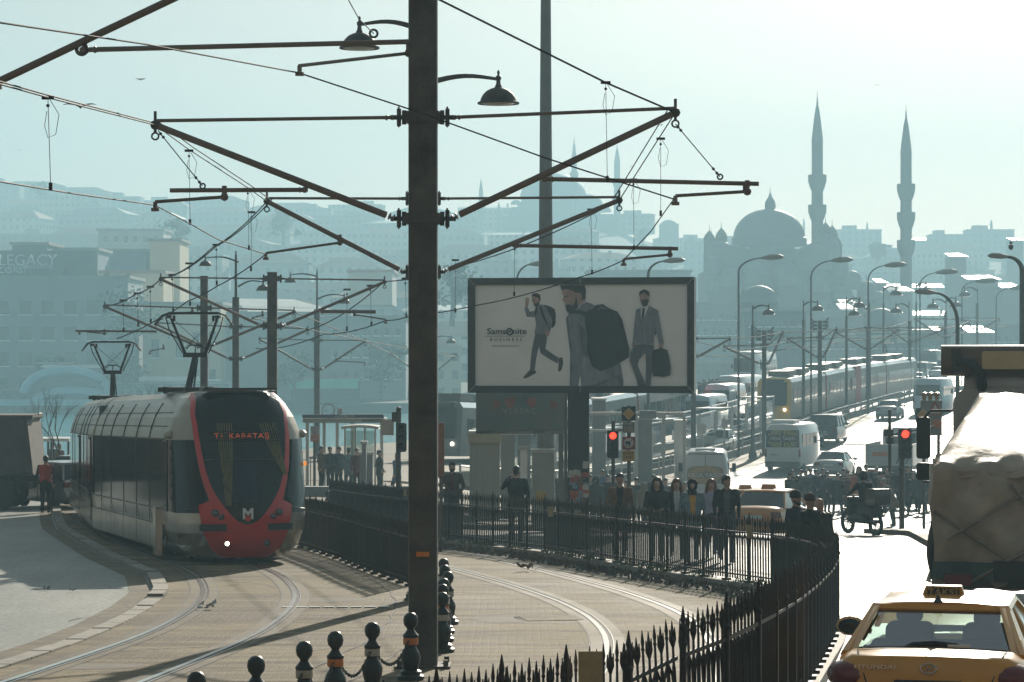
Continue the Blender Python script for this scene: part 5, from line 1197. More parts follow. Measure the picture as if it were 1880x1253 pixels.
for i in range(15):
    x = -1.32+1.0*i/14
    for z in (.58,.82): vs.append((x, -.085-wob(x,z)-.05*sin(pi*(z-.42)/(hb-.42)), z))
b.add(vs, [(2*i,2*i+1,2*i+3,2*i+2) for i in range(14)]); b.build('green_band', mat('dull_green_band', (.06,.10,.09), .6, var=.2, scale=2), r)
b = MB(); b.box((0,2.9,.98), (2.35,5.6,.14)); b.box((0,3.5,.7), (.9,7.6,.3)); b.box((0,-.0,.55), (2.3,.14,.22)); b.build('chassis', M_black, r)
for sx in (-1,1):
    for y in (1.3,): wheel(r, sx*.95, y, .48, .34); 
    wheel(r, sx*.95, 7.2, .48, .28)
    b = MB(); b.box((sx*.95,-.09,.56), (.4,.05,.16)); b.build('tail_lamp', M_red_l, r)
b = MB(); b.rbox((0,7.1,2.0), (2.35,2.1,2.5), .25, 1, 4); b.rbox((0,6.8,3.3), (2.0,1.3,.35), .15, 0, 3); b.build('cab', paint('dusty_white', (.40,.38,.34), .5), r, smooth=40)
b = MB(); b.box((0,6.02,2.5), (1.5,.04,.6)); b.build('rear_window', M_dkglass, r)
b = MB(); b.add([(-1.2,5.9,1.9),(-.85,5.98,2.9),(-1.1,6.9,3.0),(-1.25,6.9,1.9)], [(0,1,2,3)]); b.build('blue_wind_deflector', mat('dusty_blue_panel', (.13,.19,.25), .5, var=.2), r)
# roof air deflector bar with lamp strip
Lr = lambda x, y, dY: None
b = MB(); b.rbox((.0,6.3,3.72), (2.75,.5,.52), .2, 0, 5); b.build('roof_bar', mat('brown_plastic_bar', (.13,.085,.05), .35, 0, var=.2, coat=.3), r, smooth=40)
for k_ in range(3):
    b = MB(); b.rbox((-.35+k_*.78,6.03,3.73), (.7,.06,.3), .04, 1); b.build('lamp_lens', mat('amber_strip_lens', (.5,.38,.2), .15, var=.15, coat=.5), r, smooth=40)
b = MB(); b.tube([(-1.1,6.0,3.72),(-.85,5.97,3.68),(-.72,5.97,3.45),(-.7,6.1,3.25)], .09, 8); b.box((-1.12,6.03,3.72), (.16,.12,.4)); b.build('bracket', M_black, r, smooth=40)
b = MB(); b.rbox((-1.72,7.6,2.38), (.24,.12,.72), .05, 1, 3); b.rbox((-1.72,7.6,1.8), (.24,.12,.3), .05, 1, 3); b.tube([(-1.1,7.7,2.85),(-1.6,7.65,2.85),(-1.72,7.62,2.72)], .025, 6); b.tube([(-1.1,7.7,1.62),(-1.72,7.62,1.62)], .02, 6); b.build('door_mirror', M_black, r, smooth=40)
# ------------------------------------------------------------- the taxi in the foreground
XT, YT = 3.90, 23.9; r = empty('taxi', (XT,YT,gz(XT,YT)+.02), radians(-13.5), 'ochre-yellow taxi seen from behind at the bottom right, sign on its roof', 'taxi')
Y0 = M_yel; b = MB()
st = [(-2.26,.68,.46,.86,.01),(-2.24,.78,.34,.98,.015),(-2.18,.84,.26,1.07,.02),(-2.05,.865,.22,1.085,.02),(-1.85,.88,.2,1.10,.02),(-1.5,.89,.2,1.08,.02),(-.8,.895,.18,1.0,.0),(0,.9,.18,.96,0),(.9,.89,.2,.95,.03),(1.5,.86,.22,.86,.08),(2.0,.78,.26,.72,.06),(2.2,.6,.36,.6,.02)]
shell(b, st); b.build('body', Y0, r, smooth=50)
cab = dict(yb0=-1.78, yt0=-.98, yt1=.30, yb1=1.15, wb=.80, wt=.585, zb=1.07, zt=1.42)
greenhouse(r, -1.74, -.90, .32, 1.15, .79, .60, 1.04, 1.395, Y0, G_clear, .045, .07, (.46,))
for sx in (-1,1):      # thick rear pillars in body colour
    b = MB(); b.add([(sx*.80,-1.82,1.03),(sx*.70,-1.76,1.05),(sx*.545,-.98,1.43),(sx*.60,-.94,1.42),(sx*.64,-.55,1.38),(sx*.83,-1.20,1.03)], [(0,1,2,3),(0,3,4,5)]); b.build('rear_pillar', Y0, r, smooth=60)
    b = MB(); b.ball((sx*.72,-2.10,.90), .21, 16, (.92,.95,.66)); b.build('tail_lamp', M_red_l, r, smooth=60)
    b = MB(); z_ = [(.56,.97),(.72,1.01),(.885,1.03),(.915,.86),(.87,.70),(.60,.72),(.53,.84)]
    vs = [(sx*x, -2.262+.30*max(0,(x-.6)/.3)**2-.03, z) for x, z in z_]; vs2 = [(x, y+.07, z) for x, y, z in vs]; 
    for y in (-1.35, 1.35): wheel(r, sx*.80, y, .32)
    b = MB(); b.ball((sx*1.03,.92,1.03), .15, 12, (1.0,.55,.68)); b.tube([(sx*.82,.92,.98),(sx*.98,.92,1.0)], .03, 6); b.build('door_mirror', Y0, r, smooth=True)
    b = MB(); b.ball((sx*1.03,.86,1.03), .125, 12, (1.0,.35,.66)); b.build('mirror_glass', mat('mirror_dark', (.05,.055,.05), .1, .6, var=0), r, smooth=True)
b = MB(); b.rbox((0,-2.2,.46), (1.66,.22,.34), .12, 0, 4); b.build('rear_bumper', Y0, r, smooth=40)
b = MB(); ys = -2.265
for sx in (-1,1): b.tube([(sx*.66,-1.86,1.112),(sx*.64,-2.06,1.10),(sx*.60,-2.20,1.02),(sx*.56,-2.262,.90),(sx*.50,-2.28,.72)], .006, 4)
b.tube([(-.66,-1.84,1.118),(0,-1.83,1.135),(.66,-1.84,1.118)], .006, 4); b.tube([(-.72,-1.70,1.075),(0,-1.735,1.085),(.72,-1.70,1.075)], .012, 5); b.build('panel_seam', M_black, r)
b = MB(); b.rbox((0,-2.29,.80), (.60,.03,.17), .02, 1); b.build('plate_frame', M_black, r); b = MB(); b.rbox((0,-2.31,.80), (.53,.01,.115), .01, 1); b.build('number_plate', mat('plate_white', (.62,.62,.58), .4, var=.05), r)
b = MB(); b.box((-.245,-2.318,.80), (.04,.004,.11)); b.build('plate_band', mat('plate_blue', (.03,.10,.3), .4, var=0), r); text('34 TES 43', .115, M_black, r, (.03,-2.318,.80), depth=.001, sx=1.02, bold=.003)
M_emb = mat('chrome_emblem', (.5,.47,.38), .2, .9, var=0)
b = MB(); Me = Matrix.Translation((0,-2.262,.985)) @ Matrix.Rotation(radians(80),4,'X') @ Matrix.Diagonal((1.5,1,1,1)); b.ring((0,0,0), .045, .006, 18, 5); b.v = [tuple(Me @ Vector(v)) for v in b.v]
b2_ = MB()
for p_, q_ in (((-.03,-.035),(-.015,.035)),((.015,-.035),(.03,.035)),((-.024,-.004),(.024,.006))): b2_.tube([(p_[0],-2.27,.985+p_[1]),(q_[0],-2.262,.985+q_[1])], .005, 5)
b.add(b2_.v, b2_.f); b.build('emblem', M_emb, r, smooth=40)
text('HYUNDAI', .055, M_emb, r, (-.47,-2.262,.99), (radians(78),0,0), depth=.002, sx=1.5, bold=.001)
# roof sign
b = MB(); b.prism([(-.205,0),(.205,0),(.165,.115),(-.165,.115)], -.07, .07, M=MXZ, c=(-.0,-.45,1.462)); b.build('roof_sign', mat('sign_yellow', (.45,.27,.045), .4, var=.1), r)
b = MB(); b.box((0,-.523,1.517), (.30,.006,.082)); b.build('sign_panel', mat('sign_brown', (.05,.04,.02), .5, var=0), r); text('TAKSİ', .088, mat('sign_letters', (.40,.32,.13), .5, var=0), r, (0,-.528,1.517), depth=.001, sx=1.1, bold=.002, font_space=1.08)
b = MB(); b.lathe([(.045,0),(.04,.01),(.015,.05),(.004,.07)], (-.02,-.90,1.455), 8, M=None); b.tube([(-.02,-.9,1.50),(-.10,-1.02,1.72)], [.006,.002], 5); b.build('antenna', M_black, r)
# cabin: shelf, seats, driver outline, papers, brake lamp
b = MB(); b.box((0,-1.38,1.055), (1.36,.5,.02)); b.build('parcel_shelf', M_cabin, r)
b = MB(); b.tube([(-.28,-1.62,1.07),(-.2,-1.58,1.12),(0,-1.56,1.135),(.2,-1.58,1.12),(.28,-1.62,1.07)], .03, 6); b.build('shelf_speaker', M_cabin, r)
for sx, hh in ((-1,1.17),(1,1.15)):
    b = MB(); b.rbox((sx*.37,.12,1.0), (.46,.14,.34), .08, 1, 4); b.build('seat_back', M_cabin, r, smooth=40); b = MB(); b.rbox((sx*.37,.1,hh+.08), (.25,.09,.16), .05, 1, 4); b.build('headrest', M_cabin, r, smooth=40)
b = MB(); b.rbox((0,-1.05,1.02), (1.25,.12,.20), .06, 1, 4); b.build('rear_seat', M_cabin, r, smooth=40)
b = MB(); b.box((.22,-1.62,1.10), (.2,.02,.075)); b.build('white_paper', M_white, r); b = MB(); b.box((.27,.2,1.24), (.06,.02,.10)); b.build('red_tag', mat('red_tag', (.6,.05,.04), .5, var=0), r)
drv = MB(); drv.ball((-.36,.28,1.27), .115, 14, (.9,1,1.1)); drv.tube([(-.36,.28,1.2),(-.36,.26,1.10)], .06, 10); drv.lathe([(.12,0),(.2,-.06),(.235,-.16),(.22,-.36)], (-.36,.24,1.14), 14, M=Matrix.Diagonal((1,.55,1,1))); 
dr = drv.build('person', mat('dark_clothes', (.03,.03,.032), .8, var=.2), loc=(0,0,0), smooth=50)
dr.matrix_world = Matrix.Translation(r.location) @ Matrix.Rotation(radians(-13.5),4,'Z'); r.scale = (.93,.93,.92); dr.scale = (.93,.93,.92); r.location.z -= .02; dr.location.z -= .02; tag(dr, 'taxi driver sitting at the wheel, dark outline seen through the rear window', 'person')
# ------------------------------------------------------------- motorbike
XM, YM = at(1582,68.5), 68.5; r = empty('motorbike', (XM,YM,gz(XM,YM)+.02), radians(24), 'dark delivery motorbike with a top box turning on the bright road', 'motorbike')
b = MB()
for y in (-.68,.68):
    w = empty('wheel', (0,y,.31)); w.parent = r; b = MB(); b.ring((0,0,0), .27,.05,20,6,Matrix.Rotation(pi/2,4,'Y')); b.build('tyre', M_rubber, w, smooth=True); b = MB(); b.ring((0,0,0), .21,.015,16,4,Matrix.Rotation(pi/2,4,'Y'))
    for i in range(5): a = i*2*pi/5; b.tube([(0,0,0),(0,cos(a)*.21,sin(a)*.21)], .014, 4)
    b.build('rim', M_steel, w)
b = MB(); b.tube([(0,.66,.31),(0,.45,.85),(0,.40,1.0)], .035, 6); b.tube([(-.32,.30,1.05),(0,.42,1.0),(.32,.30,1.05)], .018, 6); b.tube([(0,-.66,.31),(0,-.1,.5)], .05, 6); b.tube([(.16,-.7,.38),(.16,.0,.33)], .05, 8); b.build('frame', M_black, r, smooth=True)
b = MB(); b.rbox((0,.42,.72), (.34,.22,.5), .08, 2, 3); b.rbox((0,.05,.42), (.34,.7,.22), .08, 1, 3); b.rbox((0,-.4,.62), (.32,.75,.28), .1, 1, 3); b.rbox((0,.66,.64), (.12,.4,.05), .02, 1); b.build('fairing', M_black, r, smooth=40)
b = MB(); b.rbox((0,-.28,.80), (.28,.68,.10), .04, 0, 3); b.build('saddle', M_rubber, r, smooth=40); b = MB(); b.rbox((0,-.78,1.02), (.46,.46,.42), .08, 0, 4); b.build('top_box', mat('delivery_box', (.03,.03,.033), .18, var=.2, coat=.8), r, smooth=40)
b = MB(); b.ball((0,.55,.86), .07, 8); b.build('headlamp', M_chrome, r); 
for s_ in (-1,1): b = MB(); b.tube([(s_*.3,.3,1.05),(s_*.34,.34,1.22)], .01, 4); b.ball((s_*.36,.34,1.25), .06, 8, (1,.4,.7)); b.build('mirror', M_black, r)
BIKE = (XM, YM)
# ------------------------------------------------------------- people
SKIN = mat('skin', (.48,.29,.21), .55, var=.08, scale=12); SKIN2 = mat('skin_tan', (.36,.21,.145), .55, var=.08, scale=12)
CM = {}
def cloth(n, c): 
    CM[n] = mat('cloth_'+n, c, .85, 0, var=.22, scale=7, bump=.3, bscale=30, spec=.25); return CM[n]
for n, c in dict(black=(.028,.027,.028), navy=(.035,.043,.065), brown=(.17,.10,.06), dkbrown=(.09,.055,.038), grey=(.10,.10,.10), dkgrey=(.065,.063,.06), white=(.5,.5,.48), mustard=(.60,.32,.04), denim=(.17,.23,.26), dkdenim=(.04,.055,.08), maroon=(.10,.02,.02), red=(.45,.05,.02), orange=(.40,.10,.03), khaki=(.20,.16,.11), tan=(.26,.20,.14), lilac=(.36,.36,.46), beige=(.36,.31,.25), olive=(.07,.07,.04), blue=(.10,.18,.28)).items(): cloth(n, c)
HAIRM = {'black':mat('hair_black', (.012,.010,.009), .5, var=.3, scale=20), 'brown':mat('hair_brown', (.06,.03,.018), .5, var=.3, scale=20), 'auburn':mat('hair_auburn', (.13,.05,.025), .5, var=.3, scale=20), 'grey':mat('hair_grey', (.25,.24,.22), .6, var=.3, scale=20)}
SHOE = mat('shoe_leather', (.015,.013,.012), .4, var=.2); EYE = mat('eye_dark', (.01,.01,.01), .2, var=0); LIP = mat('lip', (.22,.08,.07), .5, var=0)
def body_mesh(pose, top, trous, inner=None, coat=0, sk=None, fem=False, fat=1.0, voxel=.022, hands=True, seed=0, scarf=None):
    """one continuous body; pose: dict of joints overrides. Faces -y."""
    sk = sk or SKIN; prim = []         # (kind material, points, radii, squash)
    J = dict(hipL=(-.09,0,.92), hipR=(.09,0,.92), kneeL=(-.10,-.02,.49), kneeR=(.10,-.02,.49), ankL=(-.10,.03,.085), ankR=(.10,.03,.085),
             shL=(-.185,0,1.43), shR=(.185,0,1.43), elL=(-.245,.03,1.15), elR=(.245,.03,1.15), wrL=(-.25,-.06,.91), wrR=(.25,-.06,.91), lean=0.0, headturn=0.0)
    J.update(pose); arm = 'leg' if pose.get('vest') else 'top'; V = {k: (Vector(v) if isinstance(v, tuple) else v) for k, v in J.items()}
    f = fat; sw = .93 if fem else 1.0
    b = MB(); zones = []
    def tube(pts, rs, n, m, sx=1, sy=1): 
        b.tube(pts, rs, n, sx=sx, sy=sy)
        for p_, q_ in zip(pts, pts[1:]): zones.append((Vector(p_), Vector(q_), (rs[0]+rs[-1])/2, m))
    lean = V['lean']
    def lz(z): return (0, -lean*(z-.92), z)
    prof = [(.84,.12,.09),(.90,.165*f,.115*f),(.97,.168*f,.118*f),(1.06,(.150 if not fem else .130)*f,.108*f),(1.18,.162*f*sw,.118*f),(1.30,.182*f*sw,.125*f),(1.38,.188*sw,.115),(1.44,.165*sw,.095),(1.48,.09,.075),(1.50,.06,.06)]
    if coat: 
        zb = .92-coat; prof = [(zb,.185*f,.145*f),(zb+.02,.195*f,.15*f)]+([(.84,.19*f,.14*f)] if coat > .15 else [])+[(z,rx*1.08,ry*1.1) for z,rx,ry in prof[1:]]
    n = 18; vs = []
    for z, rx, ry in prof:
        for i in range(n):
            a = 2*pi*i/n; c_, s_ = cos(a), sin(a); e = .85
            vs.append((rx*(abs(c_)**e)*(1 if c_ > 0 else -1), ry*(abs(s_)**e)*(1 if s_ > 0 else -1)-lean*(z-.92), z))
    k = len(prof); b.add(vs, [(j*n+i, j*n+(i+1)%n, (j+1)*n+(i+1)%n, (j+1)*n+i) for j in range(k-1) for i in range(n)]+[tuple(range(n))[::-1], tuple(range((k-1)*n,k*n))])
    zones.append((Vector((-.09,0,1.0)), Vector((-.09,-lean*.4,1.38)), .12, 'top')); zones.append((Vector((.09,0,1.0)), Vector((.09,-lean*.4,1.38)), .12, 'top'))
    if coat: zones.append((Vector((0,0,.92-coat+.03)), Vector((0,0,1.0)), .21, 'top'))
    else: zones.append((Vector((-.06,0,.93)), Vector((.06,0,.93)), .13, 'leg'))
    for s in 'LR':
        h, kn, an = V['hip'+s], V['knee'+s], V['ank'+s]; r_ = 1.12 if not fem else 1.0
        tube([h+Vector((0,0,.04)), h.lerp(kn,.35), kn, kn.lerp(an,.35), an], [.092*f,.084*f*r_,.060*r_,.058*r_,.045*r_], 12, 'leg')
        fd = Vector((kn.x-an.x, -1, 0)).normalized() if abs(kn.y-an.y) < .5 else Vector((0,-1,0))
        tube([an+Vector((0,.05,-.045)), an+Vector((0,-.06,-.045)), an+Vector((0,-.17,-.055))], [.042,.045,.03], 8, 'shoe')
        sh, el, wr = V['sh'+s], V['el'+s], V['wr'+s]; off = Vector((0,-lean*.52,0)); sh = Vector((sh.x*sw, sh.y, sh.z))+off; el = el+off; wr = wr+off
        tube([sh*0.75+Vector((0,0,sh.z*.25)), sh, sh.lerp(el,.5), el, el.lerp(wr,.35), wr], [.062,.072*f,.055*f,.047,.043,.033], 10, arm)
        d = (wr-el).normalized(); pc_ = wr+d*.06; V['palm'+s] = (wr, d)
        tube([wr, wr+d*.03, wr+d*.09], [.024,.036,.032], 8, 'skin', 1, .6)
    tube([lz(1.47), lz(1.56)], [.055,.052], 10, 'neck')
    # head
    hc = Vector(lz(1.635)); ht = V['headturn']; R = Matrix.Rotation(ht, 4, 'Z')
    def H(x, y, z): return hc+(R @ Vector((x,y,z)))
    hv = MB(); nr = 12; pr = [(-.115,.035,-.02),(-.10,.052,-.018),(-.07,.064,-.008),(-.03,.072,0),(.01,.076,.004),(.05,.076,.008),(.085,.064,.012),(.108,.040,.012),(.118,.008,.012)]
    vs = []
    for z, rx, cy in pr:
        for i in range(nr): a = 2*pi*i/nr; vs.append(H(rx*cos(a), cy+(rx*1.22)*sin(a), z))
    b.add(vs, [(j*nr+i, j*nr+(i+1)%nr, (j+1)*nr+(i+1)%nr, (j+1)*nr+i) for j in range(len(pr)-1) for i in range(nr)]+[tuple(range(nr))[::-1], tuple(range((len(pr)-1)*nr, len(pr)*nr))])
    zones.append((H(0,0,-.08), H(0,0,.07), .08, 'skin'))
    b.tube([H(0,-.075,.022), H(0,-.098,-.012), H(0,-.108,-.028), H(0,-.085,-.036)], [.009,.012,.016,.010], 6)
    b.tube([H(-.04,-.072,.032), H(0,-.086,.028), H(.04,-.072,.032)], .011, 5); b.tube([H(-.02,-.082,-.062), H(0,-.088,-.060), H(.02,-.082,-.062)], .010, 5); b.ball(H(0,-.075,-.095), .022, 6)
    for s in (-1,1): b.ball(H(s*.078,.005,-.008), .022, 6, (.5,.8,1.3))
    me0 = bpy.data.meshes.new('tmp'); me0.from_pydata([tuple(v) for v in b.v], [], b.f); o = bpy.data.objects.new('tmp', me0); COL.objects.link(o)
    md = o.modifiers.new('r', 'REMESH'); md.mode = 'VOXEL'; md.voxel_size = voxel; md.use_smooth_shade = True
    sm = o.modifiers.new('s', 'SMOOTH'); sm.factor = .5; sm.iterations = 2
    dg = bpy.context.evaluated_depsgraph_get(); me = bpy.data.meshes.new_from_object(o.evaluated_get(dg)); bpy.data.objects.remove(o); bpy.data.meshes.remove(me0)
    nv = len(me.vertices); co = np.empty(nv*3); me.vertices.foreach_get('co', co); co = co.reshape(-1,3)
    fb = MB()                                       # fingers and face details added to the same mesh
    if hands:
        for s, sg in (('L',-1),('R',1)):
            wr, d = V['palm'+s]; side = Vector((0,1,0)) if abs(d.y) < .8 else Vector((1,0,0)); side = (side-d*side.dot(d)).normalized(); nn = d.cross(side)*(-sg); base = wr+d*.085
            for i, (o_, l_) in enumerate(((-.026,.062),(-.009,.07),(.009,.066),(.026,.052))):
                p_ = base+side*o_; fb.tube([p_, p_+d*l_*.45+nn*.004, p_+d*l_*.75+nn*.018, p_+d*l_*.9+nn*.034], [.0085,.008,.0075,.006], 6)
            p_ = wr+d*.03-side*.028; fb.tube([p_, p_+d*.03-side*.022+nn*.01, p_+d*.055-side*.024+nn*.022], [.011,.009,.007], 6)
    n_f = len(fb.f); 
    fb.ball(H(-.030,-.076,.012), .0085, 6, (1.3,.6,.8)); fb.ball(H(.030,-.076,.012), .0085, 6, (1.3,.6,.8)); n_e = len(fb.f)
    fb.tube([H(-.024,-.088,-.060), H(0,-.096,-.058), H(.024,-.088,-.060)], .006, 4)
    mats = [sk, top, trous, SHOE, inner or top, EYE, LIP, scarf or sk]; idx = {'skin':0,'top':1,'leg':2,'shoe':3,'neck':7}
    polys = me.polygons; nf = len(polys); cen = np.empty(nf*3); polys.foreach_get('center', cen); cen = cen.reshape(-1,3)
    best = np.full(nf, 1e9); mi = np.zeros(nf, int)
    for p_, q_, r_, m in zones:
        p_ = np.array(p_); q_ = np.array(q_); d = q_-p_; t = np.clip(((cen-p_) @ d)/max(1e-9, d @ d), 0, 1); dist = np.linalg.norm(cen-(p_+t[:,None]*d), axis=1)-r_
        w = dist < best; best[w] = dist[w]; mi[w] = idx[m]
    if inner is not None:
        fr = (mi == 1) & (cen[:,1] < -.045-lean*(cen[:,2]-.92)) & (np.abs(cen[:,0]) < .035+.035*np.clip((cen[:,2]-1.0)/.4,0,1)) & (cen[:,2] > 1.0 if not coat else cen[:,2] > .95)
        mi[fr] = 4
    # hand skin zones beyond the cuff
    vv = [tuple(v) for v in co]; ff = [tuple(p_.vertices) for p_ in polys]
    full = bpy.data.meshes.new('person'); off = len(vv); full.from_pydata(vv+[tuple(v) for v in fb.v], [], ff+[tuple(i+off for i in q_) for q_ in fb.f]); full.update()
    for m in mats: full.materials.append(m)
    allm = list(mi)+[0]*n_f+[5]*(n_e-n_f)+[6]*(len(fb.f)-n_e); full.polygons.foreach_set('material_index', [int(x) for x in allm]); full.polygons.foreach_set('use_smooth', [True]*len(allm))
    bpy.data.meshes.remove(me); return full, (hc, R, lean)
def hair_mesh(info, style, m):
    hc, R, lean = info; b = MB()
    def H(x, y, z): return hc+(R @ Vector((x,y,z)))
    def cap(prof, n=16, front=1.0):
        vs = []
        for r_, z, cy in prof:
            for i in range(n): a = 2*pi*i/n; vs.append(H(r_*cos(a), cy+r_*1.2*sin(a), z))
        k = len(prof); b.add(vs, [(j*n+i, j*n+(i+1)%n, (j+1)*n+(i+1)%n, (j+1)*n+i) for j in range(k-1) for i in range(n)]+[tuple(range((k-1)*n,k*n)), tuple(range(n))[::-1]])
    nm = 'hair'
    if style == 'short': cap([(.060,-.055,.045),(.074,-.02,.034),(.083,.03,.022),(.083,.07,.016),(.068,.108,.014),(.035,.128,.012),(.005,.134,.012)])
    elif style == 'long':
        cap([(.05,.02,.04),(.088,.03,.026),(.09,.07,.018),(.072,.112,.014),(.035,.133,.012),(.005,.138,.012)])
        for s in (-1,1):
            b.tube([H(s*.062,-.035,.09), H(s*.086,-.015,.02), H(s*.098,.0,-.09), H(s*.11,-.03,-.19), H(s*.105,-.05,-.27)], [.02,.032,.045,.045,.015], 8); b.tube([H(s*.03,.08,.08), H(s*.05,.095,-.06), H(s*.06,.09,-.2), H(s*.05,.08,-.29)], [.03,.055,.06,.02], 8)
    elif style == 'hijab':
        nm = 'headscarf'; cap([(.13,-.20,.01),(.105,-.15,.012),(.088,-.10,.02),(.09,-.05,.034),(.097,.02,.034),(.095,.07,.022),(.078,.11,.014),(.04,.134,.012),(.005,.14,.012)])
        b.tube([H(-.085,-.02,.06), H(-.07,-.07,-.05), H(0,-.09,-.125), H(.07,-.07,-.05), H(.085,-.02,.06)], [.03,.032,.04,.032,.03], 8)
    elif style == 'beanie': nm = 'knitted_hat'; cap([(.087,.018,.010),(.092,.025,.010),(.092,.06,.010),(.086,.075,.01),(.082,.11,.01),(.055,.145,.01),(.02,.158,.01)])
    elif style == 'hood': nm = 'fur_hood'; cap([(.12,-.16,.02),(.115,-.08,.03),(.11,0,.04),(.105,.07,.03),(.085,.12,.02),(.04,.145,.012),(.005,.15,.012)]); b.ring(H(0,-.05,-.01), .105, .03, 16, 6, Matrix.Rotation(radians(80),4,'X'))
    elif style == 'helmet': nm = 'helmet'; b.ball(H(0,.01,.02), .135, 16, (1,1.12,1.05))
    elif style == 'bald': nm = 'hair'; cap([(.070,-.055,.040),(.080,-.01,.028),(.080,.01,.024),(.05,.012,.04)])
    o = b.build(nm, m, smooth=True); return o
def beard(info, m):
    hc, R, lean = info; b = MB(); H = lambda x, y, z: hc+(R @ Vector((x,y,z)))
    b.tube([H(-.068,-.01,-.03), H(-.055,-.055,-.075), H(0,-.082,-.105), H(.055,-.055,-.075), H(.068,-.01,-.03)], [.012,.018,.026,.018,.012], 8); b.tube([H(-.028,-.085,-.05), H(0,-.098,-.046), H(.028,-.085,-.05)], .008, 5)
    return b.build('beard', m, smooth=True)
BEND = dict(lean=0)
PO = {
 'stand': {}, 
 'walk': dict(kneeL=(-.10,-.16,.52), ankL=(-.10,-.16,.10), kneeR=(.10,.04,.50), ankR=(.10,.24,.14), elL=(-.25,.08,1.16), wrL=(-.25,.06,.92), elR=(.25,-.04,1.16), wrR=(.24,-.22,.96)),
 'walk2': dict(kneeR=(.10,-.15,.52), ankR=(.10,-.15,.10), kneeL=(-.10,.04,.50), ankL=(-.10,.22,.14), elR=(.25,.08,1.16), wrR=(.25,.06,.92), elL=(-.25,-.04,1.16), wrL=(-.24,-.22,.96)),
 'pockets': dict(elL=(-.29,.07,1.16), elR=(.29,.07,1.16), wrL=(-.20,-.10,.98), wrR=(.20,-.10,.98)),
 'apart': dict(kneeL=(-.15,-.02,.49), ankL=(-.19,.03,.085), kneeR=(.15,-.02,.49), ankR=(.19,.03,.085), elL=(-.27,.05,1.15), elR=(.27,.05,1.15), wrL=(-.27,-.04,.91), wrR=(.27,-.04,.91)),
 'vest': dict(vest=1, elL=(-.27,.02,1.16), elR=(.27,.02,1.16)),
 'phone': dict(elR=(.34,-.10,1.24), wrR=(.16,-.12,1.50), elL=(-.27,.04,1.15), wrL=(-.24,-.08,.93)),
 'bag': dict(elR=(.25,-.08,1.16), wrR=(.12,-.24,1.10), elL=(-.25,-.08,1.16), wrL=(-.10,-.26,1.08)),
 'ride': dict(hipL=(-.11,0,.92), hipR=(.11,0,.92), kneeL=(-.19,-.42,.86), kneeR=(.19,-.42,.86), ankL=(-.17,-.34,.46), ankR=(.17,-.34,.46), elL=(-.27,-.20,1.22), elR=(.27,-.20,1.22), wrL=(-.27,-.36,1.14), wrR=(.27,-.36,1.14), lean=.15),
 'bend': dict(kneeL=(-.12,-.04,.5), kneeR=(.12,-.04,.5), elL=(-.24,-.12,1.12), elR=(.24,-.12,1.12), wrL=(-.14,-.28,.98), wrR=(.14,-.28,.98), lean=.55),
}
PRO = {}
def person(px, Y, lab, pose='stand', top='black', leg='dkdenim', inner=None, hair='short', hc='black', face=0, ht=1.74, coat=0, fem=False, fat=1.0, bd=False, turn=0, near=False, X=None, z=None, group=None, sk=0, scarf=None):
    key = (pose, top, leg, inner, hair, hc, coat, fem, bd, turn, near, fat, sk)
    X = at(px, Y) if X is None else X; z = gz(X, Y)+.02 if z is None else z
    if key in PRO:
        src = PRO[key]; o = src.copy(); COL.objects.link(o)
        for c_ in [q for q in bpy.data.objects if q.parent == src]:
            d = c_.copy(); COL.objects.link(d); d.parent = o
    else:
        P_ = dict(PO[pose]); P_['headturn'] = turn
        me, info = body_mesh(P_, CM[top], CM[leg], CM[inner] if inner else None, coat, SKIN if sk == 0 else SKIN2, fem, fat, .020 if near else .028, hands=True, scarf=CM[scarf] if scarf else None)
        o = bpy.data.objects.new('person', me); COL.objects.link(o)
        hm_ = CM[hc] if hair in ('hijab','beanie','hood') else (M_black if hair == 'helmet' else HAIRM[hc])
        if hair: h_ = hair_mesh(info, hair, hm_); h_.parent = o
        if bd: h_ = beard(info, HAIRM['black']); h_.parent = o
        PRO[key] = o
    o.location = (X, Y, z); o.rotation_euler = (0,0,face); k = ht/1.755; o.scale = (k,k,k); tag(o, lab, 'person', group); return o
R_ = radians
# the people behind the fence
person(830, 69, 'man in a dark brown jacket with pale fleece collar, right of the thick pole', 'pockets', 'dkbrown', 'dkgrey', 'maroon', near=True, ht=1.82, bd=True, fat=1.12, scarf='beige', sk=1, turn=.1)
person(948, 62, 'man in black seen from behind, holding a phone to his ear', 'phone', 'black', 'dkgrey', hair='short', face=pi-.1, near=True, ht=1.8, fat=1.12, coat=.1)
person(1138, 55, 'man in an open brown blazer over a black shirt, looking down', 'walk', 'brown', 'dkgrey', 'black', near=True, ht=1.77, fat=1.05, sk=1)
person(1206, 54.6, 'woman in a black fur-collared coat with dark wavy hair', 'bag', 'black', 'dkgrey', hair='long', hc='black', fem=True, near=True, ht=1.70, coat=.3, fat=1.08, scarf='dkbrown')
person(1242, 55, 'woman with long auburn hair in a white top and black cardigan', 'walk2', 'black', 'dkdenim', 'white', 'long', 'auburn', fem=True, near=True, ht=1.66, fat=1.05)
person(1271, 53.6, 'woman in a dark headscarf, mustard jumper and denim jacket', 'walk', 'denim', 'dkdenim', 'mustard', 'hijab', 'black', fem=True, near=True, ht=1.68, fat=1.2, coat=.1)
person(1306, 55.6, 'red-haired woman in a pale lilac top, half behind the man in the black jacket', 'walk', 'lilac', 'dkdenim', None, 'long', 'auburn', fem=True, near=True, ht=1.64)
person(1334, 53.6, 'man in a black jacket over a grey shirt, looking left at the women', 'walk2', 'black', 'dkdenim', 'grey', near=True, ht=1.76, fat=1.12, turn=.7, sk=1)
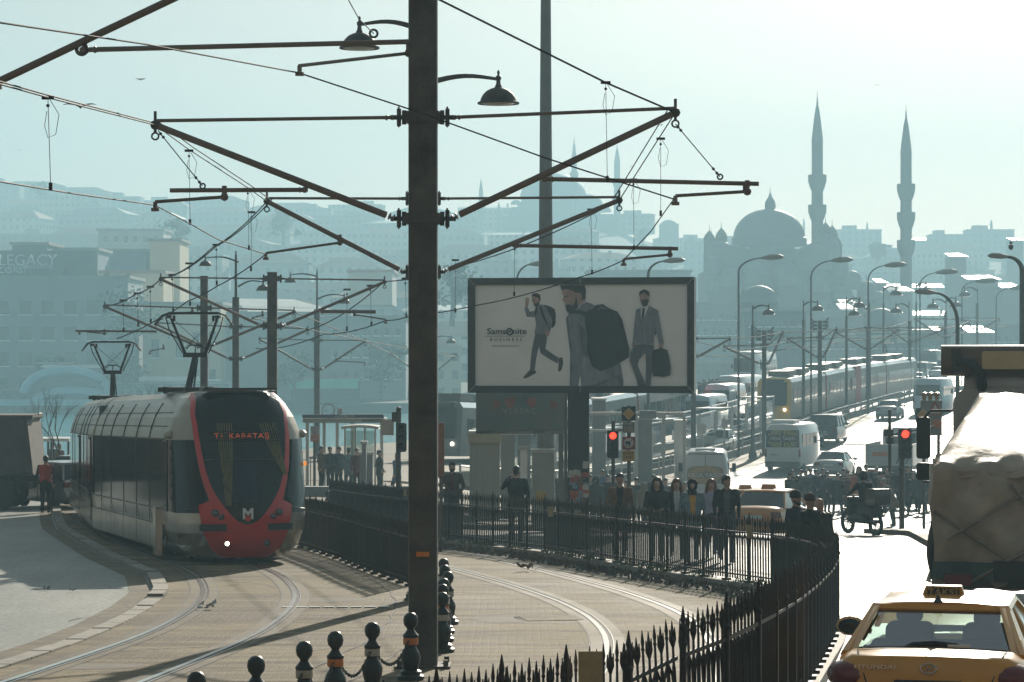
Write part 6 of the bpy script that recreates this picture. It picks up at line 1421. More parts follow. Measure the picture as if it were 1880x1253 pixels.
person(1461, 45, 'man in dark knitted hat and navy coat, leftmost of three by the fence corner', 'stand', 'navy', 'dkgrey', hair='beanie', hc='black', near=True, ht=1.66, fat=1.2, face=.9, coat=.25, bd=True, sk=1)
person(1487, 44.3, 'man in brown woollen hat and black coat, middle of three by the fence corner', 'stand', 'black', 'dkgrey', hair='beanie', hc='dkbrown', near=True, ht=1.63, fat=1.25, face=.8, coat=.3, sk=1)
person(1505, 44.8, 'bald man looking over the shoulder of the brown-hatted man', 'stand', 'dkgrey', 'black', hair='bald', hc='grey', near=True, ht=1.56, fat=1.1, face=.3, turn=.3)
# man with the red vest
v = person(84, 82.5, 'man in a red-orange hi-vis vest seen from behind, next to the dump truck', 'vest', 'red', 'black', face=pi, near=True, ht=1.76, fat=1.1, hair='short')
# crossing crowd
CR = [(1538,106,'man standing apart in a long dark coat at the left of the crossing crowd','apart','black','black','short','black',0,.25,1.74),
 (1562,108,'woman in a red-brown coat in the crossing crowd right of the man standing apart','walk','maroon','dkgrey','short','auburn',0,.35,1.66),
 (1556,111,'person with a brown cap behind the red-brown coat','stand','brown','dkgrey','beanie','brown',0,.1,1.70),
 (1577,112,'tall woman with big curly hair in the middle of the crossing crowd','walk2','dkgrey','black','long','brown',0,.3,1.86),
 (1590,114,'tall man behind the motorbike rider in the crossing crowd','stand','navy','black','short','black',0,.1,1.88),
 (1601,111,'man in an olive jacket bending towards the pavement','bend','olive','dkgrey','short','grey',-1.2,.1,1.70),
 (1615,110,'man in a black jacket, back turned, right of the bending man','walk','black','dkdenim','short','black',pi,.1,1.72),
 (1640,96,'stooping man in a tan jacket beside the traffic light post','bend','khaki','dkgrey','short','grey',-1.4,.15,1.72),
 (1629,113,'bald-topped man at the back of the crossing crowd','stand','dkbrown','black','bald','grey',0,.1,1.76),
 (1676,110,'woman with a bag stepping past the traffic light post','walk2','dkgrey','black','short','brown',.4,.3,1.66),
 (1694,108,'person in a grey coat near the truck tarpaulin in the crowd','walk','grey','dkgrey','short','brown',.2,.3,1.70),
 (1652,114,'person in black directly behind the traffic light post','stand','black','black','short','black',0,.1,1.70),
 (1704,112,'person in brown half hidden by the truck tarpaulin','stand','brown','dkgrey','short','black',0,.2,1.72),
 (1455,112,'first man at the left end of the crossing crowd, dark jacket','stand','black','dkdenim','short','black',0,.1,1.70),
 (1470,114,'second person from the left end of the crossing crowd, brown coat','walk','dkbrown','black','short','brown',0,.2,1.66),
 (1479,111,'man in grey between the brown coat and the blue top','stand','grey','black','short','black',0,.1,1.72),
 (1488,115,'person in a blue top near the left end of the crossing crowd','stand','blue','dkgrey','short','black',0,.1,1.70),
 (1498,112,'man in navy fifth from the left end of the crossing crowd','walk2','navy','black','short','black',0,.1,1.72),
 (1511,113,'broad man in a dark coat right of the man in navy','pockets','black','dkgrey','short','brown',0,.3,1.74),
 (1463,108,'short woman in olive in front of the left end of the crowd','walk','olive','dkgrey','hijab','dkgrey',0,.3,1.58),
 (1569,106,'short person in an orange hood in front of the crossing crowd','stand','orange','dkgrey','hood','orange',0,.2,1.62)]
CR += [(1450,109,'hatted person at the very left end of the crossing crowd','stand','black','black','beanie','black',0,.3,1.66),(1519,110,'person in dark grey just left of the man standing apart','pockets','dkgrey','black','short','black',0,.3,1.70),
 (1548,113,'person in black hidden between the man standing apart and the brown cap','stand','black','dkgrey','short','black',0,.3,1.72),(1584,109,'person in navy right beside the curly-haired woman','walk','navy','black','short','black',0,.3,1.70),
 (1609,114,'person in grey at the back of the crowd above the bending man','stand','grey','black','short','grey',0,.3,1.80),(1622,109,'person in brown with back turned near the stooping man','stand','brown','black','beanie','dkbrown',pi,.3,1.70),
 (1634,115,'person in navy at the back, left of the traffic light post','stand','navy','black','short','black',0,.3,1.78),(1663,108,'person in a dark hood right beside the traffic light post','stand','dkgrey','black','hood','dkgrey',0,.35,1.70),
 (1686,114,'person in black at the back between the bag woman and the truck','stand','black','black','short','black',0,.3,1.76),(1668,115,'person in olive at the back right of the traffic light post','stand','olive','black','short','brown',0,.3,1.80)]
for (px,Y,lab,po,tp,lg,hr,hcx,fc,ct,h_) in CR: person(px, Y, lab, po, tp, lg, None, hr, hcx, fc+random.uniform(-.8,.8), h_, max(ct,.2), fat=1.28, group='crowd crossing the road')
# plaza crowd behind the fence
PL = [(1094,92,'big person in a dark hooded coat right of the leaflet-covered post','stand','dkgrey','black','hood','dkgrey',0,.35,1.82),
 (1064,88,'person in grey leaning left of the leaflet-covered post','walk','grey','dkgrey','short','black',.5,.2,1.70),
 (1046,96,'person in maroon just left of the leaflet-covered post','walk2','maroon','black','hijab','dkbrown',.3,.3,1.66),
 (1150,88,'dark-haired person behind the man in the brown blazer','stand','brown','dkgrey','short','brown',0,.1,1.74),
 (1168,96,'person in a dark coat under the ringed traffic sign','pockets','dkgrey','black','short','black',0,.3,1.74),
 (1182,92,'blond-haired person in grey left of the fur-collared woman','walk','khaki','dkgrey','hood','khaki',0,.2,1.62),
 (1116,100,'person in black under the red traffic light','stand','black','dkgrey','short','black',0,.1,1.78),
 (1128,104,'person in olive behind the red traffic light','walk','olive','black','short','brown',0,.1,1.68),
 (1222,94,'man in grey behind the fur-collared woman','stand','grey','dkgrey','short','brown',0,.1,1.76),
 (1257,90,'bareheaded man between the auburn and headscarf women','stand','khaki','dkgrey','short','grey',0,.1,1.70),
 (1030,104,'person in dark grey beyond the ticket cabinet','walk','dkgrey','black','short','black',0,.2,1.72),
 (1084,104,'person with a pale bag in the plaza behind the hooded coat','walk2','tan','dkgrey','short','brown',.4,.2,1.68),
 (1200,102,'person in navy far behind the fur-collared woman','stand','navy','black','short','black',0,.1,1.74),
 (1106,110,'hazy person in blue under the red traffic light','stand','blue','dkgrey','short','black',0,.1,1.76)]
for (px,Y,lab,po,tp,lg,hr,hcx,fc,ct,h_) in PL: person(px, Y, lab, po, tp, lg, None, hr, hcx, fc+random.uniform(-.9,.9), h_, max(ct,.2), fat=1.2, group='people in the plaza')
LP = [(640,104,'person in a pale blue shirt at the tram stop, left of the red coat','stand','denim','dkdenim','short','black',pi),(655,103,'person in a red-brown coat at the tram stop','stand','maroon','black','short','brown',.5),(697,101,'man in a dark suit standing alone left of the traffic lights','pockets','dkgrey','black','short','black',.4),
 (606,106,'dark-clothed person leftmost at the tram stop','stand','black','black','short','black',0),(622,106,'dark-clothed person second from the left at the tram stop','stand','dkgrey','black','short','brown',0),(590,107,'person in brown at the tram stop close to the lamp post','stand','brown','black','short','black',0),(729,98,'person in blue beside the thick pole','walk','blue','black','short','black',0)]
for (px,Y,lab,po,tp,lg,hr,hcx,fc) in LP: person(px, Y, lab, po, tp, lg, None, hr, hcx, fc+random.uniform(-1.2,1.2), 1.74, .1, group='people at the tram stop')
# under the pier shelter
for (px,Y,lab,tp,hr,hcx) in ((97,112,'dark-haired person under the white quay shelter','navy','short','black'),(109,110,'grey-haired person in khaki under the white quay shelter','khaki','short','grey')): person(px, Y, lab, 'stand', tp, 'dkgrey', None, hr, hcx, 2.6, 1.8, .1, group='people under the quay shelter')
# rider
o = person(0, BIKE[1], 'motorbike rider in a black jacket and shiny helmet', 'ride', 'black', 'black', hair='helmet', face=radians(24+180), X=BIKE[0]+.10, near=True, ht=1.72, fat=1.05); o.location.z += -.10
# hazy crowd along the left railing of the bridge
rn2 = random.Random(4); tops = ['black','dkgrey','navy','brown','grey','maroon','olive','dkbrown']
names = {'black':'black','dkgrey':'dark grey','navy':'navy','brown':'brown','grey':'grey','maroon':'maroon','olive':'olive','dkbrown':'dark brown'}
for i in range(26):
    px = 1284+i*3.5+rn2.uniform(-1,1); Y = 232+rn2.uniform(-4,6)+i*.5; tp = tops[i % 8]
    person(px, Y, 'hazy railing angler in %s, %s along the far footway' % (names[tp], ['first','second','third','fourth'][i//8]), 'stand', tp, 'dkgrey', None, 'short' if i % 3 else 'beanie', 'black', rn2.uniform(-1,1)+pi/2, 1.85, .2, z=ZC-lerp_tab(HR, Y)+.12, group='hazy people on the far footway', X=(px-940)*Y/F)
# ------------------------------------------------------------- far shore: hill, houses, mosques
SKY = [(-300,340),(0,378),(100,380),(200,388),(300,398),(400,408),(500,412),(600,416),(700,420),(830,424),(930,414),(1120,418),(1200,446),(1290,460),(1440,468),(1540,474),(1620,472),(1720,460),(1880,462),(2200,455)]
RID = 1350.0
def hz(X, Y):
    px = 940+X*F/Y; yr = lerp_tab(SKY, px); zr = ZC+(655-yr)*RID/F
    t = max(0, (Y-480)/(RID-480)); t = min(t, 1.0)
    if px > 1150: e = t**1.5
    else: e = .35*t+.65*t**1.2
    return 1.6+(zr-1.6)*e
b = MB(); nx, ny = 90, 60; vs = []
for j in range(ny+1):
    Y = 424+(1500-424)*(j/ny)**1.3
    for i in range(nx+1):
        X = (-1.3+2.6*i/nx)*Y*.24; z = hz(X, Y)
        if Y > RID: z = hz(X, RID)-(Y-RID)*.04
        vs.append((X, Y, z if j else 1.6))
b.add(vs, [(j*(nx+1)+i, j*(nx+1)+i+1, (j+1)*(nx+1)+i+1, (j+1)*(nx+1)+i) for j in range(ny) for i in range(nx)])
row0 = vs[:nx+1]; b.add(row0+[(x,y,-1) for x,y,z in row0], [(i,i+1,nx+2+i,nx+1+i) for i in range(nx)])
M_hill = mat('hill_scrub', (.07,.075,.05), .9, var=.5, scale=.02)
tag(b.build('hillside', M_hill, smooth=True), kind='structure')
def wallmat(name, rgb, win=True, ww=2.6, hh=3.2):
    m = bpy.data.materials.new(name); m.use_nodes = True; n = m.node_tree.nodes; l = m.node_tree.links; bs = n['Principled BSDF']
    tc = n.new('ShaderNodeTexCoord'); sp = n.new('ShaderNodeSeparateXYZ'); l.new(tc.outputs['Object'], sp.inputs[0])
    su = n.new('ShaderNodeMath'); su.operation = 'ADD'; l.new(sp.outputs[0], su.inputs[0]); l.new(sp.outputs[1], su.inputs[1])
    def win_(o_, per, lo, hi):
        d = n.new('ShaderNodeMath'); d.operation = 'DIVIDE'; l.new(o_, d.inputs[0]); d.inputs[1].default_value = per
        f = n.new('ShaderNodeMath'); f.operation = 'FRACT'; l.new(d.outputs[0], f.inputs[0])
        a = n.new('ShaderNodeMath'); a.operation = 'GREATER_THAN'; l.new(f.outputs[0], a.inputs[0]); a.inputs[1].default_value = lo
        c = n.new('ShaderNodeMath'); c.operation = 'LESS_THAN'; l.new(f.outputs[0], c.inputs[0]); c.inputs[1].default_value = hi
        k = n.new('ShaderNodeMath'); k.operation = 'MULTIPLY'; l.new(a.outputs[0], k.inputs[0]); l.new(c.outputs[0], k.inputs[1]); return k
    a = win_(su.outputs[0], ww, .3, .72); c = win_(sp.outputs[2], hh, .3, .78)
    k = n.new('ShaderNodeMath'); k.operation = 'MULTIPLY'; l.new(a.outputs[0], k.inputs[0]); l.new(c.outputs[0], k.inputs[1])
    mx = n.new('ShaderNodeMix'); mx.data_type = 'RGBA'; mx.inputs[6].default_value = (*rgb,1); mx.inputs[7].default_value = (.03,.035,.04,1)
    l.new(k.outputs[0], mx.inputs[0])
    no = n.new('ShaderNodeTexNoise'); no.inputs['Scale'].default_value = .15; no.inputs['Detail'].default_value = 5; l.new(tc.outputs['Object'], no.inputs['Vector'])
    m2 = n.new('ShaderNodeMix'); m2.data_type = 'RGBA'; m2.blend_type = 'MULTIPLY'; m2.inputs[0].default_value = .6
    l.new(mx.outputs[2], m2.inputs[6]); l.new(no.outputs[0], m2.inputs[7]); l.new(m2.outputs[2], bs.inputs['Base Color']); bs.inputs['Roughness'].default_value = .85
    return m
WM = [wallmat('ochre_render', (.62,.50,.34)), wallmat('grey_render', (.28,.27,.25), ww=3.1), wallmat('brown_render', (.22,.14,.10), ww=2.2), wallmat('pale_render', (.80,.76,.68), ww=2.9), wallmat('blue_grey_render', (.20,.24,.28), ww=3.4)]
WN = ['ochre','grey','brown','pale','blue-grey']
M_tile = mat('clay_roof_tiles', (.28,.13,.08), .8, var=.3, scale=.4)
M_zinc = mat('zinc_roof', (.5,.5,.48), .33, .8, var=.2, scale=.2)
M_lead = mat('lead_roof', (.13,.14,.15), .6, .1, var=.2, scale=.2)
M_flat = mat('flat_roof', (.25,.24,.22), .9, var=.3, scale=.3)
HB = []
def house(X, Y, w, d, h, rz, wm, roof, zone, z=None, nm='house', lab=None, group=None, tiers=0):
    z = (hz(X, Y) if z is None else z)-1.0
    r = empty(nm, (X, Y, z), rz)
    b = MB(); b.box((0,0,h/2), (w,d,h)); b.build('wall', wm, r)
    b = MB(); m = {'tile':M_tile,'zinc':M_zinc,'flat':M_flat,'lead':M_lead}[roof]
    if roof == 'flat':
        b.box((0,0,h+.25), (w+.5,d+.5,.5)); b.box((w*.2,0,h+1.4), (w*.25,d*.3,2)); 
    elif roof == 'zinc':
        b.add([(-w/2-.4,-d/2-.4,h+.02),(w/2+.4,-d/2-.4,h+.02),(w/2+.4,d/2+.4,h+.02),(-w/2-.4,d/2+.4,h+.02),(-w/2-.4,d/2,h+d*.12),(w/2+.4,d/2,h+d*.12)], [(0,1,5,4),(2,3,4,5),(0,4,3),(1,2,5),(3,2,1,0)])
    else:
        rh = min(w,d)*.22; b.add([(-w/2-.5,-d/2-.5,h+.02),(w/2+.5,-d/2-.5,h+.02),(w/2+.5,d/2+.5,h+.02),(-w/2-.5,d/2+.5,h+.02),(-w*.25,0,h+rh),(w*.25,0,h+rh)], [(0,1,5,4),(2,3,4,5),(0,4,3),(1,2,5),(3,2,1,0)])
    ro = b.build('roof', m, r)
    if random.random() < .5:
        b = MB(); b.box((w*.15, d*.1, h+1.6), (.9,.9,2.6)); b.build('chimney', M_flat, ro)
    tag(r, lab or zone, 'house' if nm == 'house' else nm.replace('_',' '), group)
    return r
rnd = random.Random(11)
zones = [(0,330,'far left slope'),(330,700,'slope left of the pole'),(700,1180,'slope below the distant mosque'),(1180,1520,'slope behind the near mosque'),(1520,2000,'right-hand slope')]
n_h = 0; cnt = {}
for (Y, w0) in ((500,20),(560,20),(640,22),(730,22),(840,24),(960,26),(1090,28),(1230,30),(1340,30)):
    half = 960*Y/F; X = -half-5+rnd.uniform(0,10)
    while X < half+8:
        w = w0*rnd.uniform(.6,1.35); d = rnd.uniform(10,18); px = 940+(X+w/2)*F/Y
        Yc = Y+rnd.uniform(-16,16); h = rnd.uniform(7,12.5) if px < 1150 else rnd.uniform(4.5,8.5)
        skip = (px > 1270 and px < 1600 and 570 < Y < 700) or (915 < px < 1130 and Y > 1200) or (px < 700 and Y < 520) 
        if px > 1100 and Y < 620: h = min(h, 7)
        if not skip:
            wi = rnd.choice([0,0,1,1,2,3,4]); rf = rnd.choice(['tile','tile','flat','flat','lead','zinc' if px > 1150 or rnd.random() < .55 else 'tile'])
            zn = [z for a, c, z in zones if a <= max(0, min(1999, px)) < c][0]
            dist = 'near the waterside' if Y < 600 else ('halfway up' if Y < 900 else 'on the skyline')
            rn = {'tile':'tile-roofed','flat':'flat-roofed','lead':'grey-roofed','zinc':'metal-roofed'}[rf]
            lab = '%s %s house %s, %s' % (WN[wi], rn, dist, zn)
            HB.append((lab, px, house(X+w/2, Yc, w, d, h, rnd.uniform(-.35,.35), WM[wi], rf, zn, lab=lab, group='hazy houses on the far shore')))
            n_h += 1
        X += w*rnd.uniform(.85,1.1)+rnd.uniform(0,3)
ORD = ['leftmost','second from left','third from left','fourth from left','fifth from left','sixth from left','seventh from left','eighth from left']
for lab in sorted(set(h_[0] for h_ in HB)):
    g_ = sorted([h_ for h_ in HB if h_[0] == lab], key=lambda t: t[1])
    if len(g_) > 1:
        for i, h_ in enumerate(g_): h_[2]['label'] = lab+', '+ORD[min(i,7)]
# ---- mosques
M_stone = mat('mosque_stone', (.11,.105,.095), .8, var=.25, scale=.15)
def dome(b, c, r, squash=.9, n=24, a=pi/2, ring=True):
    pr = [(r*cos(a*j/8), r*squash*sin(a*j/8)) for j in range(8)]+[(.01, r*squash)]
    b.lathe(pr, c, n)
def finial(b, c, k): b.lathe([(.9,0),(.75,.9),(.3,1.8),(.12,2.6),(.35,3.0),(.12,3.4),(.25,3.8),(.06,4.3),(.02,6.5)], c, 8, M=Matrix.Scale(k,4))
def minaret(px, top, Y, wpx, balconies, lab, ybase=660, taper=1.0, z0=None, grp='minarets'):
    s = F/Y; X = (px-940)/s; r = wpx/s/2
    z0 = ZC+(655-ybase)/s if z0 is None else z0
    H = ZC+(655-top)/s-z0; ro = empty('minaret', (X, Y, z0), 0, lab, 'minaret', grp)
    b = MB(); zc = ZC+(655-balconies[0][1])/s-z0
    b.lathe([(r*1.25,0),(r*1.2,H*.12),(r*1.08,H*.3),(r,zc)], (0,0,0), 12); b.build('shaft', M_stone, ro, smooth=35)
    b = MB(); b.lathe([(r*1.02,zc),(r*1.06,zc+.2),(r*.8,zc+(H-zc)*.28),(r*.45,zc+(H-zc)*.58),(r*.06,H*.985-1.5)], (0,0,0), 12); b.build('spire', M_lead, ro, smooth=35)
    b = MB(); b.lathe([(.12,H-3.2),(.3,H-2.8),(.1,H-2.4),(.22,H-2),(.08,H-1.6),(.04,H)], (0,0,0), 8); b.build('finial', M_lead, ro)
    for (yb,) in [(q,) for q in balconies[1]]:
        zb = ZC+(655-yb)/s-z0; b = MB()
        b.lathe([(r*1.05,zb-2.3),(r*1.3,zb-1.6),(r*1.45,zb-.9),(r*1.6,zb-.3),(r*1.65,zb),(r*1.65,zb+1.5),(r*1.55,zb+1.5),(r*1.5,zb+.1),(r*1.0,zb+.1)], (0,0,0), 12)
        b.build('balcony', M_stone, ro, smooth=30)
    return ro
MY = 636
minaret(1500.5, 167, MY, 20.5, ((0,262),(333,388)), 'nearer tall two-balconied minaret rising from the shoulder of the near mosque dome', z0=2)
minaret(1663.5, 192, MY-12, 20.5, ((0,284),(350,402,453)), 'tall three-balconied minaret standing free right of the near mosque', z0=2)
minaret(1054, 247, 1290, 9.5, ((0,295),(322,)), 'left slim minaret in front of the distant grand mosque dome', z0=70, grp='distant minarets')
minaret(1133, 262, 1290, 11, ((0,300),(335,370)), 'right slim minaret of the distant grand mosque, standing clear of its dome', z0=70, grp='distant minarets')
minaret(883, 322, 1290, 8, ((0,358),(386,)), 'small slim minaret left of the distant grand mosque', z0=68, grp='distant minarets')
minaret(916, 366, 1290, 6, ((0,385),(398,)), 'tiny low minaret nestled against the left side of the distant grand mosque', z0=68, grp='distant minarets')
for i, (px, t, w_) in enumerate(((1592,402,4),(1820,398,5),(1476,396,4))):
    minaret(px, t, 1340, w_, ((0,t+16),()), ('tiny skyline minaret midway between the two big ones','tiny skyline minaret at the far right above flat roofs','tiny skyline minaret touching the edge of the near dome')[i], z0=55, grp='distant minarets')
s = F/MY; mx0 = (1412-940)/s
m_ = empty('mosque', (mx0, MY, 1), 0, 'great hazy grey mosque with a big central dome on cascading half-domes', 'mosque')
Z = lambda y: ZC+(655-y)/s-1
Xp = lambda x: (x-1412)/s
b = MB(); b.box((Xp(1412),0,Z(500)/2), ((1535-1290)/s,30,Z(500))); b.box((Xp(1405),0,Z(462)/2), ((1512-1300)/s,27,Z(462)))
b.box((Xp(1450),-8,Z(560)/2), ((1590-1284)/s,30,Z(560))); b.box((Xp(1566),0,Z(548)/2), ((1612-1520)/s,30,Z(548))); b.build('wall', M_stone, m_)
b = MB(); b.lathe([(69/s,Z(452)),(69/s,Z(438)),(66/s,Z(436))], (Xp(1412),0,0), 28); dome(b, (Xp(1412),0,Z(437)), 66/s, .81, 32); finial(b, (Xp(1414),0,Z(376)), .45); finial(b, (Xp(1414),0,Z(360)), .4); b.lathe([(1.2,0),(1.35,.9),(1.1,2.0),(.4,3.1),(.1,4)], (Xp(1414),0,Z(385)), 12); b.build('dome', M_lead, m_, smooth=50)
for (x, y, r_) in ((1318,462,22),(1510,452,24),(1500,470,32),(1345,478,34),(1412,478,50),(1480,480,34),(1300,486,14),(1528,492,16),(1548,515,18),(1330,510,22),(1575,532,16),(1380,505,24),(1440,508,26),(1490,520,24),(1598,548,12),(1300,520,14),(1532,545,20)):
    b = MB(); q_ = r_/s; b.lathe([(q_*1.05,Z(y+20)),(q_*1.05,Z(y))]+[(q_*cos(pi/2*j/8), Z(y)+.1+q_*.75*sin(pi/2*j/8)) for j in range(8)]+[(.12,Z(y)+q_*.76),(.1,Z(y)+q_*.75+1.6)], (Xp(x), -6 if y < 480 else -15, 0), 18); b.build('half_dome', M_lead, m_, smooth=50)
for (x, y) in ((1300,445),(1322,440),(1304,452),(1512,430),(1524,436),(1532,455)):
    b = MB(); b.lathe([(1.3,-10),(1.3,0),(1.5,.2),(1.1,1.4),(.1,2.6),(.03,4)], (Xp(x),-4,Z(y)), 8); b.build('turret', M_stone, m_, smooth=40)
MY2 = 1290; s = F/MY2
m2 = empty('mosque', ((1035-940)/s, MY2+40, 60), 0, 'distant grand mosque, palest blue, on the ridge right of the thick pole', 'mosque')
s2 = F/(MY2+40); Z = lambda y: ZC+(655-y)/s2-60; Xp = lambda x: (x-1035)/s2
b = MB(); b.box((Xp(1030),0,Z(402)/2), (212/s2,50,Z(402))); b.box((Xp(1028),0,(Z(376)+Z(402))/2), (150/s2,44,Z(376)-Z(402)+.1)); b.box((Xp(1120),0,Z(414)/2), (50/s2,50,Z(414))); b.build('wall', M_stone, m2)
b = MB(); b.lathe([(60/s2,Z(382)),(59/s2,Z(365))], (Xp(1019),0,0), 28); dome(b, (Xp(1019),0,Z(366)), 62/s2, .78, 32); finial(b, (Xp(1019),0,Z(324)), 1.3); b.build('dome', M_lead, m2, smooth=50)
for (x, y, r_) in ((985,380,22),(1085,380,24),(950,378,10),(948,396,16),(1108,392,16),(1020,384,30)):
    b = MB(); dome(b, (Xp(x),-10,Z(y)), r_/s2, .85, 16); b.build('half_dome', M_lead, m2, smooth=50)
for (px, y, r_, lab) in ((820,395,14,'low pale domed bathhouse on the ridge just right of the thick pole'),(1228,412,14,'small dome on the ridge between the distant grand mosque and the near one')):
    Y = 1300; s3 = F/Y; b_ = empty('domed_building', ((px-940)/s3, Y, 60), 0, lab, 'domed building'); b = MB(); zz = ZC+(655-y)/s3-60
    b.box((0,0,zz/2), (r_*2.4/s3,12,zz)); b.build('wall', M_stone, b_); b = MB(); dome(b, (0,0,zz), r_/s3, .6, 16); b.build('dome', M_lead, b_, smooth=50)
# skyline blocks
for (px, w, y, Y, lab) in ((850,60,404,1280,'flat block on the ridge beside the small slim minaret'),(955,40,392,1330,'square mass joined to the left of the distant grand mosque'),(1275,34,446,1200,'stepped block on the ridge left of the near mosque'),(1575,80,424,1340,'long pale skyline block between the two big minarets'),(1735,60,433,1320,'wide skyline block right of the farther big minaret'),(1815,85,424,1320,'highest skyline block at the right edge, under a tiny minaret'),
    (10,60,338,1300,'tall block on the left end of the ridge'),(230,60,364,1300,'square tower block on the left ridge'),(345,70,386,1300,'wide terrace block on the left ridge above the hanging bar'),(585,50,385,1320,'stepped block on the ridge with a small tower'),(640,40,398,1320,'low block on the ridge left of the thick pole')):
    s3 = F/Y; z0 = hz((px-940)/s3, min(Y, RID))-2; H = ZC+(655-y)/s3-z0; b_ = empty('apartment_block', ((px-940)/s3, Y, z0), 0, lab, 'apartment block'); b = MB()
    b.box((0,0,H/2), (w/s3,14,H)); b.box((-w/s3*.2,0,H+1), (w/s3*.3,8,3)); b.build('wall', WM[4], b_); b = MB(); b.box((0,0,H+.2), (w/s3+.6,14.6,.4)); b.build('roof', M_flat, b_)
# ---- distinct shore buildings at the left
def shore(name, x0, x1, ytop, ybot, Y, d, wm, lab, roof=None, wins=(), sign=None, rz=0):
    s3 = F/Y; w = (x1-x0)/s3; z0 = max(ZC+(655-ybot)/s3, .8); H = ZC+(655-ytop)/s3-z0
    r = empty(name, (((x0+x1)/2-940)/s3, Y, z0), rz, lab, name.replace('_',' ')); b = MB(); b.box((0,d/2,H/2), (w,d,H)); b.build('wall', wm, r)
    b = MB(); b.box((0,d/2,H+.25), (w+.8,d+.8,.5)); b.build('roof', roof or M_flat, r)
    L = lambda x, y: Vector(((x-(x0+x1)/2)/s3, 0, ZC+(655-y)/s3-z0))
    for (wx0, wy0, wx1, wy1, nx_, ny_, ww, wh) in wins:
        for i in range(nx_):
            for j in range(ny_):
                c = L(wx0+(wx1-wx0)*(i/(nx_-1) if nx_ > 1 else .5), wy0+(wy1-wy0)*(j/(ny_-1) if ny_ > 1 else .5)); b = MB(); b.use(M_dkglass).box((c.x,-.03,c.z), (ww/s3,.12,wh/s3)); b.use(M_white).box((c.x,-.06,c.z-wh/s3/2-.1), (ww/s3+.5,.3,.18)); b.build('window', None, r)
    return r, L
plain_o = mat('plaster_ochre', (.66,.52,.34), .85, var=.15, scale=.1); plain_g = mat('plaster_grey', (.24,.27,.28), .85, var=.15, scale=.1); plain_b = mat('plaster_blue', (.13,.19,.25), .85, var=.15, scale=.1)
plain_d = mat('plaster_dark', (.10,.115,.12), .8, var=.2, scale=.1); plain_p = mat('plaster_pale', (.5,.49,.44), .8, var=.15, scale=.1)
ht, L = shore('hotel', -60, 235, 512, 748, 440, 18, plain_g, 'big grey waterside hotel with window rows and a lettered roof sign, left edge', wins=((5,565,212,707,6,4,22,25),))
b = MB(); b.box(L(-5,504)+Vector((0,9,0)), (10.5*2,16,2.4)); b.build('attic', plain_d, ht)
for t_, x_, y_, sz in (('LEGACY',52,479,2.6),('OTTOMAN HOTEL',58,491,.9),('ET COAST',14,497,1.5)):
    q = L(x_, y_); text(t_, sz, mat('sign_letter_pale', (.6,.65,.66), .6, var=0), ht, (q.x, -.6, q.z), depth=.1)
b = MB(); q = L(52,484); b.box((q.x, 3, q.z-1), (22,.5,6.5)); b.build('sign_frame', plain_d, ht)
shore('apartment_block', 22, 86, 450, 512, 470, 16, plain_d, 'dark grey block directly behind the hotel roof sign')
shore('apartment_block', 86, 178, 460, 560, 480, 16, plain_b, 'blue-grey block with a flat roof right of the hotel sign')
shore('apartment_block', 150, 268, 462, 560, 500, 14, plain_b, 'long blue flat-topped block behind the ochre building')
shore('apartment_block', 120, 300, 502, 640, 470, 14, plain_o, 'ochre building with three arched windows at its middle', wins=((195,511,235,511,3,1,9,16),), roof=M_tile)
shore('apartment_block', 275, 330, 443, 560, 500, 14, plain_o, 'narrow ochre tower house with a rounded top corner')
shore('apartment_block', 262, 405, 560, 740, 446, 14, plain_o, 'warm ochre waterside block with faint arched windows right of the hotel', wins=((285,640,330,640,2,1,14,34),(360,620,390,690,2,2,12,22)))
shore('apartment_block', 180, 300, 424, 480, 640, 14, plain_p, 'pale block with a row of square windows high above the ochre buildings', wins=((195,440,285,440,6,1,7,12),))
b_, L = shore('restaurant', 400, 640, 578, 740, 455, 30, plain_g, 'waterside restaurant with a huge pale ribbed hip roof left of the thick pole')
b = MB()
a0, a1, a2, a3 = L(402,543)+Vector((0,22,0)), L(520,545)+Vector((0,22,0)), L(660,582)+Vector((0,-2,0)), L(470,582)+Vector((0,-2,0))
N = 26
for i in range(N):
    t, u = i/N, (i+.82)/N; b.quad(a3.lerp(a2,t), a3.lerp(a2,u), a0.lerp(a1,u), a0.lerp(a1,t))
    b.box(a3.lerp(a2,(i+.9)/N).lerp(a0.lerp(a1,(i+.9)/N),.5), (.2,.2,.3))
b.quad(a3-Vector((0,0,.12)), a2-Vector((0,0,.12)), a1-Vector((0,0,.12)), a0-Vector((0,0,.12))); b.build('ribbed_roof', mat('ribbed_metal', (.7,.7,.66), .45, .3, var=.1, scale=.3), b_)
shore('apartment_block', 600, 745, 585, 735, 450, 16, plain_g, 'grey-green waterside block immediately left of the thick pole', wins=((615,610,730,690,7,3,8,12),))
shore('market_building', 640, 720, 500, 560, 520, 20, plain_p, 'low pale building with tiled roof halfway up the slope left of the thick pole', roof=M_tile)
b_, L = shore('ferry_hall', 205, 420, 706, 752, 426, 14, mat('glazed_hall_wall', (.25,.32,.30), .4, var=.3, scale=.5), 'waterside hall under a low white striped roof, left of the tram roof', wins=((235,728,400,728,9,1,12,22),))
b = MB()
for i in range(40):
    x = 212+i*5.4; p = L(x, 704); p2 = L(222+i*4.9 if i < 34 else 222+34*4.9, 692 if 4 < i < 30 else 698)
    b.add([p+Vector((-.22,-1,0)), p+Vector((.22,-1,0)), p2+Vector((.2,8,0)), p2+Vector((-.2,8,0))], [(0,1,2,3)])
b.quad(L(208,704.5)+Vector((0,-1,0)), L(428,704.5)+Vector((0,-1,0)), L(390,697)+Vector((0,8,0)), L(232,697)+Vector((0,8,0))); b.build('striped_roof', M_white, b_)
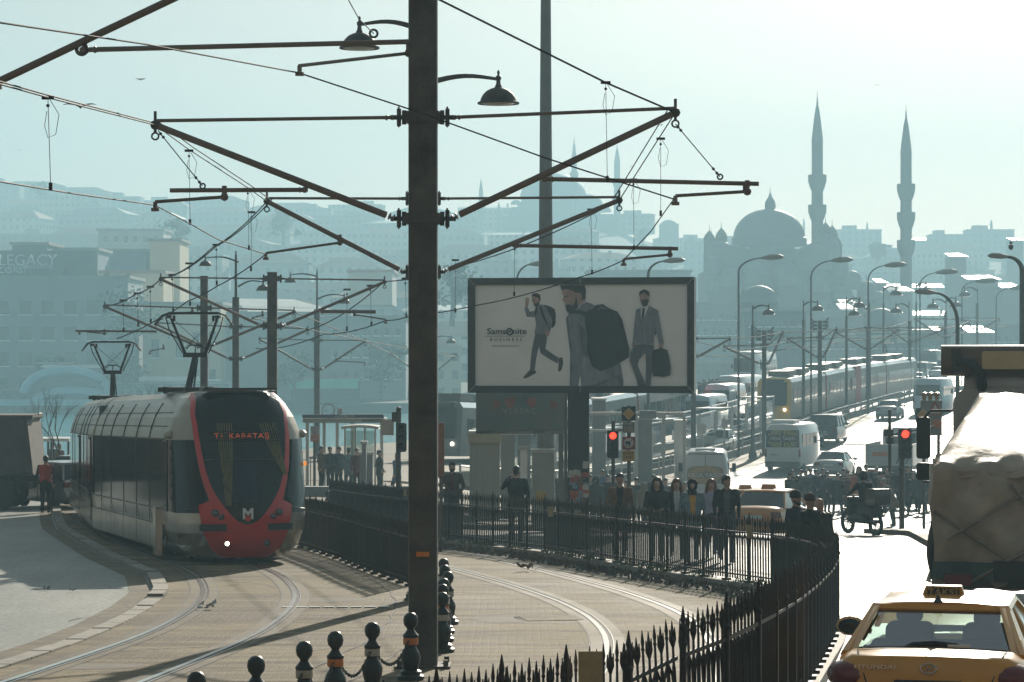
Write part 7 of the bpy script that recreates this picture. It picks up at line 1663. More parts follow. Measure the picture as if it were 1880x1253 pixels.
b_, L = shore('ferry_pier', -40, 205, 722, 757, 424, 12, mat('pier_wall', (.16,.22,.24), .5, var=.3, scale=.3), 'ferry pier with two big pale blue arches at the left waterside')
M_bl = mat('pale_blue_paint', (.30,.52,.62), .5, var=.1, scale=.3)
for (xc, yb, rx, ry) in ((125,722,78,42),(138,742,72,24)):
    b = MB(); pts = [];
    for i in range(19):
        t = pi*i/18; q = L(xc-rx*cos(t), yb-ry*sin(t)); pts.append((q.x, -1.2, q.z))
    b.tube(pts, .75, 6); b.build('arch', M_bl, b_, smooth=True)
    b = MB(); b.prism([(p[0], p[2]) for p in pts], 0, .6, M=MXZ, c=(0,0,0)); b.build('arch_panel', mat('arch_glass', (.12,.2,.2), .25, var=.3, scale=.4), b_)
for x_ in (5,30,55,165,195): 
    b = MB(); q = L(x_, 740); b.box((q.x,-.5,q.z), (1.2,.4,3.6)); b.build('window', M_dkglass, b_)
b = MB(); q = L(60,752); b.box((q.x+4,-1.5,.9), (24,.5,1.0)); b.build('railing', M_bl, b_)
b_, L = shore('awning_stall', 535, 660, 700, 735, 428, 8, plain_d, 'market stall row under a sea-green awning at the waterside')
b = MB(); p = L(535,698); q = L(660,698); b.box(((p.x+q.x)/2,-1.5,p.z), (q.x-p.x,4,.3)); b.box(((p.x+q.x)/2,-3.4,p.z-.7), (q.x-p.x,.1,1.3)); b.build('awning', mat('sea_green_canvas', (.12,.5,.36), .6, var=.1, scale=.5), b_)
# boats
M_hull = mat('ferry_hull_white', (.65,.66,.64), .4, var=.1, scale=.5); M_hd = mat('ferry_hull_dark', (.05,.055,.06), .4, var=.2)
pv, L = shore('pavilion', 66, 137, 656, 745, 440, 8, plain_d, 'dark waterside pavilion with a rusty red thing on its roof, above the pier arches', wins=((74,664,130,664,6,1,5,4),))
b = MB(); q = L(100,646); b.lathe([(1.3,-2),(1.2,.5),(.6,1.6),(.3,2.6),(.05,3.4)], (q.x,3,q.z), 10); b.build('red_turret', mat('rusty_red', (.4,.11,.06), .6, var=.2), pv)
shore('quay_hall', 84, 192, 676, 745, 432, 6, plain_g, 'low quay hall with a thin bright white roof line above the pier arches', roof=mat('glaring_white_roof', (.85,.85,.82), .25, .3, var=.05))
# dark blocks in front of the near mosque
for (x0,x1,yt,Y,m,lab) in ((1368,1480,572,445,plain_d,'dark boxy building below the near mosque, left part with a big dish on top'),(1595,1745,612,470,plain_d,'dark low building with a pale band right of the hazy tram'),(1480,1592,585,500,plain_g,'grey waterside block between the dark boxy buildings'),(1745,1890,600,520,plain_g,'grey waterside block above the truck roof rack'),(1268,1366,560,520,plain_g,'hazy grey block left of the dark boxy building'),(1080,1268,500,560,plain_g,'hazy waterside block above the billboard top edge')):
    r, L = shore('waterside_block', x0, x1, yt, 745, Y, 16, m, lab, wins=((x0+12,yt+22,x1-12,yt+50,int((x1-x0)/16),2,7,11),))
    if x0 in (1368,1595):
        q = L(x0+34, yt); b = MB(); b.lathe([(3.2,0),(3.2,4.5),(3.0,4.6)], (q.x,8,q.z-.5), 18, a0=-.2, a1=pi*1.05); M_ = Matrix.Rotation(radians(58),4,'Y')
        b.build('roof_vent', plain_p, r); b = MB(); dome(b, (q.x,8,q.z+1.5), 3.4, .9, 18); b.build('roof_dome', M_lead, r, smooth=40)
    if x0 == 1595:
        for xa, xb in ((1598,1634),(1646,1672)): b = MB(); p = L(xa,623); q = L(xb,623); b.box(((p.x+q.x)/2,-.3,p.z), (q.x-p.x,.3,1.4)); b.build('sign_band', plain_p, r)
# bright tilted roofs scattered at the right
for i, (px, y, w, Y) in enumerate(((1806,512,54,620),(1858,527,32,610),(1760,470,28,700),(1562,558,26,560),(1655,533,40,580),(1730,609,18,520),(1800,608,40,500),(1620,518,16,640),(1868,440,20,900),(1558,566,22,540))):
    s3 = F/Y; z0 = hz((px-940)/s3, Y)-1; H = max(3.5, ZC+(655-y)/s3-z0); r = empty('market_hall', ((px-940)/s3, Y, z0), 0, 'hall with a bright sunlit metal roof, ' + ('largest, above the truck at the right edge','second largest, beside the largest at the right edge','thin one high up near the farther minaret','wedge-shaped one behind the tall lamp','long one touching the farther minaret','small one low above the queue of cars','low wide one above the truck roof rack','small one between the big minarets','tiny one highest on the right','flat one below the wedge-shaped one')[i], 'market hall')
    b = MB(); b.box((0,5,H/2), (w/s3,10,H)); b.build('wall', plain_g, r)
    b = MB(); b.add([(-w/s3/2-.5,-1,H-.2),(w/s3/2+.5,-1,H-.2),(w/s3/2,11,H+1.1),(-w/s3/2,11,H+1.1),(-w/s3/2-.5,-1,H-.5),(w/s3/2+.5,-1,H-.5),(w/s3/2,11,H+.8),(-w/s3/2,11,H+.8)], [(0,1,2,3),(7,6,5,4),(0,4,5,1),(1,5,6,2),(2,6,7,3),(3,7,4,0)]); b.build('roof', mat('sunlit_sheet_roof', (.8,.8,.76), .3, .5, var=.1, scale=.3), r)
# trees
M_leafd = mat('dark_foliage', (.045,.055,.03), .8, var=.4, scale=.5); M_bark = mat('bark', (.07,.06,.05), .9, var=.3)
def leaf_tree(X, Y, z, H, W, lab, n=500, seed=0, grp=None, leaf=.5):
    rr = random.Random(seed); r = empty('tree', (X,Y,z), 0, lab, 'tree', grp); b = MB(); b.tube([(0,0,0),(.1*W*.1,0,H*.3),(0,0,H*.65)], [W*.05,W*.035,W*.015], 7)
    cl = []
    for i in range(11):
        a = rr.uniform(0, 2*pi); q = Vector((cos(a)*W*rr.uniform(.05,.4), sin(a)*W*rr.uniform(.05,.4), H*rr.uniform(.42,.92))); cl.append((q, W*rr.uniform(.12,.24))); b.tube([(0,0,H*rr.uniform(.25,.5)), q], [W*.02,W*.006], 5)
    b.build('trunk', M_bark, r, smooth=True); b = MB()
    for i in range(n):
        q, w = rr.choice(cl); d = Vector((rr.gauss(0,1), rr.gauss(0,1), rr.gauss(0,.8)))*w*.55; c = q+d; u = Vector((rr.uniform(-1,1), rr.uniform(-1,1), rr.uniform(-1,1))).normalized(); v = u.orthogonal().normalized(); l_ = leaf*rr.uniform(.5,1.2)
        b.add([c-u*l_, c+v*l_*.6, c+u*l_, c-v*l_*.6], [(0,1,2,3)])
    b.build('crown', M_leafd, r); return r
TT = [(75,366,1150,9,'sprawling half-bare treetop on the left ridge'),(170,382,1200,6,'round treetop on the left ridge right of the sprawling one'),(372,402,1250,6,'small round treetop on the ridge above the left registration arm'),(250,668,436,12,'dark tree beside the warm ochre waterside block'),(225,740,422,8,'low bush tree in front of the striped-roof hall'),(700,735,424,9,'waterside tree immediately left of the thick pole'),(1560,640,560,12,'hazy tree below the mosque steps'),(1180,444,1150,8,'ridge tree right of the distant grand mosque'),(540,735,424,7,'waterside tree by the green awning'),(330,470,700,12,'hillside tree above the ochre tower house'),(520,450,900,14,'hillside tree over the ribbed restaurant roof'),(1610,474,1000,8,'hillside tree between the big minarets'),(830,600,450,11,'waterside tree just right of the thick pole')]
for i, (px, ybase, Y, H, lab) in enumerate(TT): leaf_tree((px-940)*Y/F, Y, ZC+(655-ybase)*Y/F-(2 if Y > 600 else 0), H, H*.9, lab, 420, i, leaf=.55*max(1, Y/600))
def bare_tree(px, Y, ytop, lab, W=1.0, seed=1, lean=0, z=None):
    rr = random.Random(seed); B = G(px, Y); H = P(px, ytop, Y).z-B.z; r = empty('bare_tree', B, 0, lab, 'tree', 'leafless trees'); tr = MB(); tw = MB()
    def grow(p, d, l, rad, lev):
        q = p+d*l; (tr if lev < 2 else tw).tube([p, p.lerp(q,.5)+Vector((rr.uniform(-1,1),0,rr.uniform(-1,1)))*l*.04, q], [rad, rad*.85, rad*.65], 5 if lev else 7)
        if lev >= 5: return
        for i in range(3 if lev < 3 else 2):
            dd = (d+Vector((rr.uniform(-1,1), rr.uniform(-1,1), rr.uniform(-.1,.6)))*.62).normalized(); grow(p.lerp(q, rr.uniform(.55,1) if i else 1), dd, l*rr.uniform(.55,.8), rad*.58, lev+1)
    grow(Vector((0,0,0)), Vector((lean,0,1)).normalized(), H*.36, .09*W, 0)
    tr.build('trunk', M_bark, r, smooth=True); tw.build('twigs', M_bark, r); return r
bare_tree(110, 104, 700, 'slender leafless tree left of the red-fronted tram, against the water', .55, 4)
bare_tree(2, 97, 735, 'spreading leafless tree at the left edge above the dump truck', .6, 8, .15)
bare_tree(255, 112, 690, 'faint leafless tree seen over the tram roof', .8, 12)
# ------------------------------------------------------------- tram stop, kiosks, signals, signs
G_st = glassmat('shelter_glass', (.72,.80,.78), .10, .08)
M_alu = mat('pale_aluminium', (.48,.49,.47), .35, .6, var=.1); M_pan = mat('grey_panel', (.20,.21,.20), .55, var=.2, scale=1.2)
def box_at(b, x0, y0, x1, y1, Y, B, th=.1, dY=0):
    p, q = P(x0,y0,Y)-B, P(x1,y1,Y)-B; return b.box(((p.x+q.x)/2, dY, (p.z+q.z)/2), (abs(q.x-p.x), th, abs(q.z-p.z)))
# canopy with a blue fascia left of the pole
Y = 112; B = G(630, Y); r = empty('canopy', B, 0, 'long tram stop canopy with a dark blue fascia, left of the thick pole', 'canopy')
b = MB(); box_at(b, 556,761,705,768,Y,B,.3,-.1); b.build('blue_fascia', mat('dark_blue_fascia', (.03,.05,.09), .35, var=.15), r)
b = MB(); box_at(b, 556,768.5,706,777,Y,B,2.4,1.2); b.build('roof', mat('canopy_white', (.4,.41,.39), .5, var=.1), r)
for x_ in (563,594,618,646,700): b = MB(); p = P(x_,777,Y)-B; b.box((p.x,.4,p.z/2), (.13,.13,p.z)); b.build('post', M_alu, r)
text('KARAKÖY', .17, M_plate, r, tuple((P(634,764.5,Y)-B)+Vector((0,-.27,0))), depth=.01); text('KARAKÖY', .17, ink, r, tuple((P(684,773,Y)-B)+Vector((0,-.03,0))), depth=.01)
b = MB(); p = P(603,753,Y)-B; b.ring(p, .26, .03, 14, 5, Matrix.Rotation(pi/2,4,'X')); b.tube([p-Vector((0,0,.26)), p-Vector((0,0,.5))], .03, 5); box_at(b, 620,750,629,760,Y,B,.1); b.build('roof_sign', M_alu, r)
# curved shelter
Y = 106; B = G(668, Y); r = empty('shelter', B, 0, 'curved-roof glass shelter under the long canopy, left of the traffic lights', 'shelter'); b = MB(); vs = []
for i in range(9):
    t = i/8; x, y_ = 628+68*t, 783-5*sin(pi*t*.6)+5*t*t; p = P(x,y_,Y)-B
    for dy in (-.6,1.4): vs.append((p.x,dy,p.z)); 
b.add(vs, [(2*i,2*i+1,2*i+3,2*i+2) for i in range(8)]); b.add([(x,y,z-.10) for x,y,z in vs], [(2*i,2*i+1,2*i+3,2*i+2) for i in range(8)]); b.add([v for i in range(9) for v in (vs[2*i], (vs[2*i][0],vs[2*i][1],vs[2*i][2]-.1))], [(2*i,2*i+1,2*i+3,2*i+2) for i in range(8)]); b.build('roof', mat('canopy_beige', (.4,.38,.32), .5, var=.1), r, smooth=40)
for x0,x1 in ((632,648),(650,666),(668,684)): b = MB(); box_at(b,x0,793,x1,862,Y,B,.02,1.2); b.build('glass_panel', G_st, r)
for x_ in (630,649,667,686): b = MB(); p = P(x_,786,Y)-B; b.box((p.x,1.2,p.z/2), (.07,.07,p.z)); b.build('post', M_alu, r)
# ticket booths / cabinets behind the people at left
def booth(x0, x1, yt, Y, lab, m, depth=1.6, cap=None, nm='kiosk', ribs=0):
    B = G((x0+x1)/2, Y); r = empty(nm, B, 0, lab, nm.replace('_',' ')); b = MB(); p, q = P(x0,yt,Y)-B, P(x1,yt,Y)-B; w = q.x-p.x; h = p.z
    b.box((0,depth/2,h/2), (w,depth,h)); b.build('wall', m, r); b = MB(); b.box((0,depth/2,h+.04), (w+.1,depth+.1,.10)); b.build('roof', cap or M_alu, r)
    if ribs:
        b = MB()
        for i in range(ribs+1): b.box((-w/2+w*i/ribs,-.02,h/2), (.03,.05,h-.1))
        b.build('rib', m, r)
    return r, w, h
r, w, h = booth(863,917,797,86,'white corrugated kiosk with a beige header beside the man on the phone', mat('corrugated_white', (.50,.49,.44), .5, var=.12, stretch=(8,8,.2), scale=2), ribs=11)
b = MB(); b.box((0,-.06,h-.14), (w+.12,.14,.30)); b.build('header', mat('beige_header', (.42,.37,.25), .5, var=.1), r)
booth(920,945,798,90,'narrow dark grey column right of the corrugated kiosk', M_pan, .8, nm='column')
booth(950,974,798,96,'pale glazed booth behind the man on the phone', mat('glazed_booth', (.2,.25,.25), .2, var=.3, scale=1), 1.2)
r, w, h = booth(977,1016,831,84,'grey cabinet with a mustard poster at the foot of the tall mast', mat('cabinet_grey', (.30,.30,.27), .5, var=.12), .9, nm='cabinet')
b = MB(); b.box((-.05,-.012,h*.42), (.30,.02,.42)); b.build('poster', mat('mustard_poster', (.45,.30,.05), .6, var=.15, scale=5), r)
booth(955,968,825,82,'white slim display board near the man on the phone', M_white, .12, nm='display_board')
booth(664,672,815,99,'thin grey cabinet beside the man in the dark suit', M_pan, .5, nm='cabinet'); booth(660,684,835,102,'low grey barrier wall at the tram stop', M_pan, .3, nm='barrier')
Y = 108; B = G(600, Y); r = empty('handrail', B, 0, 'grey handrail at the tram stop beside the lamp post', 'handrail'); b = MB()
for y_ in (837,845): b.tube([P(566,y_+4,Y)-B, P(624,y_-2,Y)-B], .03, 5)
for x_ in (570,590,610,624): b.tube([P(x_,839,Y)-B, (P(x_,839,Y)-B).x*Vector((1,0,0))], .025, 5)
b.build('rail', M_alu, r)
B = G(640, 96); b = MB(); b.box((0,0,.25), (4.6,.5,.5)); b.build('low_wall', M_pan, loc=B, rz=.1, label='low grey wall behind the plaza bollards', cat='wall')
# quay shelter at left
Y = 108; B = G(96, Y); r = empty('quay_shelter', B, 0, 'white flat-roofed shelter on thin posts at the quay, left of the tram', 'shelter'); b = MB(); p, q = P(66,808,Y)-B, P(128,803,Y)-B
b.box(((p.x+q.x)/2,1.0,p.z), (q.x-p.x,2.4,.12)); b.build('roof', M_white, r)
for x_ in (74,87,93,124):
    b = MB(); pp = P(x_,808,Y)-B; b.box((pp.x,.2,pp.z/2), (.08,.08,pp.z)); b.build('post', M_steel, r)
# quay railing far left
# ---------------------------------------- traffic lights and signs
M_lit = mat('lit_red_signal', (1,.035,.015), .3, var=0, emit=2.2); M_sig = mat('signal_housing', (.03,.028,.025), .5, var=.15)
def signal(root, px, ytop, ybot, Y, B, lit=True, wpx=20, face=0, flip=False):
    p, q = P(px,ytop,Y)-B, P(px,ybot,Y)-B; h = p.z-q.z; w = wpx*Y/F; b = MB(); b.rbox((p.x,0,(p.z+q.z)/2), (w,.22,h), .05, 1, 3); b.build('signal_head', M_sig, root, smooth=40)
    for i in range(3):
        z = p.z-h*(.2+.3*i); rr = w*.30; b = MB(); b.use(M_lit if (lit and i == 0) else M_black).lathe([(rr,0),(rr*.7,.02),(.001,.03)], (p.x,-.11,z), 14, M=Matrix.Rotation(pi/2,4,'X')); b.build('signal_lens', None, root)
        b = MB(); b.lathe([(rr*1.15,0),(rr*1.15,.18)], (p.x,-.11,z), 12, a0=-pi*.0, a1=pi, M=Matrix.Rotation(pi/2,4,'X')); b.build('visor', M_sig, root)
def diamond(root, px, py, Y, B, s=.26, sq=True):
    c = P(px,py,Y)-B; 
    if sq: b = MB(); b.box((c.x,-.02,c.z), (.42*s/.26,.03,.42*s/.26)); b.build('sign_board', M_sig, root)
    b = MB(); b.prism([(-s*.72,0),(0,-s*.72),(s*.72,0),(0,s*.72)], 0, .01, M=MXZ, c=(c.x,-.04,c.z)); b.build('sign_border', mat('sign_cream', (.5,.42,.26), .5, var=0), root); b = MB(); b.prism([(-s*.55,0),(0,-s*.55),(s*.55,0),(0,s*.55)], 0, .01, M=MXZ, c=(c.x,-.055,c.z)); b.build('sign_diamond', mat('sign_amber', (.55,.28,.04), .5, var=0), root)
Y = 74; B = G(1150, Y); r = empty('traffic_signal', B, 0, 'traffic signal lit red beside a column of signs, near the billboard post', 'traffic signal')
b = MB(); p = P(1155,745,Y)-B; b.tube([(p.x,0.05,0),(p.x,.05,p.z)], .055, 8); q = P(1126,790,Y)-B; b.tube([(q.x,.05,0),(q.x,.05,(P(1126,772,Y)-B).z)], .05, 8); b.tube([(q.x,.05,q.z),(p.x,.05,q.z)], .03, 6); b.build('pole', M_steel, r, smooth=40)
signal(r, 1125, 790, 841, Y, B, True, 21); diamond(r, 1154, 760, Y, B, .24)
b = MB(); box_at(b,1143,774,1165,795,Y,B,.03,-.02); b.build('sign_board', mat('sign_grey_board', (.16,.15,.13), .5, var=.1), r); c = P(1154,778,Y)-B; text('5+200', .085, M_plate, r, (c.x,-.05,c.z), depth=.004); b = MB(); box_at(b,1146,783,1150,793,Y,B,.01,-.04); box_at(b,1152,783,1163,793,Y,B,.01,-.04); b.build('sign_plate', mat('plate_tan', (.28,.22,.15), .5, var=.1), r)
b = MB(); box_at(b,1142.5,802,1166,826,Y,B,.03,-.02); b.build('sign_board', mat('sign_maroon', (.14,.03,.025), .5, var=.1), r); c = P(1154,813.5,Y)-B
b = MB(); b.lathe([(.165,0),(.165,.012),(.001,.012)], (c.x,-.035,c.z), 20, M=Matrix.Rotation(pi/2,4,'X')); b.build('sign_ring', mat('sign_ring_red', (.45,.06,.04), .5, var=0), r); b = MB(); b.lathe([(.135,0),(.135,.012),(.001,.012)], (c.x,-.048,c.z), 20, M=Matrix.Rotation(pi/2,4,'X')); b.build('sign_disc', mat('sign_disc_cream', (.5,.47,.38), .5, var=0), r)
b = MB(); b.prism([(.0,-.10),(.04,-.10),(.05,.02),(.0,.05),(-.03,.03),(-.03,.07),(-.12,.01),(-.03,-.05),(-.03,-.01),(.0,-.0)], 0, .004, M=MXZ, c=(c.x,-.066,c.z)); b.prism([(-.09,-.075),(-.075,-.09),(.09,.075),(.075,.09)], 0, .004, M=MXZ, c=(c.x,-.071,c.z)); b.build('sign_arrow', M_black, r)
b = MB(); box_at(b,1142.5,827,1165,847,Y,B,.03,-.02); b.build('sign_board', mat('sign_amber_board', (.45,.25,.04), .5, var=.1), r)
for j, t_ in enumerate(('TRAMVAY','HARİÇ')): c = P(1154,833+j*7,Y)-B; text(t_, .075, M_black, r, (c.x,-.045,c.z), depth=.003)
Y = 73; B = G(1657, Y); r = empty('traffic_signal', B, 0, 'traffic signal lit red in front of the truck, on a post at the right pavement', 'traffic signal')
b = MB(); zt_ = (P(1657,752,Y)-B).z; b.tube([(.0,.15,.14),(0,.15,zt_*.62)], .075, 8); b.tube([(-.33,.15,zt_*.5),(-.33,.15,zt_)], .045, 8); b.tube([(-.35,.15,(P(1657,800,Y)-B).z),(.9,.15,(P(1657,783,Y)-B).z)], .03, 6); b.build('pole', M_steel, r, smooth=40)
signal(r, 1661, 786, 842, Y, B, True, 23)
b = MB(); box_at(b,1624,788,1640,802,Y,B,.3,.1); box_at(b,1628,803,1640,815,Y,B,.3,.1); b.build('side_signal', M_sig, r)
Y = 82; B = G(1706, Y); r = empty('sign_board', B, 0, 'grey board with a triangle sign and round lamps, left of the truck cab', 'sign board')
b = MB(); box_at(b,1690,735,1729,800,Y,B,.08); b.build('board', mat('board_grey', (.22,.22,.2), .5, var=.12), r)
for x_ in (1697,1724): b = MB(); p = P(x_,800,Y)-B; b.tube([(p.x,.1,0),(p.x,.1,p.z)], .05, 6); b.build('post', M_steel, r)
for x_ in (1697,1708,1720): b = MB(); c = P(x_,725,Y)-B; b.lathe([(.10,0),(.11,.03),(.09,.10),(.001,.12)], (c.x,0,c.z-.04), 12); b.lathe([(.07,-.12),(.07,0)], (c.x,0,c.z-.04), 8); b.build('warning_lamp', mat('dull_amber_lamp', (.30,.17,.07), .3, var=.1), r, smooth=40)
c = P(1716,750,Y)-B; b = MB(); b.prism([(-.24,-.2),(.24,-.2),(0,.22)], 0, .02, M=MXZ, c=(c.x,-.05,c.z)); b.build('triangle_border', mat('triangle_red', (.35,.07,.05), .5, var=0), r); b = MB(); b.prism([(-.165,-.155),(.165,-.155),(0,.13)], 0, .01, M=MXZ, c=(c.x,-.075,c.z)); b.build('triangle_face', MATS['sign_disc_cream'], r)
b = MB(); b.lathe([(.15,0),(.15,.02),(.001,.02)], (c.x+.05,-.05,(P(1716,778,Y)-B).z), 14, M=Matrix.Rotation(pi/2,4,'X')); b.build('orange_disc', mat('orange_disc', (.5,.17,.07), .5, var=.1), r)
diamond(r, 1694, 762, Y, B, .27); b = MB(); box_at(b,1682,774,1707,786,Y,B,.03,-.05); b.build('number_board', M_sig, r); c = P(1694,780,Y)-B; text('5+255', .11, M_plate, r, (c.x,-.09,c.z), depth=.004)
# traffic light cluster just left of the thick pole and tall orange cabinet on its right
Y = 66; B = G(737, Y); r = empty('traffic_signal', B, 0, 'unlit dark traffic signal cluster directly left of the thick pole', 'traffic signal')
signal(r, 737, 777, 830, Y, B, False, 19); b = MB(); p = P(731,755,Y)-B; b.tube([(p.x,.1,0),(p.x,.1,p.z)], .06, 8); box_at(b,719,757,736,775,Y,B,.1,.1); b.ball(P(732,752,Y)-B, .07, 8); b.build('pole', M_steel, r)
b = MB(); box_at(b,699,771,722,800,Y+.0,B,.05,.3); b.build('street_name_panel', M_alu, r)
Y = 58; B = G(811, Y); r = empty('signal_cabinet', B, 0, 'narrow rust-orange panel on a stand hugging the right side of the thick pole', 'panel'); b = MB(); box_at(b,803,777,816,875,Y,B,.05); b.build('panel', mat('rust_orange_panel', (.28,.13,.08), .7, var=.3, scale=3), r); b = MB(); p = P(809,875,Y)-B; b.box((p.x,0,p.z/2), (.06,.06,p.z)); b.build('post', M_steel, r)
Y = 100; B = G(577, Y); r = empty('parking_sign', B, 0, 'small red and white sign on a post right of the tram nose', 'sign'); b = MB(); box_at(b,570,783,585,797,Y,B,.04); b.build('sign_plate', mat('grey_pictogram', (.3,.29,.27), .5, var=.1), r); b = MB(); box_at(b,570,797.5,585,811,Y,B,.04); b.build('red_plate', mat('orange_red_plate', (.5,.10,.04), .5, var=.1), r); b = MB(); p = P(577,783,Y)-B; b.tube([(0,.08,0),(0,.08,p.z)], .05, 6); b.build('post', M_steel, r)
for t_, y_ in (('ÇIKIŞ',801),('EXIT',807)): c = P(577.5,y_,Y)-B; text(t_, .11, M_plate, r, (c.x,-.03,c.z), depth=.004)
# ---------------------------------------- bridge stop: railings, glass walls, posts
def axr(Y, o): return 20.2+.315*(Y-204)+o
def gz2(X, Y): return ZC-lerp_tab(HR, Y) if Y > 200 else gz(X, Y)
root = empty('bridge_railing', (axr(118,7.4),118,gz(axr(118,7.4),118)), 0, 'long metal balustrade between the tram line and the bright road up the bridge', 'railing', None); R0 = root.location
Y = 118
pts = []
while Y < 420: pts.append(Vector((axr(Y,4.6-.0*Y) if Y > 150 else axr(Y,4.6), Y, gz2(axr(Y,4.6),Y)))); Y += 2.6 if Y < 260 else 5.2
for i, (a, c) in enumerate(zip(pts, pts[1:])):
    if i > 96: break
    b = MB(); a_, c_ = a-R0, c-R0
    for zz, r_ in ((1.0,.05),(.78,.02),(.22,.02)): b.tube([a_+Vector((0,0,zz)), c_+Vector((0,0,zz))], r_, 4)
    n_ = 9
    for k in range(n_): p = a_.lerp(c_, (k+.5)/n_); b.tube([p+Vector((0,0,.22)), p+Vector((0,0,.78))], .014, 3)
    b.box(a_+Vector((0,0,.55)), (.10,.10,1.1)); b.build('railing_panel', M_alu if i % 1 == 0 else M_steel, root)
b = MB()
for a, c in zip(pts, pts[1:]):
    a_, c_ = a-R0, c-R0; n_ = Vector((1,-.3,0))*.18; b.add([a_-n_+Vector((0,0,-.1)), a_+n_+Vector((0,0,-.1)), c_+n_+Vector((0,0,-.1)), c_-n_+Vector((0,0,-.1)), a_-n_+Vector((0,0,.4)), a_+n_+Vector((0,0,.4)), c_+n_+Vector((0,0,.4)), c_-n_+Vector((0,0,.4))], [(4,5,6,7),(1,2,6,5),(0,4,7,3)])
b.build('concrete_base', M_kerb, root)
# platform and glass shelter of the bridge stop
def bx(name, X0, X1, Y0_, Y1_, z0_, h_, m, lab, cat, th=.1):
    B = Vector((X0, Y0_, gz(X0, Y0_)+z0_)); d = Vector((X1-X0, Y1_-Y0_, gz(X1,Y1_)-gz(X0,Y0_))); b = MB(); n_ = Vector((d.y,-d.x,0)).normalized()*th/2; b.add([-n_, n_, d+n_, d-n_, -n_+Vector((0,0,h_)), n_+Vector((0,0,h_)), d+n_+Vector((0,0,h_)), d-n_+Vector((0,0,h_))], [(3,2,1,0),(4,5,6,7),(0,1,5,4),(1,2,6,5),(2,3,7,6),(3,0,4,7)]); return b.build(name, m, loc=B, label=lab, cat=cat)
bx('platform', axr(128,1.2), axr(196,1.2), 128, 196, 0, .4, M_kerb, 'raised concrete tram platform of the bridge stop', 'platform', 3.2)
root = empty('glass_shelter', (axr(130,2.6),130,gz(axr(130,2.6),130)), 0, 'long glass and aluminium tram shelter on the platform of the bridge stop', 'shelter'); R0 = root.location.copy()
for i in range(14):
    Ya, Yb = 130+i*4.4, 130+i*4.4+3.9; a = Vector((axr(Ya,2.6),Ya,gz(axr(Ya,2.6),Ya)+.4))-R0; c = Vector((axr(Yb,2.6),Yb,gz(axr(Yb,2.6),Yb)+.4))-R0; hh = 2.3
    for e_ in (a, c): b = MB(); b.box(e_+Vector((0,0,hh/2)), (.11,.11,hh)); b.build('post', M_alu, root)
    if i % 4 != 3: b = MB(); b.quad(a+Vector((0,0,.15)), c+Vector((0,0,.15)), c+Vector((0,0,hh-.2)), a+Vector((0,0,hh-.2))); b.build('glass_panel', G_st, root)
    b = MB(); b.tube([a+Vector((0,0,hh)), c+Vector((0,0,hh))], .06, 6); b.tube([a+Vector((0,0,1.0)), c+Vector((0,0,1.0))], .03, 5); b.tube([a+Vector((-1.4,0,hh+.05)), c+Vector((-1.4,0,hh+.05))], .06, 6); b.build('top_rail', M_alu, root)
    if i % 3 == 1: b = MB(); m_ = (a+c)/2+Vector((-.75,0,hh+.08)); b.box(m_, (1.7,4.0,.06), rz=-.30); b.build('roof_panel', mat('shelter_roof', (.35,.38,.38), .3, .3, var=.1), root)
# gate blocks at the near end of the stop
for (x0,x1,yt,Y,lab,m) in ((1172,1197,770,118,'grey gate cabinet at the near end of the bridge stop',M_pan),(1240,1260,775,124,'pale steel gate cabinet behind the headscarf woman, at the bridge stop',M_alu),(1088,1112,735,128,'hazy grey stop wall right of the dark billboard post',M_pan)):
    booth(x0,x1,yt,Y,lab,m,1.0,nm='cabinet')
Y = 116; B = G(1190, Y); r = empty('stop_portal', B, 0, 'steel entrance portal of the bridge stop with a dim display', 'portal'); b = MB()
for x_ in (1080,1168,1218,1256): p = P(x_,762,Y)-B; b.box((p.x,0,p.z/2), (.12,.12,p.z))
box_at(b,1080,757,1256,763,Y,B,.3); box_at(b,1080,789,1140,793,Y,B,.15); b.build('frame', M_alu, r); b = MB(); box_at(b,1173,754,1204,769,Y,B,.2,-.2); b.build('display', M_pan, r); b = MB(); box_at(b,1208,757,1222,769,Y,B,.14,-.2); b.build('clock_box', M_alu, r)
for x_ in (1196,1240,1290,1330): 
    Y = 120+(x_-1196)*.25; B = G(x_, Y); b = MB(); b.tube([(0,0,0),(0,0,3.3)], .05, 6); b.box((0,-.06,2.9), (.35,.04,.5)); b.build('stop_post', M_alu, loc=B, label='thin pale post with a small plate at the bridge stop, number %s from the left' % {1196:'one',1240:'two',1290:'three',1330:'four'}[x_], cat='post', group='thin posts of the bridge stop')
# litter and loose things on the ground
rn3 = random.Random(2)
for (px, Y, c_, s_, lab) in ((375,40.3,'white',.14,'crumpled white paper in the left track, near the tram'),(976,50.5,'brown',.2,'brown rubbish heap lying in the right track'),(85,44.8,'dkgrey',.07,'dark rag on the road, left one'),(135,44.4,'dkgrey',.07,'dark rag on the shaded road, right one')):
    b = MB(); c = G(px, Y, .05)
    for k in range(7): p = Vector((rn3.uniform(-1,1)*s_, rn3.uniform(-.6,.6)*s_, rn3.uniform(0,.3)*s_)); u = Vector((rn3.uniform(-1,1),rn3.uniform(-1,1),rn3.uniform(-.4,.8)))*s_*.6; v = Vector((rn3.uniform(-1,1),rn3.uniform(-1,1),rn3.uniform(0,.8)))*s_*.5; b.add([p,p+u,p+u+v,p+v*.9], [(0,1,2),(0,2,3)])
    b.build('litter', CM[c_], loc=c, label=lab, cat='litter')
rn3 = random.Random(6); b = MB()
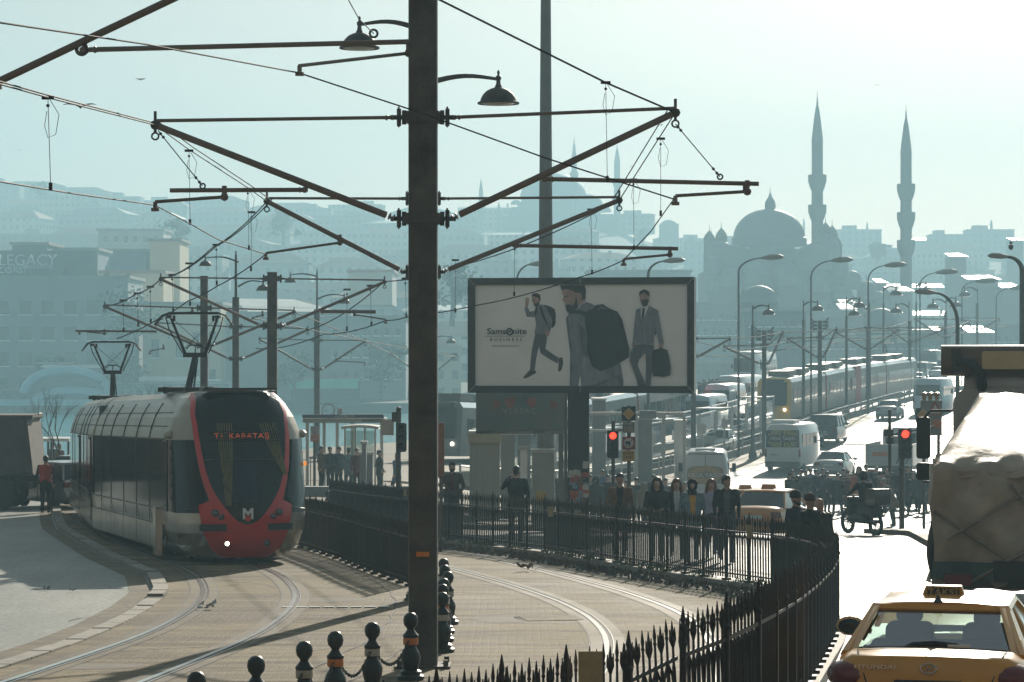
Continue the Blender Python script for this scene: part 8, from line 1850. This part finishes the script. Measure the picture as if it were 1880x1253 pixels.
for i in range(1500):
    Y = rn3.uniform(41,66); X = lerp_tab(FB, Y)-rn3.uniform(.2,1.0); z = gz(X,Y)+.03; h_ = rn3.uniform(.03,.09); a = rn3.uniform(0,6.28); u = Vector((cos(a),sin(a),0))*rn3.uniform(.015,.05); p = Vector((X,Y,z)); b.add([p-u,p+u,p+u*.6+Vector((0,0,h_)),p-u*.7+Vector((0,0,h_*.8)), p+Vector((u.y,-u.x,h_*.5))], [(0,1,2,3),(0,1,4),(1,2,4)])
b.build('rubble', MG_earth, kind='stuff')
b = MB()
for i in range(2600):
    Y = rn3.uniform(42,70)
    if sin(Y*1.3)+sin(Y*3.1) < -.3: continue
    X = lerp_tab(FB, Y)+rn3.uniform(-.18,.14); z = gz(X,Y)+.12; h_ = rn3.uniform(.05,.16); a = rn3.uniform(0,6.28); u = Vector((cos(a),sin(a),0))*.012; p = Vector((X,Y,z)); b.add([p-u,p+u,p+Vector((rn3.uniform(-.05,.05),rn3.uniform(-.05,.05),h_))], [(0,1,2)])
b.build('weeds', mat('weed_green', (.09,.12,.03), .7, var=.3), kind='stuff')
# birds
def gull(px, py, Y, k, roll, lab, rz=0):
    c = P(px,py,Y); b = MB(); b.tube([(-.24,0,0),(-.15,0,0),(0,0,0),(.16,0,.01),(.26,0,.02)], [.01,.05,.065,.045,.012], 8)
    o = empty('gull', c, rz, lab, 'gull', 'gulls in the sky'); o.scale = (k,k,k); o.rotation_euler = (0,roll,rz); Mg = mat('gull_grey', (.16,.17,.18), .7, var=.1); b.build('body', Mg, o, smooth=True)
    for s in (-1,1):
        b = MB(); st = [(.02,.04,.0,.10),(.03,.25,.10,.09),(-.0,.5,.12,.07),(-.10,.72,.05,.02)]; vs = []
        for x,y,z,ch in st: vs += [(x+ch,s*y,z),(x-ch,s*y,z-.01)]
        vs2 = [(x,y,z+.012) for x,y,z in vs]; b.add(vs+vs2, [(2*i,2*i+1,2*i+3,2*i+2) for i in range(3)]+[(8+2*i,8+2*i+2,8+2*i+3,8+2*i+1) for i in range(3)]); b.build('wing', Mg, o)
    return o
gull(147,196,62,.55,.25,'largest gull, gliding just under the left messenger wire', .35+1.2); gull(258,146,150,.4,.9,'gull with raised wings above the left messenger wire', 1.4); gull(1610,157,150,.34,.1,'small gull high between the two big minarets', 1.3); gull(1213,230,150,.36,.3,'gull close under the right arm tip', .6)
gull(36,276,250,.3,.2,'tiny gull far out at the left', 1.2); gull(1158,306,250,.3,.5,'tiny gull right of the slim distant minarets', .9)
B = P(1856,460,95); b = MB(); b.ball((0,0,.12), .12, 8, (.8,1.4,.9)); b.ball((-.02,-.12,.26), .06, 8); b.tube([(0,0,.03),(0,0,-.0)], .02, 4); b.tube([(0,.1,.12),(0,.3,.1)], [.05,.01], 5); b.build('pigeon', mat('pigeon_dark', (.06,.06,.065), .7, var=.1), loc=B, smooth=True, label='dark bird perched on the street lamp head at the right edge', cat='bird')
# unseen near-bank blocks, added to cut fill light and darken the tram reflections
for (x0, x1, y0, y1, h_, lab) in ((-60,-22,-46,-20,24,'unseen tall stone building added left behind the viewpoint to cut fill light'),(-20,18,-50,-24,27,'unseen tall stone building added directly behind the viewpoint to cut fill light'),(20,60,-48,-22,22,'unseen tall stone building added right behind the viewpoint to cut fill light'),(-75,-48,-16,30,22,'unseen tall stone building added along the left side to cut fill light'),(-75,-33,84,112,13,'unseen port building added on the left quay for dark reflections in the tram')):
    r = empty('unseen_building', ((x0+x1)/2,(y0+y1)/2,5 if y0 < 80 else 3.4), 0, lab, 'building'); b = MB(); b.box((0,0,h_/2-1), (x1-x0,y1-y0,h_+2)); b.build('wall', WM[2], r); b = MB(); b.box((0,0,h_+.4), (x1-x0+1,y1-y0+1,.8)); b.build('cornice', M_stone, r)
# ------------------------------------------------------------- haze
hm = bpy.data.materials.new('haze'); hm.use_nodes = True; hn = hm.node_tree.nodes; hl = hm.node_tree.links
for n_ in list(hn):
    if n_.type == 'BSDF_PRINCIPLED': hn.remove(n_)
pv = hn.new('ShaderNodeVolumePrincipled'); pv.inputs['Color'].default_value = (.53,.85,1.0,1); pv.inputs['Density'].default_value = .00105; pv.inputs['Anisotropy'].default_value = 0.13
hl.new(pv.outputs[0], [x for x in hn if x.type == 'OUTPUT_MATERIAL'][0].inputs['Volume'])
b = MB(); b.box((0,700,67), (2400,1700,142)); hz_o = b.build('haze', hm); tag(hz_o, kind='stuff')
